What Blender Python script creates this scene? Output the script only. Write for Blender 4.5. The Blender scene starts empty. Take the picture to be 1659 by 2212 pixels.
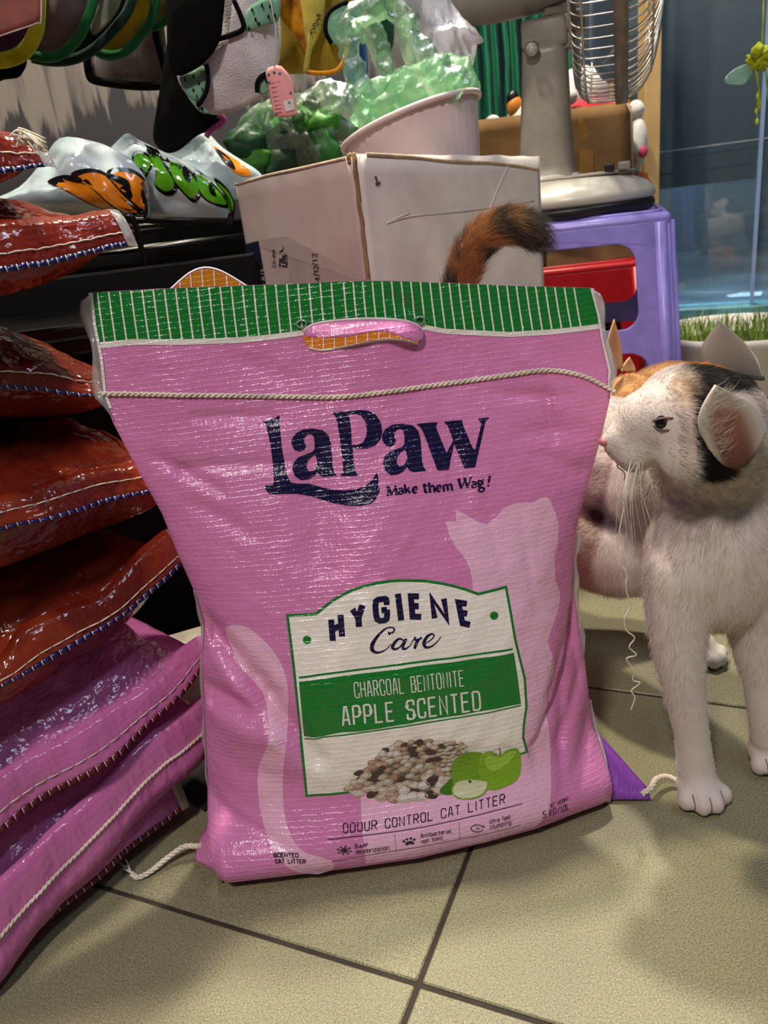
import bpy, bmesh, math, random
import numpy as np
from mathutils import Vector, Matrix, Euler, noise as mnoise
from mathutils.geometry import tessellate_polygon

random.seed(11); rng = np.random.default_rng(11)
C = bpy.context.scene.collection
SC = bpy.context.scene

# ------------------------------------------------------------------ camera
PITCH, ROLL, EYE = math.radians(21.67), math.radians(7.10), .54
fwd = Vector((0, math.cos(PITCH), -math.sin(PITCH)))
r0 = Vector((1, 0, 0)); u0 = r0.cross(fwd)
rgt = r0*math.cos(ROLL)-u0*math.sin(ROLL); upv = u0*math.cos(ROLL)+r0*math.sin(ROLL)
cd = bpy.data.cameras.new('camera'); cam = bpy.data.objects.new('camera', cd); C.objects.link(cam)
m = Matrix((rgt, upv, -fwd)).transposed().to_4x4(); m.translation = (0, 0, EYE); cam.matrix_world = m
cd.sensor_fit = 'VERTICAL'; cd.sensor_height = 24; cd.sensor_width = 18
cd.lens = 24*1661/2212
cd.clip_start = .02; cd.clip_end = 60
cd.dof.use_dof = True; cd.dof.focus_distance = .64; cd.dof.aperture_fstop = 8.0
SC.camera = cam

# ------------------------------------------------------------------ light
w = bpy.data.worlds.new('world'); SC.world = w; w.use_nodes = True
w.node_tree.nodes['Background'].inputs[0].default_value = (.76, .82, 1, 1)
w.node_tree.nodes['Background'].inputs[1].default_value = .08

def lamp(name, loc, target, size, power, col, sy=None):
    l = bpy.data.lights.new(name, 'AREA'); l.size = size; l.energy = power; l.color = col
    if sy: l.shape = 'RECTANGLE'; l.size_y = sy
    o = bpy.data.objects.new(name, l); C.objects.link(o); o.location = loc
    o.rotation_euler = (Vector(target)-Vector(loc)).to_track_quat('-Z', 'Y').to_euler()
    return o
lamp('ceiling_lamp_warm', (-.30, 1.28, 2.5), (-.05, .5, 0), .11, 50, (1, .90, .68))
lamp('ceiling_lamp_right', (.42, 1.55, 2.5), (.1, .5, 0), .11, 46, (1, .90, .74))
lamp('shop_lamp_front', (-.60, -.85, 2.3), (0, .55, .25), .24, 34, (1, .90, .82))
lamp('ceiling_tube_cool', (1.1, .25, 2.4), (.1, .6, .25), .9, 9, (.70, .82, 1), .07)
lamp('street_lamp_cool', (1.3, 4.2, 2.6), (1.1, 2.2, .5), .8, 22, (.62, .80, 1))
lamp('film_glow_light', (.98, 3.0, 1.35), (.86, 2.15, .92), .35, 50, (.55, .82, 1))  # added light, out of view, that makes the frosted film glow
SC.view_settings.view_transform = 'Standard'; SC.view_settings.look = 'None'
SC.view_settings.exposure = -.02; SC.view_settings.gamma = 1; SC.view_settings.use_curve_mapping = False

# ------------------------------------------------------------------ materials
def srgb(*c):
    return tuple(((v/255)/12.92 if v/255 <= .04045 else ((v/255+.055)/1.055)**2.4) for v in c)+(1,)
MATS = {}
def nodes_of(name):
    mt = bpy.data.materials.new(name); mt.use_nodes = True
    nt = mt.node_tree; return mt, nt, nt.nodes['Principled BSDF']
def N(nt, kind, **kw):
    n = nt.nodes.new(kind)
    for k, v in kw.items():
        if k in n.inputs: n.inputs[k].default_value = v
        else: setattr(n, k, v)
    return n
def mat(name, col, rough=.5, metal=0, var=.12, vscale=40, bump=0, bscale=200, coat=0, spec=.5, col2=None, vdetail=3, trans=0, alpha=1, sheen=0):
    """principled surface with mottled colour and fine relief"""
    if name in MATS: return MATS[name]
    mt, nt, p = nodes_of(name)
    if len(col) == 3: col = tuple(col)+(1,)
    p.inputs['Roughness'].default_value = rough; p.inputs['Metallic'].default_value = metal
    p.inputs['Specular IOR Level'].default_value = spec
    p.inputs['Coat Weight'].default_value = coat; p.inputs['Coat Roughness'].default_value = .08
    p.inputs['Transmission Weight'].default_value = trans; p.inputs['Alpha'].default_value = alpha
    p.inputs['Sheen Weight'].default_value = sheen
    tc = N(nt, 'ShaderNodeTexCoord')
    nz = N(nt, 'ShaderNodeTexNoise', Scale=vscale, Detail=vdetail); nt.links.new(tc.outputs['Object'], nz.inputs['Vector'])
    mx = N(nt, 'ShaderNodeMix', data_type='RGBA')
    b = col2 if col2 else tuple(max(0, c*(1-var*2)) for c in col[:3])+(1,)
    a = col if col2 else tuple(min(1, c*(1+var)) for c in col[:3])+(1,)
    mx.inputs[6].default_value = a; mx.inputs[7].default_value = b
    rp = N(nt, 'ShaderNodeMapRange'); rp.inputs[1].default_value = .35; rp.inputs[2].default_value = .65
    nt.links.new(nz.outputs['Fac'], rp.inputs[0]); nt.links.new(rp.outputs[0], mx.inputs[0])
    nt.links.new(mx.outputs[2], p.inputs['Base Color'])
    if bump:
        n2 = N(nt, 'ShaderNodeTexNoise', Scale=bscale, Detail=4); nt.links.new(tc.outputs['Object'], n2.inputs['Vector'])
        bp = N(nt, 'ShaderNodeBump', Strength=bump, Distance=.002); nt.links.new(n2.outputs['Fac'], bp.inputs['Height'])
        nt.links.new(bp.outputs['Normal'], p.inputs['Normal'])
    MATS[name] = mt; return mt

def laminate(name, col, rough=.24, weave=1.0, crease=1.0, col2=None, csc=60, cdet=5):
    """woven plastic under a glossy film; UV is in metres along the cloth"""
    if name in MATS: return MATS[name]
    mt, nt, p = nodes_of(name)
    if len(col) == 3: col = tuple(col)+(1,)
    p.inputs['Roughness'].default_value = rough; p.inputs['Specular IOR Level'].default_value = .55
    uv = N(nt, 'ShaderNodeUVMap')
    sx = N(nt, 'ShaderNodeSeparateXYZ'); nt.links.new(uv.outputs[0], sx.inputs[0])
    jit = N(nt, 'ShaderNodeTexNoise', Scale=90, Detail=2); nt.links.new(uv.outputs[0], jit.inputs['Vector'])
    def wave(sock, period, amp):
        a = N(nt, 'ShaderNodeMath', operation='MULTIPLY_ADD'); nt.links.new(jit.outputs['Fac'], a.inputs[0]); a.inputs[1].default_value = amp
        nt.links.new(sock, a.inputs[2])
        b = N(nt, 'ShaderNodeMath', operation='MULTIPLY'); b.inputs[1].default_value = 2*math.pi/period; nt.links.new(a.outputs[0], b.inputs[0])
        c = N(nt, 'ShaderNodeMath', operation='SINE'); nt.links.new(b.outputs[0], c.inputs[0])
        d = N(nt, 'ShaderNodeMath', operation='POWER'); d.inputs[1].default_value = 2
        e = N(nt, 'ShaderNodeMath', operation='ABSOLUTE'); nt.links.new(c.outputs[0], e.inputs[0]); nt.links.new(e.outputs[0], d.inputs[0])
        d.inputs[1].default_value = 12
        return d.outputs[0]
    hz = wave(sx.outputs[1], .0088, .0026); vt = wave(sx.outputs[0], .0074, .0024)
    nz = N(nt, 'ShaderNodeTexNoise', Scale=330, Detail=2); nt.links.new(uv.outputs[0], nz.inputs['Vector'])
    big = N(nt, 'ShaderNodeTexNoise', Scale=csc, Detail=cdet, Roughness=.62); nt.links.new(uv.outputs[0], big.inputs['Vector'])
    s1 = N(nt, 'ShaderNodeMath', operation='MULTIPLY_ADD'); nt.links.new(vt, s1.inputs[0]); s1.inputs[1].default_value = .3; nt.links.new(hz, s1.inputs[2])
    s2 = N(nt, 'ShaderNodeMath', operation='MULTIPLY_ADD'); nt.links.new(nz.outputs['Fac'], s2.inputs[0]); s2.inputs[1].default_value = 1.3; nt.links.new(s1.outputs[0], s2.inputs[2])
    b1 = N(nt, 'ShaderNodeBump', Strength=.36*weave, Distance=.0006); nt.links.new(s2.outputs[0], b1.inputs['Height'])
    b2 = N(nt, 'ShaderNodeBump', Strength=.40*crease, Distance=.006*60/csc); nt.links.new(big.outputs['Fac'], b2.inputs['Height']); nt.links.new(b1.outputs['Normal'], b2.inputs['Normal'])
    nt.links.new(b2.outputs['Normal'], p.inputs['Normal'])
    mx = N(nt, 'ShaderNodeMix', data_type='RGBA'); mx.inputs[6].default_value = col
    mx.inputs[7].default_value = col2 if col2 else tuple(min(1, c*1.12+.02) for c in col[:3])+(1,)
    mm = N(nt, 'ShaderNodeMath', operation='MULTIPLY'); mm.inputs[1].default_value = .45 if not col2 else 1.0
    if col2:
        bl = N(nt, 'ShaderNodeTexNoise', Scale=9, Detail=2); nt.links.new(uv.outputs[0], bl.inputs['Vector'])
        rp = N(nt, 'ShaderNodeMapRange'); rp.inputs[1].default_value = .48; rp.inputs[2].default_value = .53; nt.links.new(bl.outputs['Fac'], rp.inputs[0]); nt.links.new(rp.outputs[0], mm.inputs[0])
    else: nt.links.new(hz, mm.inputs[0])
    nt.links.new(mm.outputs[0], mx.inputs[0]); nt.links.new(mx.outputs[2], p.inputs['Base Color'])
    MATS[name] = mt; return mt

def film(name, tint=(.9, .9, .9), clear=.7, body=(.8, .8, .8), gloss=.14, rough=.12, bump=.5, bscale=70):
    """thin crinkled plastic film: see-through, a little milky, shiny"""
    if name in MATS: return MATS[name]
    mt = bpy.data.materials.new(name); mt.use_nodes = True; nt = mt.node_tree
    nt.nodes.remove(nt.nodes['Principled BSDF']); out = nt.nodes['Material Output']
    tc = N(nt, 'ShaderNodeTexCoord'); nz = N(nt, 'ShaderNodeTexNoise', Scale=bscale, Detail=5, Roughness=.6)
    nt.links.new(tc.outputs['Object'], nz.inputs['Vector'])
    bp = N(nt, 'ShaderNodeBump', Strength=bump, Distance=.006); nt.links.new(nz.outputs['Fac'], bp.inputs['Height'])
    tr = N(nt, 'ShaderNodeBsdfTransparent', Color=tuple(tint)+(1,))
    df = N(nt, 'ShaderNodeBsdfDiffuse', Color=tuple(body)+(1,)); tl = N(nt, 'ShaderNodeBsdfTranslucent', Color=tuple(body)+(1,))
    gl = N(nt, 'ShaderNodeBsdfGlossy', Color=(1, 1, 1, 1), Roughness=rough)
    for s in (df, gl): nt.links.new(bp.outputs['Normal'], s.inputs['Normal'])
    m0 = N(nt, 'ShaderNodeMixShader', Fac=.5); nt.links.new(df.outputs[0], m0.inputs[1]); nt.links.new(tl.outputs[0], m0.inputs[2])
    m1 = N(nt, 'ShaderNodeMixShader', Fac=clear); nt.links.new(m0.outputs[0], m1.inputs[1]); nt.links.new(tr.outputs[0], m1.inputs[2])
    fr = N(nt, 'ShaderNodeFresnel', IOR=1.5); nt.links.new(bp.outputs['Normal'], fr.inputs['Normal'])
    ad = N(nt, 'ShaderNodeMath', operation='MULTIPLY_ADD'); nt.links.new(fr.outputs[0], ad.inputs[0]); ad.inputs[1].default_value = .6; ad.inputs[2].default_value = gloss-.03; ad.use_clamp = True
    m2 = N(nt, 'ShaderNodeMixShader'); nt.links.new(ad.outputs[0], m2.inputs[0]); nt.links.new(m1.outputs[0], m2.inputs[1]); nt.links.new(gl.outputs[0], m2.inputs[2])
    nt.links.new(m2.outputs[0], out.inputs[0])
    MATS[name] = mt; return mt

# ------------------------------------------------------------------ object helpers
def link(o, parent=None):
    C.objects.link(o)
    if parent: o.parent = parent
    return o
def thing(name, label, cat, loc=(0, 0, 0), rot=(0, 0, 0), group=None):
    o = bpy.data.objects.new(name, None); o.empty_display_size = .03; C.objects.link(o)
    o.location = loc; o.rotation_euler = rot; o['label'] = label; o['category'] = cat
    if group: o['group'] = group
    return o
def tag(o, label, cat, group=None):
    o['label'] = label; o['category'] = cat
    if group: o['group'] = group
    return o
def struct(o): o['kind'] = 'structure'; return o
def mesh(name, V, F, m, parent=None, smooth=True, uv=None, mats=None, fm=None):
    me = bpy.data.meshes.new(name); me.from_pydata([tuple(map(float, v)) for v in V], [], [tuple(map(int, f)) for f in F])
    if smooth: me.polygons.foreach_set('use_smooth', [True]*len(me.polygons))
    for q in (mats or [m]): me.materials.append(q)
    if fm is not None: me.polygons.foreach_set('material_index', list(map(int, fm)))
    if uv is not None:
        ul = me.uv_layers.new(name='UVMap'); idx = np.empty(len(me.loops), int); me.loops.foreach_get('vertex_index', idx)
        ul.data.foreach_set('uv', np.asarray(uv, np.float32)[idx].ravel())
    me.update(); return link(bpy.data.objects.new(name, me), parent)
def frombm(name, bm, m, parent=None, smooth=False, mats=None):
    me = bpy.data.meshes.new(name); bm.to_mesh(me); bm.free()
    for q in (mats or [m]): me.materials.append(q)
    if smooth: me.polygons.foreach_set('use_smooth', [True]*len(me.polygons))
    return link(bpy.data.objects.new(name, me), parent)
def gridF(nr, nc, closed=False):
    F = []
    for i in range(nr-1):
        for j in range(nc if closed else nc-1):
            k = (j+1) % nc
            F.append((i*nc+j, i*nc+k, (i+1)*nc+k, (i+1)*nc+j))
    return F
def grid(name, P, m, parent=None, closed=False, uv=None, solid=0, **kw):
    P = np.asarray(P, float); nr, nc = P.shape[:2]
    o = mesh(name, P.reshape(-1, 3), gridF(nr, nc, closed), m, parent, uv=None if uv is None else np.asarray(uv).reshape(-1, 2), **kw)
    if solid:
        md = o.modifiers.new('thickness', 'SOLIDIFY'); md.thickness = solid; md.offset = 0
    return o
def frames(P):
    P = np.asarray(P, float); T = np.gradient(P, axis=0); T /= np.linalg.norm(T, axis=1, keepdims=True)+1e-12
    a = np.array([0, 0, 1.]) if abs(T[0][2]) < .9 else np.array([1., 0, 0])
    n = np.cross(T[0], a); n /= np.linalg.norm(n); Ns = []
    for t in T:
        n = n-t*(n@t); n /= np.linalg.norm(n)+1e-12; Ns.append(n)
    Ns = np.array(Ns); return T, Ns, np.cross(T, Ns)
def tubeVF(P, r, seg=8, caps=True, flat=1.0):
    P = np.asarray(P, float); n = len(P); r = np.broadcast_to(np.asarray(r, float), (n,))
    T, A, B = frames(P); a = np.arange(seg)/seg*2*np.pi
    V = (P[:, None]+r[:, None, None]*(np.cos(a)[None, :, None]*A[:, None]+flat*np.sin(a)[None, :, None]*B[:, None])).reshape(-1, 3)
    F = gridF(n, seg, True)
    if caps: F += [tuple(range(seg))[::-1], tuple(range((n-1)*seg, n*seg))]
    return V, F
def merge(parts):
    V, F, k = [], [], 0
    for v, f in parts:
        V.append(np.asarray(v, float)); F += [tuple(i+k for i in q) for q in f]; k += len(v)
    return np.concatenate(V), F
def tube(name, P, r, m, parent=None, seg=8, **kw):
    V, F = tubeVF(P, r, seg, **kw); return mesh(name, V, F, m, parent)
def spline(P, n=8, closed=False):
    P = np.asarray(P, float); k = len(P); o = []
    for i in range(k if closed else k-1):
        a, b, c, d = [P[(i+q) % k] if closed else P[min(max(i+q, 0), k-1)] for q in (-1, 0, 1, 2)]
        for q in np.arange(n)/n: o.append(.5*(2*b+(c-a)*q+(2*a-5*b+4*c-d)*q*q+(3*b-a-3*c+d)*q**3))
    if not closed: o.append(P[-1])
    return np.array(o)
def latheVF(prof, seg=40, flute=None):
    V = []; 
    for r, z in prof:
        for k in range(seg):
            a = k/seg*2*math.pi; q = r*(1+(flute[0]*math.cos(flute[1]*a) if flute and z > flute[2] and z < flute[3] else 0))
            V.append((q*math.cos(a), q*math.sin(a), z))
    return np.array(V), gridF(len(prof), seg, True)
def lathe(name, prof, m, parent=None, seg=40, **kw):
    V, F = latheVF(prof, seg, **kw); return mesh(name, V, F, m, parent)
def boxbm(sx, sy, sz, bev=.003, seg=2, loc=(0, 0, 0), rot=None, bm=None):
    b2 = bmesh.new(); bmesh.ops.create_cube(b2, size=1); bmesh.ops.scale(b2, vec=(sx, sy, sz), verts=b2.verts)
    if bev: bmesh.ops.bevel(b2, geom=b2.edges[:], offset=bev, segments=seg, profile=.5, affect='EDGES')
    M = Matrix.Translation(loc) @ (Euler(rot).to_matrix().to_4x4() if rot else Matrix())
    bmesh.ops.transform(b2, matrix=M, verts=b2.verts)
    if bm is None: return b2
    me = bpy.data.meshes.new('t'); b2.to_mesh(me); b2.free(); bm.from_mesh(me); bpy.data.meshes.remove(me); return bm
def box(name, size, loc, m, parent=None, bev=.003, seg=2, rot=None, smooth=False):
    o = frombm(name, boxbm(*size, bev=bev, seg=seg), m, parent, smooth); o.location = loc
    if rot: o.rotation_euler = rot
    return o
def blobVF(c, r, rot=None, sub=3, rough=0, fr=20):
    b = bmesh.new(); bmesh.ops.create_icosphere(b, subdivisions=sub, radius=1)
    V = np.array([v.co[:] for v in b.verts]); F = [tuple(v.index for v in f.verts) for f in b.faces]; b.free()
    if rough: V = V*(1+rough*np.array([mnoise.noise(Vector(v*fr)+Vector(c)*31) for v in V]))[:, None]
    V = V*np.broadcast_to(np.array(r, float), (3,))
    if rot is not None: V = V @ np.array(rot).T
    return V+np.array(c, float), F
def fbm(P, sc, seed=0, oct=4):
    return np.array([mnoise.fractal(Vector(p)*sc+Vector((seed, seed*1.7, -seed)), 1.0, 2.0, oct) for p in np.asarray(P).reshape(-1, 3)])
# ------------------------------------------------------------------ the setting
TA = np.array([math.cos(math.radians(-25.27)), math.sin(math.radians(-25.27))]); TB = np.array([-TA[1], TA[0]])
P1 = np.array([-.018, .4035]); TS = .4004
tyaw = math.radians(-25.27)
floor = struct(box('floor', (9, 9, .05), (0, 0, -.027), mat('grout', srgb(52, 42, 36), .8, bump=.3), bev=0, rot=(0, 0, tyaw)))
def tile_mat():
    mt, nt, p = nodes_of('speckled_tile')
    tc = N(nt, 'ShaderNodeTexCoord'); geo = N(nt, 'ShaderNodeNewGeometry')
    n1 = N(nt, 'ShaderNodeTexNoise', Scale=700, Detail=3, Roughness=.7); nt.links.new(geo.outputs['Position'], n1.inputs['Vector'])
    n2 = N(nt, 'ShaderNodeTexNoise', Scale=9, Detail=4); nt.links.new(geo.outputs['Position'], n2.inputs['Vector'])
    r = N(nt, 'ShaderNodeValToRGB'); r.color_ramp.elements[0].position = .33; r.color_ramp.elements[1].position = .68
    r.color_ramp.elements[0].color = srgb(92, 91, 67); r.color_ramp.elements[1].color = srgb(170, 164, 131)
    nt.links.new(n1.outputs['Fac'], r.inputs[0])
    mx = N(nt, 'ShaderNodeMix', data_type='RGBA', blend_type='MULTIPLY'); mx.inputs[0].default_value = .5
    r2 = N(nt, 'ShaderNodeValToRGB'); r2.color_ramp.elements[0].color = (.72, .72, .68, 1); r2.color_ramp.elements[1].color = (1, 1, 1, 1)
    r2.color_ramp.elements[0].position = .3; r2.color_ramp.elements[1].position = .6
    nt.links.new(n2.outputs['Fac'], r2.inputs[0]); nt.links.new(r.outputs[0], mx.inputs[6]); nt.links.new(r2.outputs[0], mx.inputs[7])
    nt.links.new(mx.outputs[2], p.inputs['Base Color']); p.inputs['Roughness'].default_value = .5
    bp = N(nt, 'ShaderNodeBump', Strength=.25, Distance=.0006); nt.links.new(n1.outputs['Fac'], bp.inputs['Height']); nt.links.new(bp.outputs['Normal'], p.inputs['Normal'])
    return mt
tm = tile_mat(); tme = None
for i in range(-4, 6):
    for j in range(-4, 6):
        c = P1+TA*TS*(i+.5)+TB*TS*(j+.5)
        if c[1] > 3.1 or abs(c[0]) > 2.4: continue
        if tme is None:
            bm = boxbm(TS-.0042, TS-.0042, .012, bev=.0012, seg=1); tme = bpy.data.meshes.new('tile'); bm.to_mesh(tme); bm.free(); tme.materials.append(tm)
        o = bpy.data.objects.new('tile', tme); link(o, floor)
        R = Matrix.Rotation(-tyaw, 4, 'Z'); o.location = (R @ Vector((c[0], c[1], 0)))+Vector((0, 0, .021-.0002*((i*3+j) % 2)))
# specks of dirt and litter on the floor
for (x, y, s, lb) in ((-.128, .378, .0022, 'dark oval crumb on the floor tile in front of the pink bag'), (-.24, .305, .0015, 'tiny black speck on the floor tile beside the lowest pink sack'), (.29, .44, .0018, 'small reddish brown crumb on the floor tile in front of the cat')):
    V, F = blobVF((x, y, .0008), (s, s*.7, .0008), sub=1); tag(mesh('dirt_speck', V, F, mat('dirt', srgb(40, 28, 20), .9)), lb, 'crumb')

# painted wall behind the hanging clothes: grey below, pale brush strokes running down from above
def mural():
    mt, nt, p = nodes_of('brushed_wall_paint')
    tc = N(nt, 'ShaderNodeNewGeometry'); sx = N(nt, 'ShaderNodeSeparateXYZ'); nt.links.new(tc.outputs['Position'], sx.inputs[0])
    mp = N(nt, 'ShaderNodeMapping'); mp.inputs['Scale'].default_value = (16, 1, 1.6); nt.links.new(tc.outputs['Position'], mp.inputs['Vector'])
    nz = N(nt, 'ShaderNodeTexNoise', Scale=1.6, Detail=4, Roughness=.6); nt.links.new(mp.outputs[0], nz.inputs['Vector'])
    a = N(nt, 'ShaderNodeMath', operation='MULTIPLY_ADD'); nt.links.new(nz.outputs['Fac'], a.inputs[0]); a.inputs[1].default_value = .34; nt.links.new(sx.outputs[2], a.inputs[2])
    r = N(nt, 'ShaderNodeMapRange'); r.inputs[1].default_value = .925; r.inputs[2].default_value = .945; nt.links.new(a.outputs[0], r.inputs[0])
    mp2 = N(nt, 'ShaderNodeMapping'); mp2.inputs['Scale'].default_value = (28, 1, 2.2); nt.links.new(tc.outputs['Position'], mp2.inputs['Vector'])
    n2 = N(nt, 'ShaderNodeTexNoise', Scale=1.5, Detail=3); nt.links.new(mp2.outputs[0], n2.inputs['Vector'])
    cr = N(nt, 'ShaderNodeMix', data_type='RGBA'); cr.inputs[6].default_value = srgb(150, 140, 131); cr.inputs[7].default_value = srgb(104, 97, 94)
    r2 = N(nt, 'ShaderNodeMapRange'); r2.inputs[1].default_value = .45; r2.inputs[2].default_value = .62; nt.links.new(n2.outputs['Fac'], r2.inputs[0]); nt.links.new(r2.outputs[0], cr.inputs[0])
    mx = N(nt, 'ShaderNodeMix', data_type='RGBA'); mx.inputs[6].default_value = srgb(66, 63, 66); nt.links.new(cr.outputs[2], mx.inputs[7]); nt.links.new(r.outputs[0], mx.inputs[0])
    nt.links.new(mx.outputs[2], p.inputs['Base Color']); p.inputs['Roughness'].default_value = .7
    return mt
struct(box('wall_back', (2.4, .06, 2.4), (-1.02, 1.72, 1.2), mural(), bev=0))
# shopfront glass, parallel to the tiles
G0 = np.array([.95, 2.0]); GD = TA; gyaw = tyaw
def gp(g, z, off=0): q = G0+GD*g+TB*off; return (q[0], q[1], z)
glassm = film('window_glass', (.90, .94, .97), .93, (.5, .6, .65), .06, .02, .02, 5)
frost = film('frosted_film', (.10, .15, .19), .18, (.06, .105, .135), .05, .35, .05, 30)
win = struct(thing('window_1', 'tall glass shopfront with frosted film', 'window')); del win['category'], win['label']
def slab(name, g0, g1, z0, z1, th, m, off=0, parent=win, bev=0):
    return box(name, (g1-g0, th, z1-z0), gp((g0+g1)/2, (z0+z1)/2, off), m, parent, bev=bev, rot=(0, 0, gyaw))
slab('pane', -1.3, .055, .2, 2.5, .008, glassm)
slab('pane', .05, 1.3, .2, 2.5, .008, glassm, off=-.03)
slab('pane_edge', .047, .056, .2, 2.5, .02, film('glass_edge', (.5, .6, .8), .2, (.45, .58, .85), .1, .1, .05), off=-.03)
slab('frosted_film', -1.3, .045, .495, 2.5, .0012, frost, off=-.007)
slab('frosted_film', .06, 1.3, .495, 2.5, .0012, frost, off=-.037)
slab('film_seam', -1.3, 1.3, .578, .581, .0006, mat('film_seam', srgb(120, 132, 140), .5), off=-.0385)
struct(slab('trim_1', -1.6, 1.6, 0, .2, .09, mat('teal_threshold', srgb(96, 150, 160), .35), parent=None, bev=.004))
# outside the glass
struct(box('floor_outside', (7, 5, .05), (2.2, 4.9, .06), mat('wet_paving', srgb(104, 118, 128), .35, vscale=3, var=.25, bump=.1, bscale=40), bev=0, rot=(0, 0, gyaw)))
struct(box('wall_outside', (9, .1, 3), (2.2, 6.6, 1.5), mat('dim_street_wall', srgb(66, 68, 74), .8, vscale=2, var=.3), bev=0, rot=(0, 0, gyaw)))
# ---- the litter bag's front sheet as a surface: s across (-1..1), t up (0..1) ----
BTH, BLN = math.radians(3), math.radians(8)
BU = np.array([math.cos(BTH), math.sin(BTH), 0.0])
BV = np.array([-math.sin(BTH)*math.sin(BLN), math.cos(BTH)*math.sin(BLN), math.cos(BLN)])
BN = np.cross(BU, BV)
BO = np.array([0, .578, 0])
EL = np.array([(-.0015,-.198),(.0371,-.1964),(.0848,-.1903),(.1446,-.1819),(.189,-.1755),(.221,-.168),(.2451,-.1696),(.2847,-.1782),
               (.3228,-.1846),(.3607,-.1965),(.4033,-.2087),(.4286,-.2128),(.4561,-.2099),(.4834,-.2095),(.5074,-.2069)])
ER = np.array([(.003,.1822),(.0345,.175),(.0793,.1712),(.1273,.1694),(.1649,.1659),(.2059,.1636),(.232,.1663),(.2656,.1728),(.2937,.1831),
               (.3369,.1983),(.3678,.2076),(.3911,.2106),(.4149,.2063),(.4381,.2038),(.4604,.1993)])
TOPV = np.array([(-1,.5074),(-.58,.5009),(-.2,.4942),(-.01,.4909),(.2,.4859),(.27,.4837),(.45,.478),(.64,.4714),(1,.4604)])
BOT = np.array([(-1,-0.1842,0.5153),(-0.93,-0.1749,0.5075),(-0.72,-0.1304,0.5071),(-0.37,-0.0658,0.5071),(-0.05,-0.0091,0.5084),(0.3,0.0530,0.5168),(0.58,0.1001,0.5253),(0.82,0.1410,0.5381),(0.95,0.1641,0.5446),(1,0.1748,0.5516)])
THK = np.array([(0,.05),(.04,.058),(.10,.064),(.17,.06),(.24,.046),(.30,.03),(.36,.015),(.40,.007),(.44,.004),(.52,.003)])
# creases: (u0,v0,u1,v1,half width,depth) ; negative depth is a valley
FOLDS = [(-.175,.238,-.118,.165,.010,-.013),(-.125,.172,-.085,.105,.009,-.012),(-.182,.168,-.13,.148,.009,-.010),(-.18,.146,-.10,.118,.013,.006),
         (-.192,.06,-.14,.035,.008,-.009),(-.145,.038,-.10,.012,.008,-.006),(-.165,.10,-.11,.085,.012,-.004),(-.155,.19,-.12,.13,.008,.003),
         (-.16,.36,-.05,.352,.006,-.003),(-.14,.40,-.08,.392,.005,-.003),(-.18,.372,-.13,.338,.006,-.0035),(-.155,.33,-.11,.30,.008,-.003),
         (-.045,.36,-.06,.27,.018,-.006),(.01,.33,-.02,.24,.03,.005),(.06,.36,.07,.29,.010,-.003),
         (.155,.185,.115,.10,.006,-.006),(.165,.13,.13,.07,.006,-.005),(.17,.09,.145,.035,.007,-.004),(.14,.13,.125,.03,.006,-.004),(.155,.06,.12,.02,.008,-.004),
         (.11,.385,.17,.375,.006,-.003),(.12,.35,.18,.345,.008,-.003),(.15,.395,.153,.34,.005,-.004),(.14,.33,.19,.30,.010,-.003),
         (-.1,.44,-.06,.42,.008,-.002),(-.02,.42,-.01,.36,.012,.003),(.03,.475,.055,.455,.004,-.003),(.14,.41,.16,.37,.009,.003),
         (-.035,.07,.045,.085,.014,-.003),(.0,.10,.03,.05,.01,-.003),(.085,.30,.095,.22,.006,-.002),(.115,.29,.118,.2,.004,-.0015)]

def _seg(u, v, f):
    u0,v0,u1,v1,w,d = f
    du, dv = u1-u0, v1-v0
    L2 = du*du+dv*dv
    k = np.clip(((u-u0)*du+(v-v0)*dv)/L2, 0, 1)
    r2 = (u-u0-k*du)**2+(v-v0-k*dv)**2
    return d*np.exp(-r2/(w*w))*(.55+.45*np.sin(np.pi*np.clip(k,0.02,.98)))

def crumple(u, v, a):
    o = np.zeros_like(u)
    for i,(fx,fy,ph,am) in enumerate([(31,47,.3,1),(-53,38,1.7,.8),(77,-61,2.2,.55),(22,95,4.1,.6),(-101,57,.9,.35),(140,88,3.3,.25),(-60,170,5.2,.22)]):
        q = np.sin(fx*u+fy*v+ph+1.3*np.sin(19*u-27*v+i))
        o = o+am*(1-2*np.abs(q))
    return a*o*.4

def bag_uv(s, t):
    vt = np.interp(s, TOPV[:,0], TOPV[:,1])
    v = t*vt
    vl, vr = t*.5074, t*.4604
    ul = np.interp(vl, EL[:,0], EL[:,1]); ur = np.interp(vr, ER[:,0], ER[:,1])
    return ul+(s+1)*.5*(ur-ul), v

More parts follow.
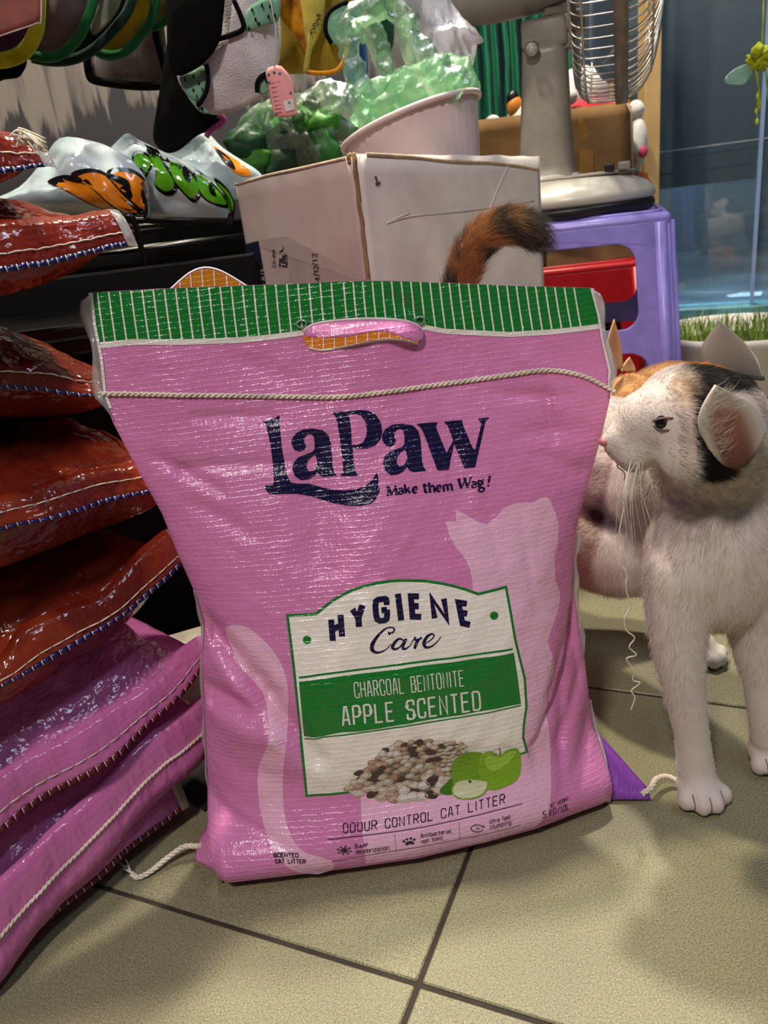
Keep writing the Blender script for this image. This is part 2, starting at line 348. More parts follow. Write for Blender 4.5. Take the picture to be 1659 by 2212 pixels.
def bag_front(s, t, off=0.0):
    """points on the front sheet, off metres proud of it"""
    s = np.asarray(s, float); t = np.asarray(t, float)
    u, v = bag_uv(s, t)
    T = np.interp(v, THK[:,0], THK[:,1])
    prof = np.clip(1-np.abs(s)**2.5, 0, 1)**.62
    h = T*prof
    edge = np.clip((1-np.abs(s))/.06, 0, 1)
    for f in FOLDS: h = h+_seg(u, v, f)*edge
    # the upper sheet hangs over the bulge at lower right
    ux = np.interp(v, [.08,.115,.15,.19,.215,.24], [.10,.128,.146,.158,.164,.172])
    amp = np.interp(v, [.05,.12,.2,.235], [0,.015,.019,0])
    h = h-amp*(.5+.5*np.tanh((u-ux)/.003))*np.exp(-np.clip(u-ux,0,1)/.035)*edge
    h = h+crumple(u, v, .0011)*edge*np.clip(1.2-v/.5,.35,1)
    # the flat top ripples
    rip = np.clip((v-.36)/.06,0,1)
    h = h+rip*(.0035*np.sin(u*38+1.0)+.002*np.sin(u*71+v*15))*np.clip(1-np.abs(s)**6,0,1)
    h = h+off
    P = BO+u[...,None]*BU+v[...,None]*BV+h[...,None]*BN
    gx = np.interp(s, BOT[:,0], BOT[:,1]); gy = np.interp(s, BOT[:,0], BOT[:,2])
    bul = .010*np.sin(np.pi*np.clip(v/.07,0,1))
    Q = np.stack([gx, gy-bul-off, .013+v*1.0], -1)
    w = np.clip(v/.075, 0, 1); w = w*w*(3-2*w)
    return P*w[...,None]+Q*(1-w[...,None])
# printed artwork, in sheet coordinates: (colour, layer, kind, outline)
ART = {
 'cat_silhouette': [
  ('ghost',0,'P',[[3414,6178,3942,6070,4583,5925,4952,5901,5343,6009,5721,6166,6262,6243,7126,6221,7390,6289,7679,6305,7930,6245,8159,6107,8391,5968,8656,5774,8652,5425,8515,5190,8542,4748,8826,4523,8792,4328,8494,4136,8060,3899,7699,3649,7902,3167,7807,2942,7434,2804,7186,2496,7203,1913,7149,1472,6584,630,6558,470,5775,131,3004,36,-479,90,-2980,87,-2667,727,-2200,1592,704,3115,3367,4379,4028,4794,4055,4972,3994,5152,3793,5354,3412,5536,3147,5738,2952,5983,3459,5972]]),
 ],
 'cat_tail_silhouette': [
  ('ghost',0,'P',[[-8718,4355,-8363,4442,-7951,4461,-7639,4455,-7338,4404,-6936,4297,-6497,4167,-6142,4032,-5848,3891,-5628,3747,-5500,3592,-5446,3435,-5458,3225,-5560,2831,-5629,2575,-5726,2365,-5860,2055,-5972,1698,-6025,1428,-6045,1184,-6038,981,-5991,820,-5894,687,-5749,581,-5485,494,-4940,414,-4471,321,-4414,170,-4654,9,-5311,-42,-6021,16,-6392,173,-6638,343,-6858,501,-7040,642,-7147,799,-7181,1007,-7215,1202,-7223,1422,-7224,1665,-7149,1922,-6897,2169,-6638,2391,-6536,2548,-6515,2672,-6531,2851,-6591,3034,-6698,3157,-6850,3265,-7065,3364,-7313,3463,-7575,3571,-7853,3681,-8153,3825,-8430,3991,-8671,4174]]),
 ],
 'label_panel': [
  ('label',1,'P',[[-5304,4622,-4576,4624,-3865,4630,-3446,4726,-2982,4830,-2427,4919,-1885,4994,-1286,5041,-615,5079,43,5084,615,5074,1183,5055,1831,5019,2471,4966,3033,4906,3679,4819,4269,4726,4953,4760,5761,4786,5856,4347,5912,3892,6031,3475,6131,3081,6027,2530,5793,2187,5704,1956,5861,1612,4559,1457,3239,1306,1234,1323,-351,1370,-2253,1419,-2884,1434,-3917,1420,-4888,1417,-4938,2158,-5020,2719,-5045,3288,-5120,3798,-5292,4212]]),
 ],
 'label_border': [
  ('green',2,'L',[216,-2884,1434,-3399,1429,-3917,1420,-4888,1417,-4893,1669,-4909,1939,-4938,2158,-4986,2414,-5020,2719,-5024,3030,-5045,3288,-5071,3546,-5120,3798,-5205,4010,-5292,4212,-5341,4416,-5304,4622,-4576,4624,-3865,4630,-3446,4726,-2982,4830,-2427,4919,-1885,4994,-1286,5041,-615,5079,43,5084,615,5074,1183,5055,1831,5019,2471,4966,3033,4906,3679,4819,4269,4726,4953,4760,5761,4786,5834,4564,5856,4347,5876,4125,5912,3892,5984,3682,6031,3475,6131,3081,6070,2801,6027,2530,5793,2187,5704,1956,5861,1612]),
  ('green',2,'L',[200,5867,1628,5460,1622,5373,1615]),
 ],
 'scent_band': [
  ('green',2,'P',[[-4887,3524,-3103,3579,-1312,3597,485,3610,2299,3613,3984,3619,5769,3607,5771,3308,5768,2944,5771,2624,3979,2641,2156,2636,450,2626,-1238,2588,-3072,2588,-4837,2491,-4854,2924,-4872,3256]]),
  ('green',2,'L',[168,-4875,3593,-3980,3623,-3089,3646,-2192,3655,-1295,3666,-397,3674,505,3680,1414,3676,2323,3683,3159,3691,4010,3688,4855,3693,5735,3676]),
  ('green',2,'L',[120,-4821,2436,-3940,2522,-3081,2535,-2163,2559,-1243,2561,-403,2573,440,2582,1293,2583,2145,2595,3049,2594,3965,2588,4854,2594,5761,2593]),
 ],
 'label_dot': [
  ('green',2,'P',[[-4265,4205,-4277,4182,-4313,4163,-4368,4149,-4435,4143,-4507,4144,-4575,4154,-4631,4170,-4668,4192,-4681,4215,-4670,4238,-4634,4257,-4579,4271,-4511,4278,-4439,4276,-4370,4266,-4315,4250,-4278,4229]]),
  ('green',2,'P',[[5186,4308,5164,4283,5119,4263,5055,4249,4981,4244,4905,4247,4836,4259,4783,4278,4752,4302,4746,4328,4769,4353,4817,4374,4883,4388,4959,4393,5035,4389,5102,4377,5153,4358,5182,4334]]),
 ],
 'title_lettering': [
  ('navy',3,'L',[488,-3195,4167,-3180,4521]),
  ('navy',3,'L',[488,-2734,4230,-2682,4595]),
  ('navy',3,'L',[488,-3230,4350,-2731,4420]),
  ('navy',3,'L',[512,-2056,4678,-1834,4531,-1542,4738]),
  ('navy',3,'L',[512,-1834,4531,-1879,4380]),
  ('navy',3,'L',[488,-354,4694,-340,4748,-351,4788,-412,4802,-730,4801,-864,4775,-919,4695,-941,4555,-914,4473,-802,4443,-556,4440,-451,4461,-398,4528,-375,4615]),
  ('navy',3,'L',[488,-375,4615,-653,4616]),
  ('navy',3,'L',[500,248,4406,268,4862]),
  ('navy',3,'L',[488,1282,4784,882,4796,848,4451,1267,4436]),
  ('navy',3,'L',[488,868,4631,1217,4620]),
  ('navy',3,'L',[488,1923,4392,1904,4738,2529,4339,2503,4705]),
  ('navy',3,'L',[488,3641,4581,3225,4616,3295,4260,3664,4221]),
  ('navy',3,'L',[488,3268,4443,3595,4411]),
 ],
 'script_lettering': [
  ('navy',3,'R',[-217,4194,-292,4217,-190,4206,-262,4227,-148,4222,-219,4242,-106,4242,-184,4257,-86,4263,-172,4266,-106,4283,-176,4272,-147,4299,-196,4281,-200,4311,-230,4290,-260,4318,-273,4296,-327,4322,-327,4299,-403,4322,-394,4299,-488,4318,-468,4296,-578,4307,-546,4287,-678,4292,-631,4268,-786,4270,-724,4243,-894,4243,-817,4214,-995,4215,-902,4184,-1094,4182,-981,4150,-1193,4146,-1058,4112,-1280,4110,-1122,4075,-1346,4075,-1160,4045,-1376,4040,-1183,4022,-1381,4006,-1189,4004,-1363,3973,-1183,3989,-1321,3944,-1169,3978,-1249,3922,-1149,3964,-1162,3907,-1106,3950,-1069,3899,-1046,3938,-976,3897,-979,3930,-879,3901,-898,3930,-777,3910,-803,3935,-677,3924,-705,3944,-588,3940,-616,3956,-504,3961,-536,3974,-426,3986,-457,3998,-360,4010,-390,4020,-315,4026,-341,4036]),
  ('navy',3,'R',[-294,4236,-260,4222,-321,4233,-275,4214,-357,4228,-301,4203,-387,4225,-337,4191,-376,4229,-402,4183,-363,4222,-452,4201,-378,4227,-468,4218,-396,4237,-473,4230,-412,4245,-474,4239]),
  ('navy',3,'R',[326,4073,289,4055,288,4083,247,4063,231,4099,189,4076,159,4114,131,4086,75,4120,88,4087,-9,4113,47,4079,-88,4097,-5,4064,-160,4079,-58,4044,-220,4062,-100,4025,-267,4042,-138,4009,-308,4021,-169,3992,-338,3997,-187,3979,-348,3970,-189,3973,-312,3946,-193,3971,-255,3929,-183,3963,-189,3920,-159,3956,-120,3918,-128,3952,-51,3925,-82,3953,20,3936,-19,3961,90,3951,48,3972,152,3968,107,3985,207,3989,159,4003,258,4013,209,4025,299,4035,253,4046,328,4051,285,4061]),
  ('navy',3,'R',[368,4106,489,4081,335,4089,459,4063,288,4064,416,4038,239,4036,374,4011,202,4011,345,3990,181,3990,327,3974,169,3969,315,3960,167,3949,312,3952,184,3929,311,3950,231,3914,306,3948,286,3908,315,3944,343,3908,338,3940,400,3913,372,3940,463,3927,426,3947,532,3945,497,3961,594,3963,565,3977,636,3977,614,3987]),
  ('navy',3,'R',[641,3978,610,3985,678,3998,643,4006,730,4027,693,4035,785,4057,745,4065,829,4078,786,4088,856,4089,814,4101,875,4095,835,4109,889,4097,849,4114,901,4100,857,4117]),
  ('navy',3,'R',[820,4116,938,4101,816,4105,920,4091,803,4088,896,4078,797,4067,883,4070,833,4048,873,4071,908,4047,896,4073,989,4051,964,4080,1070,4057,1039,4089,1133,4061,1096,4096,1174,4065,1127,4101,1205,4069,1143,4104,1224,4073,1155,4108,1235,4074,1166,4111]),
  ('navy',3,'R',[1022,4093,1124,4067,988,4080,1095,4053,940,4061,1054,4032,887,4039,1011,4010,840,4015,978,3989,809,3989,946,3968,784,3962,916,3944,765,3938,890,3922,753,3922,871,3907]),
  ('navy',3,'R',[1315,3973,1297,3987,1372,3980,1354,3994,1454,3990,1434,4005,1544,4003,1521,4018,1622,4016,1594,4032,1690,4031,1656,4047,1756,4048,1716,4063,1811,4065,1761,4079,1847,4083,1780,4091,1850,4104,1779,4099,1823,4123,1763,4108,1775,4138,1739,4115,1714,4145,1713,4117,1641,4143,1673,4111,1560,4135,1613,4100,1477,4122,1551,4086,1402,4106,1503,4069,1339,4084,1460,4051,1283,4058,1420,4029,1236,4030,1390,4006,1207,4002,1378,3987,1207,3973,1372,3973,1227,3945,1377,3958,1266,3919,1389,3946,1324,3899,1403,3939,1399,3890,1427,3932,1477,3888,1475,3927,1554,3892,1537,3925,1627,3899,1601,3927,1698,3910,1665,3934,1769,3924,1733,3945,1840,3942,1804,3959,1908,3962,1874,3976,1982,3987,1948,3999,2060,4016,2027,4027,2129,4043,2098,4052,2176,4061,2149,4070]),
 ],
 'band_lettering': [
  ('white',3,'L',[92,-2050,3370,-2051,3412,-2059,3443,-2082,3453,-2192,3453,-2236,3432,-2249,3369,-2245,3258,-2228,3197,-2183,3177,-2074,3177,-2052,3187,-2045,3217,-2046,3258]),
  ('white',3,'L',[92,-1935,3178,-1942,3454]),
  ('white',3,'L',[92,-1736,3179,-1743,3454]),
  ('white',3,'L',[92,-1938,3320,-1739,3321]),
  ('white',3,'L',[92,-1627,3180,-1561,3454,-1505,3454,-1428,3180]),
  ('white',3,'L',[92,-1592,3261,-1465,3260]),
  ('white',3,'L',[92,-1319,3180,-1323,3453]),
  ('white',3,'L',[92,-1323,3453,-1176,3454,-1136,3436,-1122,3380,-1122,3380,-1135,3325,-1174,3307,-1320,3306]),
  ('white',3,'L',[92,-1221,3307,-1120,3180]),
  ('white',3,'L',[92,-813,3373,-814,3415,-822,3446,-844,3456,-954,3455,-998,3434,-1013,3371,-1011,3261,-996,3201,-951,3180,-842,3180,-820,3190,-812,3222,-813,3263]),
  ('white',3,'L',[92,-605,3457,-555,3457,-517,3440,-505,3389,-504,3263,-518,3198,-563,3177,-643,3178,-688,3200,-704,3264,-704,3388,-692,3440,-655,3457,-605,3457]),
  ('white',3,'L',[92,-393,3174,-323,3458,-267,3458,-193,3169]),
  ('white',3,'L',[92,-358,3260,-230,3257]),
  ('white',3,'L',[92,-85,3457,-83,3168,117,3166]),
  ('white',3,'L',[92,495,3167,497,3453]),
  ('white',3,'L',[92,497,3453,635,3452,670,3436,681,3388,681,3388,668,3337,633,3321,496,3321]),
  ('white',3,'L',[92,496,3321,643,3321,683,3301,696,3244,696,3244,682,3187,642,3168,495,3167]),
  ('white',3,'L',[92,1012,3449,810,3451,805,3170,1004,3171]),
  ('white',3,'L',[92,807,3317,977,3318]),
  ('white',3,'L',[92,1114,3172,1123,3449,1314,3174,1325,3449]),
  ('white',3,'L',[92,1436,3449,1638,3450]),
  ('white',3,'L',[92,1524,3175,1537,3450]),
  ('white',3,'L',[92,1850,3450,1901,3450,1937,3433,1946,3384,1937,3262,1921,3197,1875,3175,1795,3175,1750,3197,1736,3263,1744,3384,1760,3433,1800,3450,1850,3450]),
  ('white',3,'L',[92,2047,3174,2063,3450,2250,3172,2266,3450]),
  ('white',3,'L',[92,2387,3171,2404,3450]),
  ('white',3,'L',[92,2541,3450,2746,3450]),
  ('white',3,'L',[92,2626,3169,2643,3450]),
  ('white',3,'L',[92,3066,3446,2859,3449,2840,3167,3044,3166]),
  ('white',3,'L',[92,2849,3315,3023,3313]),
  ('white',3,'L',[168,-2929,2706,-2812,3038,-2720,3038,-2605,2711]),
  ('white',3,'L',[168,-2872,2807,-2665,2808]),
  ('white',3,'L',[168,-2404,2715,-2401,3039]),
  ('white',3,'L',[168,-2401,3039,-2169,3038,-2099,3016,-2077,2947,-2077,2947,-2102,2876,-2173,2852,-2404,2850]),
  ('white',3,'L',[168,-1880,2716,-1873,3039]),
  ('white',3,'L',[168,-1873,3039,-1641,3040,-1571,3017,-1550,2947,-1550,2947,-1576,2876,-1648,2852,-1878,2853]),
  ('white',3,'L',[168,-1344,3040,-1354,2709,-1029,2704]),
  ('white',3,'L',[168,-487,3027,-815,3032,-827,2700,-502,2697]),
  ('white',3,'L',[168,-823,2874,-545,2870]),
  ('white',3,'L',[168,502,2929,505,2976,496,3011,463,3022,258,3021,199,3002,176,2944,176,2944,190,2885,246,2862,419,2852,474,2830,489,2771,489,2771,467,2714,409,2696,205,2699,171,2711,160,2744,163,2788]),
  ('white',3,'L',[168,1032,2925,1036,2977,1026,3016,990,3029,809,3027,734,3001,704,2925,693,2791,715,2718,788,2693,968,2691,1005,2704,1018,2741,1021,2792]),
  ('white',3,'L',[168,1574,3027,1244,3027,1222,2689,1550,2687]),
  ('white',3,'L',[168,1231,2865,1511,2863]),
  ('white',3,'L',[168,1754,2686,1779,3028,2082,2687,2110,3028]),
  ('white',3,'L',[168,2315,3029,2648,3030]),
  ('white',3,'L',[168,2450,2690,2481,3030]),
  ('white',3,'L',[168,3189,3030,2855,3030,2819,2692,3156,2684]),
  ('white',3,'L',[168,2836,2865,3118,2867]),
  ('white',3,'L',[168,3365,2679,3396,3030]),
  ('white',3,'L',[168,3396,3030,3632,3028,3705,3001,3722,2921,3707,2778,3678,2700,3601,2675,3365,2679]),
 ],
 'pebble_picture': [
  ('peb_shadow',3,'P',[[-2872,1475,-2552,1665,-2001,1880,-1292,2093,-620,2265,468,2265,1411,2208,2529,2097,2837,1919,2222,1636,1656,1351,1164,1205,329,1147,-225,1155,-1224,1215,-1955,1359]]),
  ('c',4,'B',[1058,2242,36]),
  ('b',4,'B',[1708,2197,30]),
  ('a',4,'B',[216,2254,32]),
  ('d',4,'B',[599,2219,40]),
  ('c',4,'B',[2262,2136,22]),
  ('a',4,'B',[2087,2148,24]),
  ('b',4,'B',[1424,2190,33]),
  ('a',4,'B',[-365,2266,41]),
  ('c',4,'B',[2611,2090,25]),
  ('b',4,'B',[1894,2134,21]),
  ('d',4,'B',[-69,2235,30]),
  ('b',4,'B',[1068,2163,28]),
  ('a',4,'B',[401,2170,27]),
  ('d',4,'B',[1684,2120,29]),
  ('a',4,'B',[2423,2055,25]),
  ('b',4,'B',[2747,2030,29]),
  ('c',4,'B',[772,2124,27]),
  ('b',4,'B',[2052,2059,29]),
  ('a',4,'B',[1313,2105,32]),
  ('b',4,'B',[-674,2204,37]),
  ('a',4,'B',[2568,1998,23]),
  ('c',4,'B',[-120,2153,31]),
  ('c',4,'B',[-421,2168,37]),
  ('a',4,'B',[591,2084,34]),
  ('d',4,'B',[253,2104,41]),
  ('c',4,'B',[2394,1982,28]),
  ('d',4,'B',[-995,2190,29]),
  ('b',4,'B',[1897,2017,28]),
  ('a',4,'B',[1621,2034,29]),
  ('b',4,'B',[2732,1918,30]),
  ('d',4,'B',[1103,2017,44]),
  ('b',4,'B',[2236,1935,24]),
  ('b',4,'B',[1742,1959,27]),
  ('b',4,'B',[1968,1936,23]),
  ('c',4,'B',[2505,1895,24]),
  ('c',4,'B',[-99,2064,30]),
  ('c',4,'B',[722,1991,36]),
  ('b',4,'B',[-782,2103,35]),
  ('b',4,'B',[-1170,2126,37]),
  ('b',4,'B',[-484,2083,39]),
  ('a',4,'B',[1523,1945,35]),
  ('d',4,'B',[338,1994,40]),
  ('a',4,'B',[2699,1837,23]),
  ('a',4,'B',[2165,1872,25]),
  ('a',4,'B',[1202,1915,30]),
  ('b',4,'B',[896,1908,39]),
  ('b',4,'B',[1733,1859,30]),
  ('b',4,'B',[-69,1982,37]),
  ('a',4,'B',[2575,1798,24]),
  ('a',4,'B',[2017,1830,24]),
  ('c',4,'B',[-1347,2064,31]),
  ('b',4,'B',[2354,1804,27]),
  ('a',4,'B',[-415,1987,43]),
  ('a',4,'B',[-1077,2030,31]),
  ('b',4,'B',[2170,1787,24]),
  ('d',4,'B',[1473,1825,33]),
  ('a',4,'B',[242,1893,36]),
  ('d',4,'B',[1089,1824,37]),
  ('a',4,'B',[1990,1757,24]),
  ('a',4,'B',[1788,1764,32]),
  ('c',4,'B',[681,1835,46]),
  ('b',4,'B',[-865,1969,40]),
  ('b',4,'B',[-144,1904,33]),
  ('b',4,'B',[2290,1713,34]),
  ('c',4,'B',[-1662,1985,40]),
  ('c',4,'B',[1448,1709,34]),
  ('c',4,'B',[-1123,1929,36]),
  ('b',4,'B',[1984,1681,25]),
  ('a',4,'B',[-1386,1930,38]),
  ('a',4,'B',[1670,1681,25]),
  ('b',4,'B',[8,1815,38]),
  ('b',4,'B',[1005,1707,43]),
  ('c',4,'B',[-525,1855,36]),
  ('c',4,'B',[2219,1628,36]),
  ('b',4,'B',[543,1728,40]),
  ('c',4,'B',[-1674,1889,35]),
  ('d',4,'B',[-1221,1833,37]),
  ('b',4,'B',[1871,1588,30]),
  ('a',4,'B',[1378,1588,49]),
  ('a',4,'B',[-255,1745,47]),
  ('b',4,'B',[1656,1576,28]),
  ('c',4,'B',[-1956,1851,35]),
  ('a',4,'B',[298,1685,41]),
  ('c',4,'B',[755,1632,41]),
  ('c',4,'B',[-948,1787,36]),
  ('d',4,'B',[2059,1532,27]),
  ('b',4,'B',[1058,1568,40]),
  ('a',4,'B',[-561,1708,37]),
  ('d',4,'B',[-1463,1760,45]),
  ('d',4,'B',[-2336,1806,42]),
  ('c',4,'B',[1534,1497,37]),
  ('c',4,'B',[1892,1491,31]),
  ('b',4,'B',[-2007,1738,50]),
  ('b',4,'B',[58,1580,40]),
  ('b',4,'B',[826,1495,50]),
  ('b',4,'B',[-1209,1650,45]),
  ('c',4,'B',[-707,1597,47]),
  ('c',4,'B',[362,1521,40]),
  ('b',4,'B',[1836,1403,29]),
  ('b',4,'B',[1562,1401,37]),
  ('d',4,'B',[-1644,1628,54]),
  ('d',4,'B',[-367,1516,42]),
  ('d',4,'B',[1088,1403,51]),
  ('b',4,'B',[-2232,1639,44]),
  ('b',4,'B',[-1029,1520,47]),
  ('b',4,'B',[-2596,1623,42]),
  ('a',4,'B',[-156,1436,41]),
  ('a',4,'B',[-1938,1558,47]),
  ('b',4,'B',[-1346,1505,41]),
  ('b',4,'B',[1433,1316,45]),
  ('b',4,'B',[200,1388,43]),
  ('b',4,'B',[637,1354,54]),
  ('b',4,'B',[-509,1403,42]),
  ('c',4,'B',[-2366,1521,46]),
  ('b',4,'B',[-1697,1442,46]),
  ('a',4,'B',[-875,1380,54]),
  ('a',4,'B',[-2836,1520,48]),
  ('a',4,'B',[-2031,1451,44]),
  ('b',4,'B',[-1269,1370,44]),
  ('b',4,'B',[-311,1320,53]),
  ('d',4,'B',[236,1283,43]),
  ('a',4,'B',[1245,1222,48]),
  ('b',4,'B',[-2476,1398,57]),
  ('d',4,'B',[-1794,1331,46]),
  ('d',4,'B',[933,1178,48]),
  ('a',4,'B',[-1403,1268,57]),
  ('b',4,'B',[472,1174,50]),
  ('b',4,'B',[80,1191,54]),
  ('c',4,'B',[-908,1222,56]),
  ('b',4,'B',[-364,1192,56]),
 ],
 'apple_picture': [
  ('apple_leaf',5.2,'P',[[1328,1205,1401,1239,1558,1276,1721,1316,1873,1369,2030,1428,2168,1452,2291,1431,2392,1382,2435,1327,2401,1266,2309,1196,2187,1144,2032,1116,1848,1107,1682,1112,1525,1135,1385,1170]]),
  ('apple_a',5.4,'P',[[2037,1542,2069,1632,2142,1709,2250,1775,2409,1829,2612,1865,2834,1879,3088,1872,3354,1853,3569,1821,3716,1774,3813,1711,3856,1625,3840,1503,3760,1370,3640,1267,3497,1216,3320,1194,3096,1188,2773,1187,2408,1181,2143,1205,2039,1291,2023,1424]]),
  ('apple_b',5.6,'P',[[3383,1557,3436,1645,3510,1722,3605,1782,3738,1820,3900,1836,4057,1831,4195,1792,4327,1732,4461,1698,4602,1715,4748,1756,4899,1785,5076,1793,5261,1786,5402,1747,5467,1661,5476,1548,5453,1445,5413,1355,5348,1269,5246,1200,5105,1152,4930,1115,4718,1089,4441,1068,4128,1057,3856,1063,3641,1087,3465,1129,3353,1196,3320,1306,3341,1444]]),
  ('apple_c',5.8,'P',[[3685,1603,3729,1666,3840,1728,3966,1763,4097,1746,4248,1696,4411,1666,4599,1680,4801,1712,4975,1734,5132,1735,5263,1723,5306,1693,5220,1635,5043,1563,4828,1503,4569,1452,4277,1407,4035,1399,3864,1446,3740,1528]]),
  ('apple_stem',6,'L',[72,4442,1689,4506,1767,4447,1862]),
  ('apple_rim',6,'P',[[1925,1213,1987,1258,2079,1309,2209,1351,2394,1369,2620,1370,2853,1363,3103,1347,3363,1314,3563,1281,3679,1256,3735,1230,3737,1195,3681,1140,3569,1077,3415,1030,3208,1007,2961,996,2725,993,2501,998,2284,1012,2113,1031,2007,1055,1948,1084,1912,1114,1890,1145,1892,1178]]),
  ('apple_flesh',6.2,'P',[[1999,1204,2057,1242,2141,1285,2258,1320,2424,1336,2627,1338,2839,1332,3074,1314,3321,1282,3508,1253,3606,1234,3643,1217,3634,1191,3583,1146,3484,1094,3348,1054,3162,1034,2940,1025,2728,1021,2526,1025,2331,1036,2175,1052,2076,1071,2016,1093,1980,1118,1961,1144,1967,1173]]),
  ('apple_stem',6.4,'P',[[2736,1319,2837,1329,2937,1300,2835,1275]]),
 ],
 'product_lettering': [
  ('ink',3,'L',[80,-3323,918,-3269,918,-3234,909,-3238,883,-3282,821,-3321,790,-3378,780,-3465,780,-3506,791,-3500,822,-3456,884,-3424,909,-3378,918,-3323,918]),
  ('ink',3,'L',[80,-3194,777,-3094,917]),
  ('ink',3,'L',[80,-3094,917,-2942,917,-2900,906,-2906,873,-2946,817,-2986,785,-3043,775,-3194,777]),
  ('ink',3,'L',[80,-2648,915,-2594,914,-2559,905,-2564,878,-2609,813,-2649,781,-2706,771,-2793,772,-2834,783,-2827,815,-2781,879,-2750,906,-2703,915,-2648,915]),
  ('ink',3,'L',[80,-2420,913,-2489,813,-2496,781,-2455,770,-2368,770,-2311,781,-2271,813,-2202,912]),
  ('ink',3,'L',[80,-2181,771,-2082,913]),
  ('ink',3,'L',[80,-2082,913,-1922,913,-1885,904,-1889,876,-1889,876,-1923,848,-1973,838,-2133,838]),
  ('ink',3,'L',[80,-2024,838,-1962,772]),
  ('ink',3,'L',[80,-1259,872,-1245,893,-1242,909,-1263,914,-1383,914,-1440,904,-1477,872,-1517,815,-1523,783,-1482,772,-1362,771,-1333,777,-1314,793,-1298,815]),
  ('ink',3,'L',[80,-1002,913,-947,913,-912,905,-916,879,-959,816,-999,783,-1056,771,-1143,771,-1185,782,-1178,815,-1134,879,-1103,905,-1056,914,-1002,913]),
  ('ink',3,'L',[80,-869,775,-772,915,-649,778,-553,917]),
  ('ink',3,'L',[80,-433,918,-215,918]),
  ('ink',3,'L',[80,-419,778,-324,918]),
  ('ink',3,'L',[80,-190,777,-95,918]),
  ('ink',3,'L',[80,-95,918,66,918,103,909,99,882,99,882,66,853,16,844,-145,844]),
  ('ink',3,'L',[80,-35,844,28,777]),
  ('ink',3,'L',[80,354,920,408,920,444,911,440,885,397,819,358,786,301,775,214,776,172,787,178,820,221,884,252,911,299,920,354,920]),
  ('ink',3,'L',[80,584,921,488,777,707,778]),
  ('ink',3,'L',[80,1413,881,1427,902,1430,917,1409,922,1287,922,1231,911,1193,880,1154,823,1149,790,1191,779,1312,780,1341,786,1360,802,1375,824]),
  ('ink',3,'L',[80,1467,781,1643,923,1704,924,1688,783]),
  ('ink',3,'L',[80,1536,825,1677,827]),
  ('ink',3,'L',[80,1906,924,2127,927]),
  ('ink',3,'L',[80,1920,787,2016,926]),
  ('ink',3,'L',[80,2548,936,2452,791,2675,793]),
  ('ink',3,'L',[80,2825,796,2920,944]),
  ('ink',3,'L',[80,3072,945,3299,946]),
  ('ink',3,'L',[80,3089,798,3185,946]),
  ('ink',3,'L',[80,3425,947,3653,949]),
  ('ink',3,'L',[80,3444,802,3539,948]),
  ('ink',3,'L',[80,4008,952,3779,950,3686,802,3916,803]),
  ('ink',3,'L',[80,3734,880,3929,881]),
  ('ink',3,'L',[80,4043,804,4134,953]),
  ('ink',3,'L',[80,4134,953,4303,955,4342,946,4339,917,4339,917,4306,888,4254,877,4085,875]),
  ('ink',3,'L',[80,4200,876,4274,807]),
 ],
 'lower_rule': [
  ('ink',3,'L',[60,-4348,701,-3562,706,-2773,698,-1984,700,-1199,696,-450,704,293,696,1048,699,1808,703,2624,712,3458,719,4289,724,5127,727]),
  ('ink',3,'L',[48,-4484,302,-3698,320,-2891,332,-2132,340,-1373,349,-614,357,139,342,853,334,1572,325,2392,318,3229,306,4048,300,4876,290]),
 ],
 'dotted_rule': [
  ('ink',3,'L',[56,-1211,660,-1219,645]),
  ('ink',3,'L',[56,-1227,630,-1235,615]),
  ('ink',3,'L',[56,-1243,600,-1250,584]),
  ('ink',3,'L',[56,-1258,569,-1266,553]),
  ('ink',3,'L',[56,-1273,537,-1281,521]),
  ('ink',3,'L',[56,-1288,504,-1296,487]),
  ('ink',3,'L',[56,-1304,470,-1311,452]),
  ('ink',3,'L',[56,-1319,434,-1326,416]),
  ('ink',3,'L',[56,-1334,397,-1341,377]),
  ('ink',3,'L',[56,1876,645,1867,629]),
  ('ink',3,'L',[56,1858,612,1849,596]),
  ('ink',3,'L',[56,1840,580,1831,563]),
  ('ink',3,'L',[56,1822,546,1814,529]),
  ('ink',3,'L',[56,1806,512,1797,494]),
  ('ink',3,'L',[56,1789,476,1781,458]),
  ('ink',3,'L',[56,1774,440,1766,420]),
  ('ink',3,'L',[56,1759,401,1752,381]),
  ('ink',3,'L',[56,1745,360,1739,338]),
 ],
 'feature_lettering#1': [
  ('ink',3,'L',[52,-3093,558,-3085,567,-3082,574,-3090,577,-3154,575,-3175,571,-3191,559,-3191,559,-3196,547,-3183,542,-3131,541,-3117,537,-3122,524,-3122,524,-3139,511,-3161,507,-3224,505,-3232,508,-3230,515,-3221,525]),
  ('ink',3,'L',[52,-3049,557,-3073,530,-3079,514,-3061,509,-3020,510,-2993,516,-2972,532,-2948,559]),
  ('ink',3,'L',[52,-2961,491,-2902,560]),
  ('ink',3,'L',[52,-2902,560,-2832,562,-2813,557,-2819,542,-2825,535,-2846,519,-2873,513,-2944,511]),
  ('ink',3,'L',[52,-2776,540,-2692,541,-2677,544,-2665,553,-2665,553,-2662,562,-2672,564,-2726,563,-2753,558,-2774,542,-2780,536,-2786,520,-2767,515,-2708,516,-2702,517,-2698,520,-2694,525]),
  ('ink',3,'L',[52,-2651,517,-2610,566]),
  ('ink',3,'L',[52,-2622,552,-2608,559,-2595,564,-2584,566,-2534,567]),
  ('ink',3,'L',[52,-3185,395,-3122,473]),
  ('ink',3,'L',[52,-3141,450,-3208,450,-3235,444,-3256,427,-3262,419,-3269,401,-3252,394,-3185,395]),
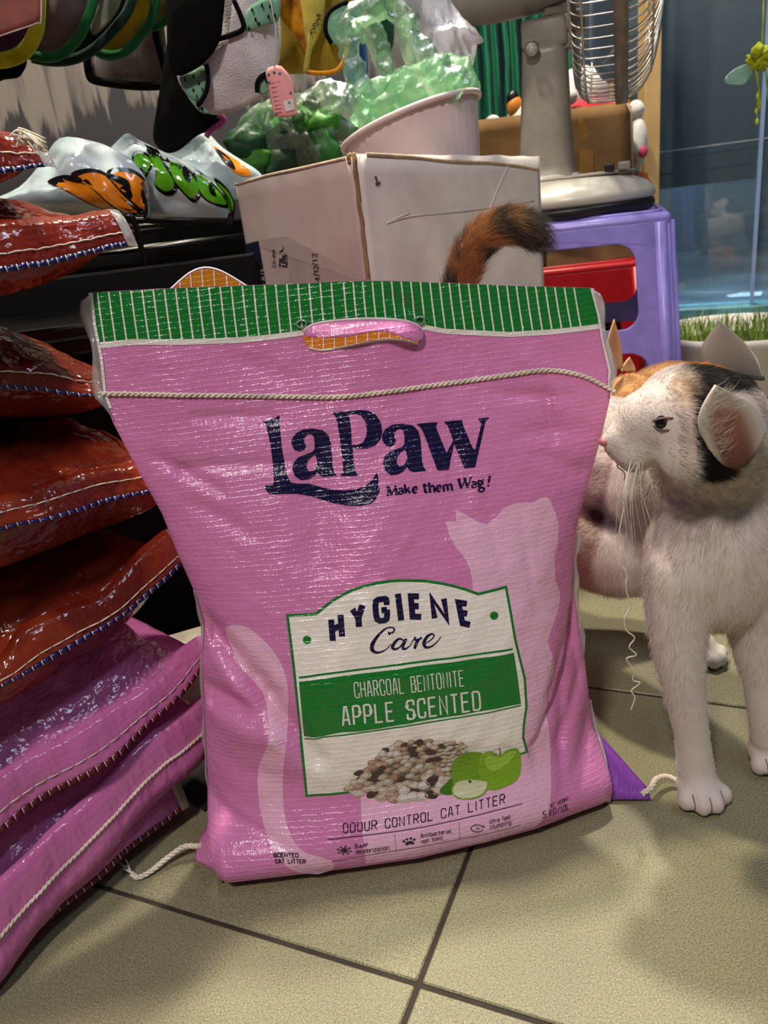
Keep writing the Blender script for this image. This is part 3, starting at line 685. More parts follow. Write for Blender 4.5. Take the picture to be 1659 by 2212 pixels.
  ('ink',3,'L',[52,-3119,424,-3038,424,-3023,428,-3011,438,-3011,438,-3008,448,-3017,451,-3068,451,-3095,445,-3116,427,-3122,419,-3129,401,-3112,395,-3055,395,-3050,396,-3046,400,-3042,405]),
  ('ink',3,'L',[52,-2909,451,-2885,451,-2871,447,-2876,432,-2886,420,-2907,401,-2933,395,-2972,395,-2989,401,-2982,419,-2973,432,-2955,446,-2933,451,-2909,451]),
  ('ink',3,'L',[52,-2764,395,-2703,475]),
  ('ink',3,'L',[52,-2721,452,-2788,452,-2815,446,-2836,428,-2842,420,-2849,402,-2832,395,-2764,395]),
  ('ink',3,'L',[52,-2629,452,-2605,452,-2591,447,-2596,432,-2606,420,-2627,402,-2653,395,-2692,395,-2709,402,-2702,420,-2693,432,-2675,447,-2653,452,-2629,452]),
  ('ink',3,'L',[52,-2581,395,-2538,452]),
  ('ink',3,'L',[52,-2550,436,-2537,444,-2524,450,-2513,452,-2466,452]),
  ('ink',3,'L',[52,-2453,395,-2411,451]),
  ('ink',3,'L',[52,-2400,465,-2393,474]),
  ('ink',3,'L',[52,-2355,451,-2259,451,-2397,395,-2301,394]),
  ('ink',3,'L',[52,-2206,450,-2149,450,-2131,444,-2137,426,-2161,394]),
  ('ink',3,'L',[52,-2137,426,-2214,427,-2232,423,-2246,411,-2246,411,-2250,398,-2238,394,-2161,394]),
  ('ink',3,'L',[52,-2030,472,-2071,418,-2079,400,-2067,393,-2045,393]),
  ('ink',3,'L',[52,-2078,448,-2013,448]),
  ('ink',3,'L',[52,-1990,393,-1949,449]),
  ('ink',3,'L',[52,-1939,463,-1932,472]),
  ('ink',3,'L',[52,-1845,449,-1821,449,-1807,444,-1811,430,-1820,418,-1840,399,-1866,393,-1905,393,-1922,399,-1917,418,-1908,430,-1891,444,-1869,449,-1845,449]),
  ('ink',3,'L',[52,-1794,393,-1754,449]),
  ('ink',3,'L',[52,-1754,449,-1686,449,-1669,443,-1674,426,-1697,393]),
 ],
 'feature_lettering#2': [
  ('ink',3,'L',[52,-67,522,19,591,45,591,26,521]),
  ('ink',3,'L',[52,-35,543,25,543]),
  ('ink',3,'L',[52,68,520,105,570]),
  ('ink',3,'L',[52,105,570,170,569,187,563,182,547,161,519]),
  ('ink',3,'L',[52,284,588,247,539,240,523,252,517,273,517]),
  ('ink',3,'L',[52,239,566,302,565]),
  ('ink',3,'L',[52,327,516,363,566]),
  ('ink',3,'L',[52,373,578,379,587]),
  ('ink',3,'L',[52,381,515,433,586]),
  ('ink',3,'L',[52,417,565,482,564,499,558,495,542,489,535,471,519,446,514,381,515]),
  ('ink',3,'L',[52,561,563,618,562,635,556,630,540,610,511]),
  ('ink',3,'L',[52,630,540,555,541,539,538,526,527,526,527,523,516,535,512,610,511]),
  ('ink',3,'L',[52,773,549,777,554,778,558,774,560,716,560,691,555,672,539,667,532,663,516,680,510,739,509,745,510,749,514,753,520]),
  ('ink',3,'L',[52,867,580,831,530,825,513,837,508,858,507]),
  ('ink',3,'L',[52,822,558,886,557]),
  ('ink',3,'L',[52,918,533,996,532,1010,535,1021,545,1021,545,1023,554,1014,557,964,557,939,552,920,536,915,529,911,512,929,507,984,506,989,507,993,510,996,515]),
  ('ink',3,'L',[52,1037,505,1072,556]),
  ('ink',3,'L',[52,1062,542,1074,549,1085,555,1096,556,1142,556]),
  ('ink',3,'L',[52,1161,504,1196,555]),
  ('ink',3,'L',[52,1205,568,1211,577]),
  ('ink',3,'L',[52,1259,555,1316,554,1333,549,1329,532,1309,502]),
  ('ink',3,'L',[52,1329,532,1254,533,1237,530,1225,519,1225,519,1222,507,1234,503,1309,502]),
  ('ink',3,'L',[52,1363,502,1413,575]),
  ('ink',3,'L',[52,1422,489,1440,506]),
  ('ink',3,'L',[52,-110,416,-75,471]),
  ('ink',3,'L',[52,-75,471,-11,470,5,464,1,447,-19,414]),
  ('ink',3,'L',[52,102,469,125,469,139,464,135,449,127,437,109,419,85,413,49,414,32,420,37,438,44,450,59,465,80,469,102,469]),
  ('ink',3,'L',[52,153,412,188,468]),
  ('ink',3,'L',[52,188,468,252,467,269,461,264,443,244,411]),
  ('ink',3,'L',[52,476,487,441,432,435,414,447,407,468,407]),
  ('ink',3,'L',[52,433,463,494,462]),
  ('ink',3,'L',[52,588,462,611,462,625,456,622,442,614,430,597,411,573,405,536,406,519,413,523,431,531,443,545,458,566,462,588,462]),
  ('ink',3,'L',[52,641,404,766,460]),
  ('ink',3,'L',[52,675,461,733,403]),
  ('ink',3,'L',[52,785,402,818,459]),
  ('ink',3,'L',[52,827,473,833,482]),
  ('ink',3,'L',[52,955,446,959,452,960,456,955,458,898,458,874,453,856,435,852,427,848,408,865,401,922,401,928,402,933,407,936,413]),
 ],
 'feature_lettering#3': [
  ('ink',3,'L',[52,3356,585,3323,533,3320,516,3336,510,3372,510,3395,516,3412,533,3445,586]),
  ('ink',3,'L',[52,3450,511,3496,586]),
  ('ink',3,'L',[52,3573,586,3541,534,3536,517,3548,511,3568,511]),
  ('ink',3,'L',[52,3532,563,3591,563]),
  ('ink',3,'L',[52,3608,511,3639,564]),
  ('ink',3,'L',[52,3630,550,3641,557,3652,563,3662,565,3706,565]),
  ('ink',3,'L',[52,3755,565,3808,565,3825,559,3821,542,3804,512]),
  ('ink',3,'L',[52,3821,542,3750,542,3735,538,3724,527,3724,527,3722,515,3733,511,3804,512]),
  ('ink',3,'L',[52,4066,588,4046,588,4028,582,4013,566,3983,512]),
  ('ink',3,'L',[52,3985,564,4045,564]),
  ('ink',3,'L',[52,4102,566,4156,566,4172,560,4170,543,4154,512]),
  ('ink',3,'L',[52,4170,543,4098,543,4083,539,4072,528,4072,528,4071,516,4082,512,4154,512]),
  ('ink',3,'L',[52,4306,555,4309,561,4309,565,4305,567,4237,566,4224,563,4216,554,4216,554,4214,545,4223,541,4282,538,4291,535,4290,525,4290,525,4282,515,4269,512,4201,512,4196,514,4197,518,4200,524]),
  ('ink',3,'L',[52,4391,590,4363,536,4359,518,4371,512,4391,512]),
  ('ink',3,'L',[52,4351,565,4412,566]),
  ('ink',3,'L',[52,3403,442,3406,449,3406,453,3401,455,3333,455,3306,449,3289,429,3285,421,3285,401,3306,394,3374,394,3381,396,3385,401,3387,408]),
  ('ink',3,'L',[52,3444,394,3483,480]),
  ('ink',3,'L',[52,3532,455,3517,421,3517,401,3539,394,3582,394,3609,401,3625,421,3640,456]),
  ('ink',3,'L',[52,3663,394,3689,456]),
  ('ink',3,'L',[52,3689,456,3729,456,3757,450,3760,434,3745,394]),
  ('ink',3,'L',[52,3769,456,3810,456,3838,450,3841,434,3826,394]),
  ('ink',3,'L',[52,3867,367,3899,455]),
  ('ink',3,'L',[52,3899,455,3975,455,3997,449,3997,430,3994,421,3978,400,3951,394,3875,394]),
  ('ink',3,'L',[52,4047,393,4070,455]),
  ('ink',3,'L',[52,4076,470,4081,480]),
  ('ink',3,'L',[52,4109,393,4132,455]),
  ('ink',3,'L',[52,4132,455,4208,455,4230,449,4230,429,4218,393]),
  ('ink',3,'L',[52,4377,392,4300,392,4278,399,4276,420,4279,429,4295,449,4322,455,4365,455,4387,448,4388,428,4378,393,4364,372,4337,365,4260,365]),
 ],
 'corner_lettering': [
  ('ink',3,'L',[80,-6879,527,-6876,534,-6878,540,-6889,542,-6960,545,-6981,543,-6992,534,-6992,534,-6989,524,-6971,520,-6912,516,-6893,511,-6892,501,-6892,501,-6903,491,-6925,489,-6995,492,-7006,494,-7007,500,-7004,508]),
  ('ink',3,'L',[80,-6715,519,-6711,527,-6713,533,-6725,535,-6787,538,-6815,535,-6829,524,-6839,502,-6836,489,-6813,484,-6751,481,-6737,483,-6730,489,-6726,497]),
  ('ink',3,'L',[80,-6543,528,-6656,533,-6683,478,-6570,473]),
  ('ink',3,'L',[80,-6669,507,-6572,503]),
  ('ink',3,'L',[80,-6519,470,-6491,526,-6407,465,-6378,522]),
  ('ink',3,'L',[80,-6326,520,-6212,516]),
  ('ink',3,'L',[80,-6300,459,-6269,518]),
  ('ink',3,'L',[80,-6047,510,-6161,514,-6193,454,-6080,449]),
  ('ink',3,'L',[80,-6176,485,-6080,481]),
  ('ink',3,'L',[80,-6029,446,-5995,509]),
  ('ink',3,'L',[80,-5995,509,-5914,506,-5891,501,-5891,486,-5905,461,-5922,446,-5950,443,-6029,446]),
  ('ink',3,'L',[80,-6885,434,-6879,444,-6879,451,-6890,454,-6946,457,-6971,453,-6986,439,-7001,412,-7002,396,-6982,390,-6926,387,-6913,389,-6905,397,-6899,408]),
  ('ink',3,'L',[80,-6865,384,-6792,450,-6763,448,-6764,379]),
  ('ink',3,'L',[80,-6835,405,-6770,401]),
  ('ink',3,'L',[80,-6681,444,-6580,439]),
  ('ink',3,'L',[80,-6667,374,-6631,442]),
  ('ink',3,'L',[80,-6408,430,-6445,362,-6344,356]),
  ('ink',3,'L',[80,-6286,353,-6249,421]),
  ('ink',3,'L',[80,-6191,418,-6090,413]),
  ('ink',3,'L',[80,-6178,346,-6140,415]),
  ('ink',3,'L',[80,-6044,410,-5943,404]),
  ('ink',3,'L',[80,-6032,336,-5994,407]),
  ('ink',3,'L',[80,-5797,396,-5898,402,-5937,330,-5837,322]),
  ('ink',3,'L',[80,-5916,369,-5831,363]),
  ('ink',3,'L',[80,-5792,319,-5752,394]),
  ('ink',3,'L',[80,-5752,394,-5677,389,-5660,384,-5661,369,-5661,369,-5676,354,-5699,351,-5773,355]),
  ('ink',3,'L',[80,-5722,352,-5692,312]),
 ],
 'weight_lettering': [
  ('ink',3,'L',[52,6489,485,6514,557,6566,486,6590,557]),
  ('ink',3,'L',[52,6702,558,6625,558,6601,486,6678,487]),
  ('ink',3,'L',[52,6612,524,6678,525]),
  ('ink',3,'L',[52,6737,558,6816,557]),
  ('ink',3,'L',[52,6751,487,6776,557]),
  ('ink',3,'L',[52,6950,555,6952,487,6998,534,7009,486,7065,553]),
  ('ink',3,'L',[52,7179,551,7100,552,7072,486,7151,486]),
  ('ink',3,'L',[52,7086,521,7153,521]),
  ('ink',3,'L',[52,7195,487,7224,551]),
  ('ink',3,'L',[52,7337,534,7342,543,7343,550,7335,552,7293,552,7273,547,7260,533,7248,507,7248,492,7263,487,7299,488,7314,492,7324,504,7331,520]),
  ('ink',3,'L',[52,7331,520,7292,519]),
  ('ink',3,'L',[52,7352,489,7382,553]),
  ('ink',3,'L',[52,7429,491,7458,555]),
  ('ink',3,'L',[52,7367,523,7444,525]),
  ('ink',3,'L',[52,7493,556,7569,559]),
  ('ink',3,'L',[52,7503,492,7531,557]),
  ('ink',3,'L',[52,7588,501,7591,510]),
  ('ink',3,'L',[52,7601,535,7605,542]),
  ('ink',3,'L',[72,6247,459,6140,460,6116,453,6104,431,6104,431,6106,408,6126,399,6195,398,6223,386,6229,351,6229,351,6217,314,6187,302,6106,304,6093,310,6089,326,6091,347]),
  ('ink',3,'L',[72,6463,294,6480,454]),
  ('ink',3,'L',[72,6618,451,6466,366]),
  ('ink',3,'L',[72,6503,386,6603,289]),
  ('ink',3,'L',[72,6812,400,6815,423,6813,439,6798,445,6722,448,6688,438,6672,404,6667,340,6677,301,6708,286,6773,284,6798,294,6806,326,6808,366]),
  ('ink',3,'L',[72,6808,366,6738,368]),
  ('ink',3,'L',[72,6870,281,7022,438]),
  ('ink',3,'L',[72,7096,408,7127,436,7116,274]),
  ('ink',3,'L',[72,7300,432,7335,432,7359,423,7363,395,7360,322,7351,282,7321,268,7264,270,7231,285,7219,326,7224,398,7238,425,7266,433,7300,432]),
  ('ink',3,'L',[72,7432,431,7427,265,7570,261]),
 ],
 'splash_icon': [
  ('inkg',3,'P',[[-3612,488,-3648,468,-3709,454,-3780,452,-3840,461,-3875,480,-3874,502,-3839,522,-3779,534,-3708,537,-3647,528,-3611,510]]),
  ('inkg',3,'L',[72,-3646,483,-3469,466]),
  ('inkg',3.1,'P',[[-3420,463,-3444,452,-3483,449,-3513,456,-3518,468,-3494,479,-3455,482,-3425,475]]),
  ('inkg',3,'L',[72,-3708,465,-3634,426]),
  ('inkg',3.1,'P',[[-3585,423,-3609,411,-3648,408,-3678,415,-3682,428,-3658,440,-3620,443,-3589,436]]),
  ('inkg',3,'L',[72,-3791,465,-3860,427]),
  ('inkg',3.1,'P',[[-3812,424,-3836,413,-3873,409,-3903,416,-3907,429,-3884,440,-3846,444,-3816,437]]),
  ('inkg',3,'L',[72,-3846,482,-4016,468]),
  ('inkg',3.1,'P',[[-3968,466,-3991,455,-4029,452,-4059,458,-4063,471,-4040,481,-4002,484,-3972,478]]),
  ('inkg',3,'L',[72,-3841,507,-4013,523]),
  ('inkg',3.1,'P',[[-3966,521,-3989,510,-4027,508,-4056,514,-4061,525,-4038,535,-4000,538,-3970,532]]),
  ('inkg',3,'L',[72,-3780,524,-3854,560]),
  ('inkg',3.1,'P',[[-3806,558,-3829,548,-3867,545,-3897,551,-3902,562,-3878,572,-3841,575,-3811,569]]),
  ('inkg',3,'L',[72,-3697,525,-3628,559]),
  ('inkg',3.1,'P',[[-3580,557,-3603,547,-3642,544,-3672,550,-3677,562,-3653,572,-3615,574,-3584,568]]),
  ('inkg',3,'L',[72,-3641,508,-3467,521]),
  ('inkg',3.1,'P',[[-3418,519,-3442,508,-3481,506,-3511,512,-3516,524,-3492,534,-3454,536,-3423,530]]),
 ],
 'paw_icon': [
  ('inkg',3,'P',[[-876,462,-828,483,-754,500,-692,505,-630,505,-562,506,-501,501,-458,483,-435,461,-440,441,-476,428,-556,438,-651,448,-732,440,-801,433,-856,444]]),
  ('inkg',3,'P',[[-812,511,-844,497,-900,493,-946,502,-956,518,-924,532,-868,535,-822,527]]),
  ('inkg',3,'P',[[-648,542,-681,529,-736,525,-782,534,-792,549,-760,563,-704,566,-658,558]]),
  ('inkg',3,'P',[[-459,546,-491,533,-546,530,-592,539,-602,554,-570,568,-514,571,-469,562]]),
  ('inkg',3,'P',[[-314,513,-346,499,-401,497,-447,507,-457,524,-425,537,-370,539,-324,529]]),
 ],
 'clock_icon': [
  ('inkg',3,'L',[72,2925,427,2867,408,2782,397,2681,397,2576,407,2482,424,2409,448,2367,474,2361,499,2391,521,2454,537,2542,546,2643,546,2746,538,2837,521,2906,499]),
  ('inkg',3,'P',[[2877,512,3059,487,2944,457]]),
  ('inkg',3,'L',[64,2648,516,2659,467,2778,472]),
 ],
 'brand_lettering': [
  ('navy',3,'P',[[-4232,7808,-4040,7816,-3705,7852,-3499,7899,-3599,7717,-3748,7331,-3803,7044,-3803,6893,-3731,6785,-3492,6761,-2970,6729,-2531,6663,-2077,6613,-1537,6596,-984,6609,-554,6657,-209,6750,17,6869,37,6758,-36,6640,60,6623,1,6543,-182,6466,-156,6445,-473,6364,-968,6341,-1521,6351,-2063,6388,-2585,6455,-3030,6527,-3606,6593,-4137,6616,-4615,6617,-4831,6647,-4895,6714,-4857,6770,-4633,6770,-4498,6777,-4418,6858,-4305,7057,-4174,7369,-4127,7628,-4113,7768]]),
  ('navy',3,'P',[[-3303,7396,-3246,7310,-3050,7279,-2841,7306,-2734,7368,-2788,7431,-2727,7503,-2591,7551,-2442,7557,-2344,7514,-2360,7403,-2429,7299,-2531,7254,-2808,7224,-3158,7183,-3384,7112,-3513,7011,-3493,6889,-3290,6811,-2974,6810,-2673,6859,-2513,6926,-2479,6867,-2297,6830,-1710,6844,-1799,6904,-1817,7011,-1750,7217,-1709,7386,-1746,7519,-1927,7604,-2320,7641,-2700,7639,-3036,7583,-3261,7486],[-2480,7201,-2680,7159,-2863,7081,-2931,7000,-2857,6935,-2685,6941,-2509,7002,-2416,7084,-2434,7188]]),
  ('navy',3,'P',[[417,7383,497,7299,699,7272,899,7301,989,7363,919,7424,959,7496,1080,7547,1226,7555,1334,7513,1350,7403,1309,7300,1220,7256,954,7223,621,7179,418,7106,317,7002,372,6882,598,6810,912,6816,1193,6868,1330,6934,1381,6877,1571,6838,2151,6844,2043,6906,1994,7015,2003,7220,1998,7389,1923,7522,1719,7606,1322,7639,947,7633,631,7574,435,7473],[1285,7206,1099,7165,941,7087,896,7003,989,6940,1156,6949,1312,7011,1381,7094,1334,7195]]),
  ('navy',3,'P',[[-1443,7892,-947,7894,-323,7903,43,7880,299,7810,448,7690,468,7533,352,7400,90,7303,-249,7266,-574,7268,-840,7281,-908,7075,-910,6920,-851,6857,-730,6826,-1152,6830,-1576,6842,-1448,6884,-1387,6955,-1342,7134,-1302,7444,-1278,7706,-1315,7832],[-769,7846,-469,7848,-285,7806,-168,7717,-141,7587,-215,7460,-394,7366,-648,7329,-870,7335,-787,7592]]),
  ('navy',3,'P',[[1890,7623,2311,7636,2766,7637,2679,7567,3093,7112,3380,7326,3180,7580,3026,7642,3411,7661,3764,7669,3801,7584,4191,7191,4298,7164,4562,7611,4428,7690,4901,7710,4725,7637,4296,6874,3839,6857,3411,7273,3155,6838,2646,6838,2154,7473,2041,7567]]),
 ],
 'slogan_lettering': [
  ('navy',3,'L',[88,339,6485,415,6621]),
  ('navy',3,'L',[208,415,6621,520,6486]),
  ('navy',3,'L',[88,520,6486,733,6624]),
  ('navy',3,'L',[224,733,6624,744,6491]),
  ('navy',3,'L',[80,332,6617,443,6620]),
  ('navy',3,'L',[80,692,6625,788,6625]),
  ('navy',3,'L',[72,282,6481,422,6483]),
  ('navy',3,'L',[80,660,6488,814,6491]),
  ('navy',3,'R',[893,6558,842,6581,904,6563,857,6584,920,6570,880,6589,934,6576,909,6595,945,6578,940,6597,957,6576,970,6599,969,6573,1003,6597,974,6569,1038,6590,975,6565,1065,6576,976,6552,1074,6555,972,6531,1076,6531,966,6509,1075,6508,961,6494,1075,6493]),
  ('navy',3,'R',[1017,6550,1022,6539,992,6550,999,6536,957,6549,965,6532,918,6546,933,6528,883,6542,912,6523,854,6536,903,6518,829,6528,899,6513,810,6518,901,6511,802,6503,907,6514,828,6491,900,6514,858,6484,906,6510,890,6480,918,6505,926,6479,926,6503,959,6484,939,6503,987,6492,963,6506,1010,6499,989,6511,1024,6504,1007,6514]),
  ('navy',3,'L',[200,1152,6495,1151,6636]),
  ('navy',3,'L',[80,1151,6541,1362,6591]),
  ('navy',3,'L',[200,1225,6554,1365,6498]),
  ('navy',3,'L',[72,1109,6635,1179,6638]),
  ('navy',3,'R',[1503,6535,1504,6546,1538,6534,1539,6546,1589,6533,1590,6545,1643,6533,1638,6546,1687,6537,1660,6549,1709,6550,1659,6553,1711,6566,1652,6561,1702,6582,1638,6568,1679,6596,1630,6569,1636,6600,1626,6569,1593,6599,1606,6569,1551,6595,1582,6567,1514,6587,1567,6564,1482,6576,1558,6557,1456,6563,1549,6548,1436,6547,1545,6538,1426,6530,1548,6531,1439,6513,1546,6525,1461,6498,1552,6516,1491,6485,1560,6508,1532,6475,1563,6505,1580,6476,1571,6502,1619,6483,1599,6503,1650,6491,1633,6506,1670,6496,1658,6507]),
  ('navy',3,'L',[216,2041,6484,2014,6633]),
  ('navy',3,'R',[1988,6478,2043,6511,2002,6477,2052,6507,2024,6475,2065,6502,2051,6472,2077,6497,2082,6471,2084,6495,2111,6475,2095,6494,2134,6481,2114,6496,2152,6486,2134,6498,2163,6490,2149,6500]),
  ('navy',3,'L',[80,1937,6590,2161,6597]),
  ('navy',3,'L',[208,2253,6485,2231,6643]),
  ('navy',3,'R',[2261,6559,2244,6569,2286,6563,2263,6576,2320,6569,2293,6585,2353,6574,2327,6595,2374,6575,2362,6602,2384,6573,2395,6604,2386,6572,2430,6601,2384,6570,2463,6592,2386,6565,2485,6578,2391,6551,2496,6556,2395,6528,2500,6531,2396,6505,2503,6507,2397,6489,2505,6491]),
  ('navy',3,'L',[72,2182,6638,2252,6643]),
  ('navy',3,'L',[72,2196,6481,2309,6485]),
  ('navy',3,'L',[72,2394,6486,2507,6489]),
  ('navy',3,'R',[2571,6537,2571,6549,2606,6537,2607,6549,2658,6537,2657,6549,2712,6537,2705,6551,2756,6542,2728,6554,2777,6555,2726,6558,2778,6571,2718,6566,2767,6587,2704,6573,2742,6601,2695,6574,2698,6605,2691,6574,2655,6604,2671,6574,2614,6599,2648,6571,2577,6591,2632,6567,2546,6579,2624,6561,2522,6565,2617,6551,2504,6549,2614,6541,2495,6531,2617,6535,2510,6514,2616,6528,2534,6499,2622,6519,2565,6486,2632,6511,2607,6477,2635,6508,2655,6479,2643,6505,2694,6487,2671,6507,2724,6495,2705,6510,2743,6501,2730,6511]),
  ('navy',3,'L',[200,2878,6495,2862,6592]),
  ('navy',3,'R',[2883,6564,2863,6573,2906,6568,2879,6580,2937,6575,2904,6590,2967,6580,2935,6601,2985,6580,2970,6608,2989,6579,3008,6608,2991,6577,3044,6604,2993,6574,3076,6593,2996,6569,3099,6579,3003,6555,3110,6558,3007,6533,3115,6534,3010,6511,3117,6511,3012,6495,3119,6496]),
  ('navy',3,'R',[3056,6564,3037,6573,3083,6568,3056,6581,3119,6575,3087,6591,3154,6581,3122,6602,3177,6582,3158,6609,3185,6581,3195,6611,3185,6580,3233,6608,3184,6578,3266,6598,3187,6573,3290,6583,3195,6558,3302,6562,3201,6536,3309,6537,3206,6513,3314,6514,3209,6497,3318,6498]),
  ('navy',3,'L',[72,2834,6491,2935,6494]),
  ('navy',3,'L',[72,3197,6497,3330,6498]),
  ('navy',3,'L',[224,3577,6669,3694,6515]),
  ('navy',3,'L',[88,3694,6515,3862,6663]),
  ('navy',3,'L',[224,3836,6682,3970,6525]),
  ('navy',3,'L',[88,3970,6525,4104,6696]),
  ('navy',3,'L',[80,3521,6667,3660,6674]),
  ('navy',3,'L',[80,3782,6682,3903,6688]),
  ('navy',3,'L',[80,4050,6696,4159,6701]),
  ('navy',3,'R',[4188,6600,4130,6622,4197,6605,4145,6625,4211,6613,4165,6632,4223,6619,4192,6639,4232,6622,4222,6642,4245,6620,4251,6644,4258,6617,4284,6643,4265,6613,4321,6637,4267,6609,4352,6623,4272,6596,4368,6601,4275,6574,4377,6576,4276,6551,4383,6552,4276,6535,4388,6537]),
  ('navy',3,'R',[4312,6595,4321,6583,4288,6594,4299,6579,4254,6591,4268,6575,4216,6588,4237,6569,4183,6583,4218,6564,4157,6576,4211,6558,4135,6567,4209,6553,4120,6555,4212,6551,4118,6540,4216,6554,4146,6528,4210,6554,4178,6522,4217,6550,4211,6519,4230,6545,4246,6519,4239,6543,4277,6525,4252,6543,4302,6533,4274,6548,4322,6542,4297,6553,4334,6547,4315,6557]),
  ('navy',3,'R',[4566,6646,4552,6623,4545,6649,4528,6625,4511,6654,4497,6627,4468,6658,4473,6628,4420,6655,4475,6627,4393,6639,4476,6626,4381,6621,4473,6616,4378,6603,4476,6606,4389,6584,4481,6603,4426,6571,4483,6601,4469,6564,4500,6597,4514,6560,4523,6593,4557,6561,4538,6592,4598,6566,4550,6595,4635,6576,4567,6602,4665,6588,4578,6608,4688,6608,4573,6607,4654,6627,4582,6605,4616,6636,4564,6613,4596,6640,4533,6625,4595,6635,4522,6645,4597,6637,4572,6656,4638,6643,4624,6660,4685,6649,4674,6664,4717,6654,4707,6665]),
  ('navy',3,'R',[4477,6583,4505,6571,4460,6579,4493,6565,4434,6573,4475,6558,4406,6563,4469,6553,4398,6545,4474,6557,4440,6533,4475,6558,4483,6526,4507,6553,4526,6520,4551,6548,4565,6514,4591,6543,4603,6508,4628,6539,4641,6503,4669,6534,4663,6499,4715,6527,4659,6500,4756,6511,4663,6499,4750,6490,4655,6488,4727,6472,4639,6476,4694,6457,4623,6470,4654,6447,4598,6469,4607,6443,4561,6471,4554,6443,4524,6475,4504,6446,4502,6479,4461,6452,4492,6481,4431,6463,4484,6485,4414,6476,4480,6488,4411,6491,4479,6491,4424,6505,4492,6496,4459,6514,4525,6503,4501,6521,4562,6511,4541,6527,4587,6516,4569,6530]),
  ('navy',3,'L',[184,4946,6721,4900,6604]),
  ('navy',3,'P',[[4936,6561,4928,6551,4905,6545,4876,6545,4853,6552,4843,6562,4851,6572,4874,6578,4903,6578,4926,6571]]),
 ],
 'top_band': [
  ('green',1,'P',[[-9900,9200,-9527,9206,-9016,9213,-8497,9219,-7991,9208,-7497,9195,-7012,9183,-6534,9171,-6054,9165,-5568,9160,-5075,9156,-4577,9153,-4071,9159,-3564,9169,-3058,9179,-2546,9198,-2033,9218,-1515,9243,-996,9269,-480,9295,32,9322,535,9329,1032,9311,1536,9293,2050,9276,2570,9264,3077,9223,3584,9185,4096,9176,4600,9168,5110,9162,5625,9157,6146,9153,6678,9170,7206,9186,7729,9201,8251,9224,8784,9253,9342,9283,9850,9314,9850,9995,9344,9995,8837,9995,8331,9995,7824,9995,7318,9995,6812,9995,6305,9995,5799,9995,5292,9995,4786,9995,4279,9995,3773,9995,3267,9995,2760,9995,2254,9995,1747,9995,1241,9995,735,9995,228,9995,-278,9995,-785,9995,-1291,9995,-1797,9995,-2304,9995,-2810,9995,-3317,9995,-3823,9995,-4329,9995,-4836,9995,-5342,9995,-5849,9995,-6355,9995,-6862,9995,-7368,9995,-7874,9995,-8381,9995,-8887,9995,-9394,9995,-9900,9995]]),
  ('white',2,'R',[-9900,9240,-9900,9150,-9527,9246,-9527,9156,-9016,9253,-9016,9163,-8497,9259,-8497,9169,-7991,9248,-7991,9158,-7497,9235,-7497,9145,-7012,9223,-7012,9133,-6534,9211,-6534,9121,-6054,9205,-6054,9115,-5568,9200,-5568,9110,-5075,9196,-5075,9106,-4577,9193,-4577,9103,-4071,9199,-4071,9109,-3564,9209,-3564,9119,-3058,9219,-3058,9129,-2546,9238,-2546,9148,-2033,9258,-2033,9168,-1515,9283,-1515,9193,-996,9309,-996,9219,-480,9335,-480,9245,32,9362,32,9272,535,9369,535,9279,1032,9351,1032,9261,1536,9333,1536,9243,2050,9316,2050,9226,2570,9304,2570,9214,3077,9263,3077,9173,3584,9225,3584,9135,4096,9216,4096,9126,4600,9208,4600,9118,5110,9202,5110,9112,5625,9197,5625,9107,6146,9193,6146,9103,6678,9210,6678,9120,7206,9226,7206,9136,7729,9241,7729,9151,8251,9264,8251,9174,8784,9293,8784,9203,9342,9323,9342,9233,9850,9354,9850,9264]),
 ],
 'band_stripe': [
  ('white',2,'L',[128,-9629,9993,-9610,9610,-9645,9219]),
  ('white',2,'L',[128,-9191,9992,-9180,9612,-9213,9224]),
  ('white',2,'L',[128,-8750,9990,-8740,9614,-8770,9230]),
  ('white',2,'L',[128,-8313,9989,-8300,9613,-8328,9230]),
  ('white',2,'L',[128,-7882,9988,-7867,9607,-7898,9220]),
  ('white',2,'L',[128,-7458,9988,-7444,9602,-7477,9209]),
  ('white',2,'L',[128,-7038,9989,-7032,9597,-7063,9199]),
  ('white',2,'L',[128,-6624,9990,-6621,9593,-6654,9188]),
  ('white',2,'L',[128,-6207,9992,-6207,9590,-6247,9182]),
  ('white',2,'L',[128,-5782,9993,-5791,9588,-5837,9177]),
  ('white',2,'L',[128,-5354,9993,-5373,9587,-5422,9174]),
  ('white',2,'L',[128,-4924,9992,-4952,9586,-5005,9171]),
  ('white',2,'L',[128,-4495,9992,-4528,9584,-4585,9167]),
  ('white',2,'L',[128,-4065,9993,-4103,9586,-4162,9172]),
  ('white',2,'L',[128,-3636,9993,-3680,9590,-3738,9180]),
  ('white',2,'L',[128,-3206,9994,-3256,9595,-3317,9189]),
  ('white',2,'L',[128,-2774,9996,-2831,9600,-2895,9199]),
  ('white',2,'L',[128,-2339,9996,-2404,9608,-2469,9215]),
  ('white',2,'L',[128,-1902,9996,-1973,9616,-2042,9232]),
  ('white',2,'L',[128,-1465,9993,-1540,9626,-1609,9253]),
  ('white',2,'L',[128,-1029,9989,-1105,9635,-1173,9275]),
  ('white',2,'L',[128,-595,9985,-671,9643,-735,9297]),
  ('white',2,'L',[128,-121,9980,-195,9653,-254,9321]),
  ('white',2,'L',[128,251,9979,180,9663,126,9343]),
  ('white',2,'L',[128,625,9980,554,9665,501,9346]),
  ('white',2,'L',[128,1001,9982,928,9659,874,9332]),
  ('white',2,'L',[128,1382,9985,1307,9653,1252,9319]),
  ('white',2,'L',[128,1768,9988,1697,9649,1636,9305]),
  ('white',2,'L',[128,2155,9992,2092,9645,2028,9292]),
  ('white',2,'L',[128,2542,9995,2474,9641,2423,9284]),
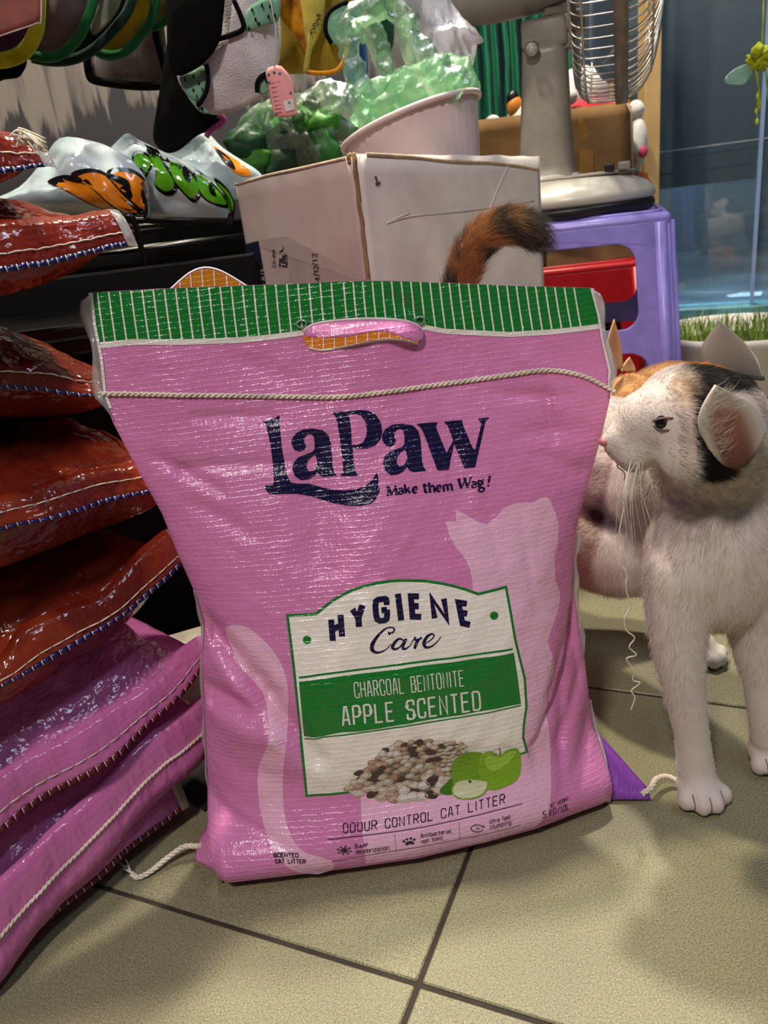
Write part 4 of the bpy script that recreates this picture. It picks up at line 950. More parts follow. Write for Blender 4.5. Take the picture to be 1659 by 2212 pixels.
  ('white',2,'L',[128,2931,9997,2857,9631,2814,9261]),
  ('white',2,'L',[128,3319,9999,3241,9616,3198,9230]),
  ('white',2,'L',[128,3704,9999,3622,9602,3582,9201]),
  ('white',2,'L',[128,4086,10000,4006,9599,3970,9194]),
  ('white',2,'L',[128,4468,10000,4387,9596,4352,9188]),
  ('white',2,'L',[128,4850,10000,4769,9593,4731,9183]),
  ('white',2,'L',[128,5236,10000,5149,9590,5114,9178]),
  ('white',2,'L',[128,5625,10000,5533,9588,5499,9174]),
  ('white',2,'L',[128,6016,10000,5923,9586,5884,9170]),
  ('white',2,'L',[128,6407,10000,6314,9588,6276,9174]),
  ('white',2,'L',[128,6798,9999,6705,9593,6671,9186]),
  ('white',2,'L',[128,7184,9997,7091,9598,7062,9198]),
  ('white',2,'L',[128,7563,9995,7472,9603,7451,9209]),
  ('white',2,'L',[128,7938,9993,7854,9607,7836,9220]),
  ('white',2,'L',[128,8318,9991,8239,9615,8223,9238]),
  ('white',2,'L',[128,8707,9990,8630,9625,8615,9260]),
  ('white',2,'L',[128,9107,9989,9033,9636,9017,9282]),
 ],
}
SEAM = [(-1.011,.845),(-.9848,.8441),(-.9478,.8428),(-.9049,.8413),(-.8611,.84),(-.818,.8386),(-.7733,.8371),(-.7284,.8355),(-.6852,.8338),(-.6441,.8321),(-.6033,.8305),(-.5612,.8288),(-.5159,.8271),(-.4657,.8253),(-.4118,.8234),(-.3571,.8216),(-.3042,.8199),(-.2532,.8181),(-.203,.8161),(-.1542,.8146),(-.1076,.814),(-.0647,.814),(-.0245,.8145),(.0152,.8156),(.0568,.8172),(.1017,.819),(.1488,.8209),(.1965,.8228),(.2427,.825),(.2865,.8271),(.329,.8291),(.3705,.8312),(.4119,.8334),(.4536,.836),(.4956,.8388),(.5369,.8416),(.5767,.8442),(.6152,.8469),(.6525,.8496),(.6885,.8516),(.7257,.8521),(.7612,.8511),(.7958,.849),(.8279,.8462),(.8566,.8432),(.8801,.84),(.8997,.8364),(.9175,.8325),(.9361,.8285),(.9569,.8239),(.979,.8187),(1.0003,.8139),(1.0157,.8104)]
HOLE = [(-.2024,.9189),(-.1166,.929),(.0275,.9308),(.1712,.928),(.2426,.9203),(.2571,.9103),(.2391,.8955),(.2057,.9001),(.1428,.9046),(.0786,.9031),(.0144,.8992),(-.0683,.8939),(-.1417,.891),(-.1888,.8959)]
FLAP = [(-.2005,.9233),(-.1662,.9316),(-.1137,.9357),(-.0051,.9379),(.1022,.9377),(.1923,.934),(.2452,.9265),(.2632,.9158),(.2507,.9041),(.2192,.9009),(.172,.9081),(.1116,.9172),(.0486,.9171),(-.016,.9117),(-.0885,.9103),(-.1599,.9126),(-.1915,.9148)]
FLAPTOP = [(-.2005,.9233),(-.1659,.9323),(-.1134,.9365),(-.0048,.9386),(.1025,.9384),(.1926,.9347),(.2456,.9273),(.2632,.9158)]
EYELET = [(-.2007,.9353),(.2609,.9359)]
# ------------------------------------------------------------------ the pink litter bag in front
PINK = srgb(214, 130, 184)
AC = {'ghost': srgb(236, 182, 214), 'label': srgb(244, 236, 230), 'green': srgb(22, 122, 46), 'white': srgb(232, 226, 222), 'navy': srgb(22, 14, 62),
      'ink': srgb(40, 18, 44), 'inkg': srgb(44, 40, 52), 'peb_shadow': srgb(120, 102, 92), 'a': srgb(176, 154, 136), 'b': srgb(190, 176, 166), 'c': srgb(160, 128, 112),
      'd': srgb(74, 54, 50), 'ah': srgb(206, 188, 172), 'bh': srgb(214, 206, 200), 'ch': srgb(190, 158, 140), 'apple_leaf': srgb(66, 118, 22), 'apple_a': srgb(112, 156, 30),
      'apple_b': srgb(128, 172, 36), 'apple_c': srgb(160, 200, 70), 'apple_stem': srgb(50, 34, 20), 'apple_rim': srgb(128, 164, 52), 'apple_flesh': srgb(214, 216, 182)}
def lam(c): return laminate('print_'+c, AC[c], .19)
bagm = laminate('pink_laminate', PINK, .19)
clearm = film('clear_edge_film', (.93, .92, .94), .62, (.85, .82, .84), .12, .1, .6, 90)
twine = mat('cotton_twine', srgb(238, 226, 210), .9, bump=.4, bscale=1500, var=.1)

def uv_to_st(u, v):
    t = v/.49
    for _ in range(12):
        s, t = _st(u, v, t)
    return s, t
def _st(u, v, t):
    vl, vr = t*.5074, t*.4604
    ul = np.interp(vl, EL[:, 0], EL[:, 1]); ur = np.interp(vr, ER[:, 0], ER[:, 1])
    s = 2*(u-ul)/(ur-ul)-1
    return s, v/np.interp(s, TOPV[:, 0], TOPV[:, 1])

bag = thing('litter_bag', 'upright pink cat litter bag with green striped top, standing on the floor tiles', 'bag')
NS, NT = 261, 331
s1 = np.linspace(-1, 1, NS); t1 = np.linspace(0, 1, NT)
SS, TT = np.meshgrid(s1, t1)
def in_poly(S, T, poly):
    r = np.zeros(S.shape, bool)
    for (x0, y0), (x1, y1) in zip(poly, poly[1:]+poly[:1]):
        c = ((y0 > T) != (y1 > T)) & (S < (x1-x0)*(T-y0)/((y1-y0) if y1 != y0 else 1e-9)+x0); r ^= c
    return r
hp = [tuple(q) for q in spline(HOLE, 4, True)]
H_in = in_poly(SS, TT, hp)
# sheet with the hand slot cut out: drop faces inside, pull the rim onto the slot's outline
def cut_sheet(P, UVv, name, m, parent, flip=False, extra=None):
    drop = H_in[:-1, :-1]+0+H_in[1:, :-1]+H_in[:-1, 1:]+H_in[1:, 1:] >= 4
    F = []
    for i in range(NT-1):
        for j in range(NS-1):
            if not drop[i, j]:
                f = (i*NS+j, i*NS+j+1, (i+1)*NS+j+1, (i+1)*NS+j); F.append(f[::-1] if flip else f)
    V = list(P.reshape(-1, 3)); uv = list(UVv.reshape(-1, 2))
    if extra is not None:
        E, EU = extra; k0 = len(V); n = E.shape[0]
        V += list(E.reshape(-1, 3)); uv += list(EU.reshape(-1, 2))
        for j in range(NS-1): F.append((k0+j, k0+j+1, j+1, j))
        for i in range(n-1):
            for j in range(NS-1): F.append((k0+(i+1)*NS+j, k0+(i+1)*NS+j+1, k0+i*NS+j+1, k0+i*NS+j))
    return mesh(name, V, F, m, parent, uv=uv)
rim = H_in[:-1, :-1].astype(int)*0
edge_ids = []
full = (H_in[:-1, :-1]+0+H_in[1:, :-1]+H_in[:-1, 1:]+H_in[1:, 1:] >= 4)
cnt = np.zeros((NT, NS), int)
for di in (0, 1):
    for dj in (0, 1): cnt[di:NT-1+di, dj:NS-1+dj] += full
hpa = np.array(hp)
S2, T2 = SS.copy(), TT.copy()
for i, j in zip(*np.where((cnt > 0) & (cnt < 4))):
    d = ((hpa[:, 0]-SS[i, j])*.2)**2+((hpa[:, 1]-TT[i, j])*.48)**2
    k = np.argmin(d); S2[i, j], T2[i, j] = hpa[k]
FP = bag_front(S2, T2)
U2, V2 = bag_uv(S2, T2)
# the bottom turns under to the seam behind
fr = FP[0]; under = []
for q, dz in ((.16, .0065), (.36, .0028), (.6, .0012), (1.0, .0012)):
    p = fr.copy(); p[:, 1] += .07*q*np.clip((1-np.abs(s1))/.1+.15, 0, 1); p[:, 2] = dz; under.append(p)
under = np.array(under)
UU = np.stack([np.broadcast_to(U2[0], (4, NS)), -np.array([.0125, .025, .0375, .05])[:, None]+np.zeros((4, NS))], -1)
front = cut_sheet(FP, np.stack([U2, V2], -1), 'front_sheet', bagm, bag, extra=(under, UU))
# back sheet
def bag_back(S, T, off=0):
    u, v = bag_uv(S, T)
    Tk = np.interp(v, [0, .03, .1, .2, .3, .36, .42, .52], [.012, .03, .045, .04, .022, .010, .004, .003])
    h = -Tk*np.clip(1-np.abs(S)**2.5, 0, 1)**.6+crumple(u+.3, v, .0012)*np.clip((1-np.abs(S))/.06, 0, 1)-off
    rip = np.clip((v-.36)/.06, 0, 1)
    h = h+rip*(.0035*np.sin(u*38+1.0)+.002*np.sin(u*71+v*15))*np.clip(1-np.abs(S)**6, 0, 1)
    P = BO+u[..., None]*BU+v[..., None]*BV+h[..., None]*BN
    gx = np.interp(S, BOT[:, 0], BOT[:, 1]); gy = np.interp(S, BOT[:, 0], BOT[:, 2])+.07*np.clip((1-np.abs(S))/.1+.15, 0, 1)
    Q = np.stack([gx, gy, .0012+v], -1); w = np.clip(v/.05, 0, 1)
    return P*w[..., None]+Q*(1-w[..., None])
cut_sheet(bag_back(S2, T2), np.stack([U2, V2], -1), 'back_sheet', bagm, bag, flip=True)

# ---- print on the sheet
def refine(bm, step):
    us = [v.co.x for v in bm.verts]; vs = [v.co.y for v in bm.verts]
    for ax, lo, hi in ((0, min(us), max(us)), (1, min(vs), max(vs))):
        k = math.ceil(lo/step)
        while k*step < hi:
            no = (1, 0, 0) if ax == 0 else (0, 1, 0); co = (k*step, 0, 0) if ax == 0 else (0, k*step, 0)
            bmesh.ops.bisect_plane(bm, geom=bm.verts[:]+bm.edges[:]+bm.faces[:], dist=1e-7, plane_co=co, plane_no=no); k += 1
def to_uv(flat):
    a = np.array(flat, float).reshape(-1, 2)*1e-4; u, v = bag_uv(a[:, 0], a[:, 1]); return np.stack([u, v], 1)
def miter(p, wd):
    p = np.asarray(p, float); n = len(p); closed = np.allclose(p[0], p[-1]) and n > 3; o = []
    for i in range(n):
        if closed:
            a = p[i]-(p[i-1] if i > 0 else p[-2]); b = (p[i+1] if i < n-1 else p[1])-p[i]
        else:
            a = p[i]-p[i-1] if i > 0 else p[1]-p[0]; b = p[i+1]-p[i] if i < n-1 else p[-1]-p[-2]
        a = a/(np.linalg.norm(a)+1e-12); b = b/(np.linalg.norm(b)+1e-12); t = a+b; t = t/(np.linalg.norm(t)+1e-12)
        nn = np.array([-t[1], t[0]]); c = max(.45, abs(nn@np.array([-a[1], a[0]]))); o.append((p[i]+nn*wd/2/c, p[i]-nn*wd/2/c))
    return o
def strip2d(pairs, step):
    """quads between left/right pairs, cut to short lengths"""
    V, F = [], []
    for (l0, r0_), (l1, r1_) in zip(pairs, pairs[1:]):
        n = max(1, int(max(np.linalg.norm(np.subtract(l1, l0)), np.linalg.norm(np.subtract(r1_, r0_)))/step+.99))
        mI = max(1, int(np.linalg.norm(np.subtract(r0_, l0))/step+.5))
        b = len(V)
        for i in range(n+1):
            A = np.array(l0)+(np.array(l1)-l0)*i/n; B = np.array(r0_)+(np.array(r1_)-r0_)*i/n
            for k in range(mI+1): V.append(A+(B-A)*k/mI)
        for i in range(n):
            for k in range(mI):
                q = b+i*(mI+1)+k; F.append((q, q+mI+1, q+mI+2, q+1))
    return V, F
prng = random.Random(4)
def pebble(item, col, out):
    s, t, r = [q*1e-4 for q in item]
    u, v = bag_uv(np.array(s), np.array(t)); ph = prng.uniform(0, 6); sq = prng.uniform(.62, .85); K = 12
    for sc, cc, dz in (((1, col, 0), (.62, col+'h', 1)) if col != 'd' else ((1, col, 0),)):
        V = [(float(u)-(r*.12 if dz else 0), float(v)+(r*.14 if dz else 0))]
        for a in range(K):
            th = a/K*2*math.pi; k = (1+.1*math.sin(2*th+ph)+.07*math.sin(3*th+2*ph))*sc
            V.append((float(u)+r*1.12*k*math.cos(th)-(r*.12 if dz else 0), float(v)+r*sq*k*math.sin(th)+(r*.14 if dz else 0)))
        out.append((cc, dz, V, [(0, 1+a, 1+(a+1) % K) for a in range(K)]))
def build_print(name, items, parent, base=0.00012, step_l=.00016, labels=None):
    cols = []; AV, AF, AM = [], [], []; k0 = 0; nb = 0
    for col, lay, kind, d in items:
        pieces = []
        if kind == 'L': V, F = strip2d(miter(to_uv(d[1:]), d[0]*1e-5), .003); pieces.append((col, 0, V, F))
        elif kind == 'R':
            a = np.array(d, float).reshape(-1, 4); l = to_uv(a[:, :2]); r = to_uv(a[:, 2:]); V, F = strip2d(list(zip(l, r)), .003); pieces.append((col, 0, V, F))
        elif kind == 'B': pebble(d, col, pieces); nb += 1
        else:
            rings = [to_uv(q) for q in d]
            vv = [Vector((p[0], p[1], 0)) for q in rings for p in q]
            tris = tessellate_polygon([[Vector((p[0], p[1], 0)) for p in q] for q in rings])
            bm = bmesh.new(); bv = [bm.verts.new(p) for p in vv]
            for tr in tris:
                try: bm.faces.new([bv[i] for i in tr])
                except ValueError: pass
            ext = max(np.ptp(rings[0][:, 0]), np.ptp(rings[0][:, 1]))
            if ext > .006: refine(bm, .0026)
            bm.verts.index_update()
            pieces.append((col, 0, [(v.co.x, v.co.y) for v in bm.verts], [tuple(v.index for v in f.verts) for f in bm.faces])); bm.free()
        for cc, dz, V, F in pieces:
            if cc not in cols: cols.append(cc)
            h = base+lay*step_l+dz*.00004+(nb % 60)*.000002
            AV += [(v[0], v[1], h) for v in V]; AF += [tuple(i+k0 for i in f) for f in F]; AM += [cols.index(cc)]*len(F); k0 += len(V)
    A = np.array(AV); s, t = uv_to_st(A[:, 0], A[:, 1])
    P = bag_front(s, t, A[:, 2])
    # keep every face turned to the front
    Fo = []
    for f in AF:
        a, b, c = A[f[0]], A[f[1]], A[f[2]]
        Fo.append(f if (b[0]-a[0])*(c[1]-a[1])-(b[1]-a[1])*(c[0]-a[0]) > 0 else f[::-1])
    return mesh(name, P, Fo, None, parent, uv=A[:, :2], mats=[lam(c) for c in cols], fm=AM)
PL = {'cat_silhouette': 'pale pink printed cat shape', 'cat_tail_silhouette': 'pale pink printed curving tail', 'label_panel': 'white printed label panel', 'label_border': 'green outline around the label',
      'scent_band': 'green printed band with white writing', 'title_lettering': 'bold navy HYGIENE lettering', 'script_lettering': 'navy script lettering reading Care', 'band_lettering': 'white lettering on the green band',
      'pebble_picture': 'printed heap of beige and brown litter pebbles', 'apple_picture': 'printed green apples with a cut slice', 'product_lettering': 'dark line reading ODOUR CONTROL CAT LITTER', 'corner_lettering': 'small dark corner lettering', 'weight_lettering': 'small dark weight lettering', 'brand_lettering': 'large navy serif lettering',
      'slogan_lettering': 'small navy slogan lettering', 'top_band': 'green printed band along the top', 'band_stripe': 'thin white stripes across the green band'}
for k, items in ART.items():
    for its in ([[q] for q in items] if k == 'label_dot' else [items]):
        o = build_print(k.split('#')[0], its, front)
        if k in PL: o['label'] = PL[k]
        if k in ('dotted_rule', 'pebble_picture'): o['kind'] = 'stuff'

# ---- seam cord: two twisted strands laid on the sheet, knotted past both edges
def on_bag(path, off=0.0012):
    a = np.array(path); return bag_front(a[:, 0], a[:, 1], off)
sp = on_bag(spline(SEAM, 3), .0016)
d = np.r_[0, np.cumsum(np.linalg.norm(np.diff(sp, axis=0), axis=1))]; n = int(d[-1]/.0011)
q = np.linspace(0, d[-1], n); cp = np.stack([np.interp(q, d, sp[:, k]) for k in range(3)], 1)
T_, A_, B_ = frames(cp)
parts = []
for ph in (0, math.pi):
    w_ = 2*math.pi*q/.0094+ph
    up = np.array([0, 0, 1.])
    parts.append(tubeVF(cp+up*(np.sin(w_)*.0012)[:, None]+BN*(np.cos(w_)*.0007)[:, None], .00105, 6))
V, F = merge(parts); o = mesh('seam_cord', V, F, twine, bag); o['label'] = 'cream chain-stitched cord across the front'
# clear film edges beside the printed sheet
def edge_film(side, ta, tb, wid, name='film_edge'):
    ts = np.linspace(ta, tb, 40); a = bag_front(np.full(40, side*.992), ts, .0008)
    wv = wid*(.75+.25*np.sin(ts*60))*np.clip((ts-ta)/.04, .1, 1)*np.clip((tb-ts)/.01+.5, 0, 1)
    b = a+side*BU*wv[:, None]+BN*(.002*np.sin(ts*85))[:, None]-BV*.001
    g = np.stack([a*(1-k)+b*k+BN*.0015*math.sin(k*3.1) for k in (0, .33, .66, 1)], 1)
    o = grid(name, g, clearm, bag, solid=.0003); o['label'] = 'clear crinkled film margin'
edge_film(-1, .80, .995, .009); edge_film(1, .80, .995, .006); edge_film(-1, .12, .50, .0035); edge_film(1, .30, .55, .005); edge_film(1, .05, .2, .004)
def edge_line(side, ta, tb, wid, name='white_margin'):
    ts = np.linspace(ta, tb, 60); V = []
    for k in (0, 1): V.append(bag_front(np.full(60, side*(1-.004-k*wid/.2)), ts, .0009))
    grid(name, np.stack(V, 1), lam('white'), bag, uv=np.stack([np.stack([np.full(60, k*wid), ts*.5], -1) for k in (0, 1)], 1))
edge_line(-1, .82, .999, .003); edge_line(1, .82, .999, .003)

# ---- carry slot: the cut tongue folded up, its white edge, and the sealed corners
fl = np.array(FLAP); c0 = fl.mean(0)
bm = bmesh.new(); fp = spline(FLAP, 3, True); fuv = to_uv(fp.ravel()*1e4)
bv = [bm.verts.new((p[0], p[1], 0)) for p in fuv]; bm.faces.new(bv); bmesh.ops.triangulate(bm, faces=bm.faces[:]); refine(bm, .003); bm.verts.index_update()
A = np.array([(v.co.x, v.co.y) for v in bm.verts]); F = [tuple(v.index for v in f.verts) for f in bm.faces]; bm.free()
s, t = uv_to_st(A[:, 0], A[:, 1]); tl, th_ = fl[:, 1].min(), fl[:, 1].max()
k = np.clip((th_-t)/(th_-tl), 0, 1)
o = mesh('slot_tongue', bag_front(s, t, .0022+.010*np.sin(k*1.9)*np.clip(1-((s-c0[0])/.24)**4, .1, 1)), F, bagm, bag, uv=A); md = o.modifiers.new('t', 'SOLIDIFY'); md.thickness = .0006
o['label'] = 'pink tongue folded up in the carry slot'
e = np.array(spline(FLAPTOP, 5)); P = bag_front(e[:, 0], e[:, 1], .0032); tube('tongue_edge', P, .0013, mat('white_film_edge', srgb(226, 214, 216), .35), bag, 6)
e = np.array(spline(HOLE[6:], 5)); tube('slot_edge', bag_front(e[:, 0], e[:, 1], .0004), .0009, mat('white_film_edge', srgb(226, 214, 216), .35), bag, 6)
for (s_, t_), sg in zip(EYELET, (-1, 1)):
    c = bag_front(np.array(s_), np.array(t_), .001); pts = []
    for i in range(26):
        a = i/25*6.28*2.2; pts.append(c+BU*math.cos(a)*.005*(1-.3*i/25)*(1+.2*math.sin(5*a))+BV*math.sin(a)*.003+BN*.001*i/12)
    tube('seal_pucker', np.array(pts), .0008, film('green_film_pucker', (.6, .8, .6), .3, (.5, .7, .5), .2, .1, .3, 200), bag, 5)

# ---- sealed fins at the two bottom corners, each with a frayed twine tail
def fin(side, tip, base_a, base_b, m, name='corner_fin'):
    g = []
    for k in np.linspace(0, 1, 9):
        a = np.array(base_a)*(1-k)+np.array(tip)*k; b = np.array(base_b)*(1-k)+(np.array(tip)+np.array([0, .012, .004]))*k
        g.append([a*(1-j)+b*j+np.array([0, 0, .004*math.sin(j*3.1)*(1-k)]) for j in np.linspace(0, 1, 7)])
    g = np.array(g); uv = np.stack(np.meshgrid(np.linspace(0, .03, 7), np.linspace(0, .05, 9)), -1)
    o = grid(name, g, m, bag, uv=uv, solid=.0012); return o
fin(1, (.212, .552, .004), (.166, .560, .004), (.178, .600, .048), laminate('violet_laminate', srgb(140, 72, 178), .2, weave=.12))['label'] = 'violet folded corner'
fin(-1, (-.212, .548, .004), (-.188, .530, .003), (-.198, .565, .028), bagm)
def tail(P, name, label):
    P = spline(P, 8); d = np.r_[0, np.cumsum(np.linalg.norm(np.diff(P, axis=0), axis=1))]; n = 70
    q = np.linspace(0, d[-1], n); c = np.stack([np.interp(q, d, P[:, k]) for k in range(3)], 1); T, A, B = frames(c); parts = []
    for s in range(3):
        ph = 2*math.pi*q/.014+s*2.1; parts.append(tubeVF(c+A*(np.cos(ph)*.0016)[:, None]+B*(np.sin(ph)*.0013)[:, None], .0013, 6))
    for k in range(7):
        dv = T[-1]*.010+np.array([rng.normal(0, .004), rng.normal(0, .004), rng.normal(0, .002)]); parts.append(tubeVF(np.stack([c[-1], c[-1]+dv*.5, c[-1]+dv]), .0005, 4))
    V, F = merge(parts); V[:, 2] = np.maximum(V[:, 2], .0006); o = mesh(name, V, F, twine, bag); o['label'] = label
tail([(-.192, .560, .020), (-.206, .556, .012), (-.222, .556, .013), (-.238, .549, .008), (-.252, .540, .004), (-.262, .5365, .003), (-.268, .540, .005)], 'twine_tail', 'frayed twine at the left corner')
tail([(.205, .556, .008), (.214, .558, .012), (.222, .566, .014), (.234, .570, .012), (.243, .566, .008)], 'twine_tail', 'frayed twine at the right corner')
# loose crinkled thread hanging from the right edge
th = [(.1915, .578, .352), (.193, .575, .335), (.189, .575, .326), (.195, .574, .318), (.190, .572, .300), (.193, .570, .293), (.189, .569, .272), (.192, .567, .262), (.189, .566, .245), (.193, .564, .235), (.192, .562, .222), (.195, .561, .205),
      (.190, .560, .195), (.191, .559, .184), (.198, .558, .176), (.193, .557, .168), (.199, .556, .160), (.190, .555, .158), (.196, .554, .146), (.195, .553, .137), (.201, .552, .134), (.193, .551, .128), (.196, .551, .120), (.192, .55, .108)]
o = tube('loose_thread', spline(th, 5), .0006, twine, bag, 5); o['label'] = 'crinkled loose thread hanging from the edge'
# ------------------------------------------------------------------ stack of bags on the left, seen from their folded ends
SE0 = np.array([-.354, .454, 0]); PREV = [None]
SA = np.array([.6392, .769, 0]); SO = np.array([.769, -.6392, 0])
red = laminate('red_laminate', srgb(132, 48, 26), .15, weave=.22, crease=1.5, csc=30, cdet=3, col2=srgb(98, 28, 16))
red_dark = laminate('brick_laminate', srgb(116, 34, 22), .15, weave=.22, crease=1.4, csc=30, cdet=3)
pinkL = laminate('stack_pink_laminate', srgb(196, 108, 166), .15, weave=.22, crease=1.4, csc=30, cdet=3)
thread_w = mat('white_thread', srgb(226, 216, 206), .8)
blue_check = mat('navy_print', srgb(22, 20, 86), .3); maroon_check = mat('maroon_print', srgb(96, 20, 34), .3)
def sp3(t, z, o): return SE0+SA*t+SO*o+np.array([0, 0, z])
def sack(label, m, T, zr, zs, zb, ztop, tend, dep=.32, flap_m=None, check=None, out=0.0, seed=0, rope=None, droop=0, tuck=.012, t0=-.10, stitch=.45, ragged=True, endw=.02):
    """T,zr,zs,zb: ridge, strip and underside heights along the end; ztop: how high the swell behind the ridge stands"""
    root = thing('litter_sack', label, 'bag', group=None)
    n = 96; t = np.linspace(t0, tend, n)
    f = lambda z: np.interp(t, T, z)
    # smooth the sampled heights
    def sm(a, k=5):
        p = np.pad(a, k, 'edge'); return np.convolve(p, np.ones(2*k+1)/(2*k+1), 'valid')
    rs = np.random.default_rng(seed+3)
    R, S, B, TP = f(zr), sm(f(zs)), sm(f(zb)), sm(f(ztop))
    jag = .0030*np.interp(t, np.linspace(t0, tend, 13), rs.uniform(-1, 1, 13)); R = sm(R, 2)+jag
    wob = .0025*np.sin(t*29+seed)+.0012*np.sin(t*71+seed*2)
    bel = np.full(n, .0015) if PREV[0] is None else np.interp(t, *PREV[0])+.002
    BI = np.maximum(B, bel); PREV[0] = (t, np.maximum(TP, R)+.004)
    rows = []
    for i in range(n):
        e = min(1, (tend-t[i])/.055); e = max(0, 1-(1-e)**2.2)**.5 if e < 1 else 1; e = max(.06, e)
        e0 = min(1, (t[i]-t0)/.05); e0 = max(.1, e0**.5); k = min(e, e0)
        mid = (B[i]+R[i])*.5 if i >= 0 else 0; midr = max(mid, BI[i]+.02)
        z = lambda v: mid+(v-mid)*k
        o = out+wob[i]
        prof = [(-dep, midr), (-dep*.97, max(z(B[i]+.004), BI[i])), (-dep*.8, max(z(B[i]), BI[i])), (-dep*.5, max(z(B[i]), BI[i])), (-.08, max(z(B[i]), BI[i])), (-.045, max(z(B[i]+.004), BI[i]*.6+B[i]*.4)), (-.022, z(B[i]*.75+S[i]*.25)), (-tuck, z(B[i]*.35+S[i]*.65)),
                (-.004, z(S[i]*.8+R[i]*.2)), (-.005, z(S[i]*.4+R[i]*.6)), (-.008, z(R[i]-.001)), (-.013, z(R[i]+.0015)), (-.024, z(R[i]*.75+TP[i]*.25)), (-.05, z(R[i]*.38+TP[i]*.62)), (-.10, z(TP[i])), (-.17, z(TP[i]+.004)), (-dep*.65, z(TP[i])),
                (-dep*.85, TP[i]*.8+midr*.2), (-dep*.97, midr+.01), (-dep, midr)]
        pp = np.array(prof); pp[:, 0] += o
        # resample the profile finely
        dd = np.r_[0, np.cumsum(np.linalg.norm(np.diff(pp, axis=0), axis=1))]; fine = np.r_[np.linspace(0, dd[5], 8)[:-1], np.linspace(dd[5], dd[14], 44), np.linspace(dd[14], dd[-1], 12)[1:]]
        rows.append(np.stack([np.interp(fine, dd, pp[:, 0]), np.interp(fine, dd, pp[:, 1]), fine], 1))
    G = np.array(rows); P = SE0+SA*t[:, None, None]+SO*G[..., 0:1]+np.array([0, 0, 1.])*G[..., 1:2]
    uv = np.stack([np.broadcast_to(t[:, None], G.shape[:2]), G[..., 2]], -1)
    # broad creases across the swell
    cr = crumple(uv[..., 0]*.9+seed*.37, uv[..., 1]*.7+seed*.11, .0016)
    top = np.clip((G[..., 2]-G[:, 20:21, 2])/.06, 0, 1)
    P[..., 2] += cr*(.35+top*.9)
    P += SO*(cr*.5)[..., None]
    P[..., 2] = np.maximum(P[..., 2], .0015)
    body = grid('sack_body', P, m, root, uv=uv)
    # the folded end: a flap from ridge to strip, standing off the body
    tf = np.linspace(max(t0, -.06), tend, 120); fi = lambda a: np.interp(tf, t, a)
    Rf, Sf, wf = fi(R), fi(S), fi(wob)
    lift = .004*np.clip(1+rs.normal(0, .6)*np.sin(tf*60+seed), .2, 2)
    g = []
    for k, oo in ((0, -.006), (.12, -.001), (.3, .001), (.55, .003), (.8, .004), (1, .005)):
        g.append(np.array([sp3(tf[i], Rf[i]*(1-k)+Sf[i]*k+cr[min(n-1, int(i*n/120)), 30]*.6+(.0022 if k < .05 else 0), out+wf[i]+oo+lift[i]*k) for i in range(120)]))
    g = np.array(g)
    fo = grid('end_flap', g, flap_m or m, root, uv=np.stack([np.broadcast_to(tf, (6, 120)), np.broadcast_to(np.array([0, .12, .3, .55, .8, 1])[:, None]*.03, (6, 120))], -1), solid=.0008)
    row = lambda k: g[0]*0+np.array([np.array([np.interp(k, [0, .12, .3, .55, .8, 1], g[:, i, c]) for c in range(3)]) for i in range(120)])
    if rope is None:
        st = row(stitch); parts = []
        L = .011; x = tf[0]
        while x < tend-.004:
            a, b = x, min(x+L*.93, tend-.003)
            pa = np.array([np.interp(v, tf, st[:, c]) for v in (a,) for c in range(3)]); pb = np.array([np.interp(b, tf, st[:, c]) for c in range(3)])
            mpt = (pa+pb)/2+SO*.0016+np.array([0, 0, .0006]); parts.append(tubeVF(np.stack([pa+SO*.0004, mpt, pb+SO*.0004]), .0006, 5)); x += L
        V, F = merge(parts); o = mesh('stitching', V, F, thread_w, fo); o['label'] = 'white running stitch'
    else:
        st = row(rope)+SO*.0018; d = np.r_[0, np.cumsum(np.linalg.norm(np.diff(st, axis=0), axis=1))]; q = np.linspace(0, d[-1], int(d[-1]/.0012)); c = np.stack([np.interp(q, d, st[:, k]) for k in range(3)], 1)
        parts = []
        T3, A3, B3 = frames(c)
        for ph in (0, math.pi):
            w_ = 2*math.pi*q/.0085+ph; parts.append(tubeVF(c+A3*(np.sin(w_)*.0009)[:, None]+B3*(np.cos(w_)*.0008)[:, None], .0009, 6))
        V, F = merge(parts); o = mesh('seam_cord', V, F, twine, fo); o['label'] = 'cream twisted cord along the end'
    if check:
        lo, hi = row(.86)+SO*.0009, row(.995)+SO*.0009; V, F = [], []; x = tf[0]; wl = []
        while x < tend-.006:
            for a, b in ((x, x+.0066),):
                qs = []
                for v in (a, min(b, tend-.002)):
                    for r_ in (lo, hi): qs.append([np.interp(v, tf, r_[:, c]) for c in range(3)])
                k = len(V); V += qs; F.append((k, k+1, k+3, k+2))
            x += .0078
        o = mesh('check_print', V, F, check, fo); o['label'] = 'dark dashes along the folded edge'; md = o.modifiers.new('t', 'SOLIDIFY'); md.thickness = .0003
        lo2, hi2 = row(.80)+SO*.0007, row(1.0)+SO*.0007
        for a, b in ((row(.80), row(.84)), (row(.995), row(1.0))): pass
        wm = mat('white_print', srgb(205, 196, 198), .3); V, F = [], []
        x = tf[0]
        while x < tend-.008:
            qs = [[np.interp(v, tf, r_[:, c]) for c in range(3)] for v in (x+.0067, x+.0077) for r_ in (lo, hi)]; k = len(V); V += qs; F.append((k, k+1, k+3, k+2)); x += .0078
        mesh('check_gap', V, F, wm, fo).modifiers.new('t', 'SOLIDIFY').thickness = .0003
    if ragged:
        e = g[:, -1]; ee = e+SA*endw*.35+np.array([0, 0, -.002]); gg = np.stack([e-SA*.003+SO*.001, (e+ee)/2+SO*.002, ee], 1)
        o = grid('film_end', gg, clearm, root, solid=.0004); o['label'] = 'clear frayed film end'
    return root
SK = []
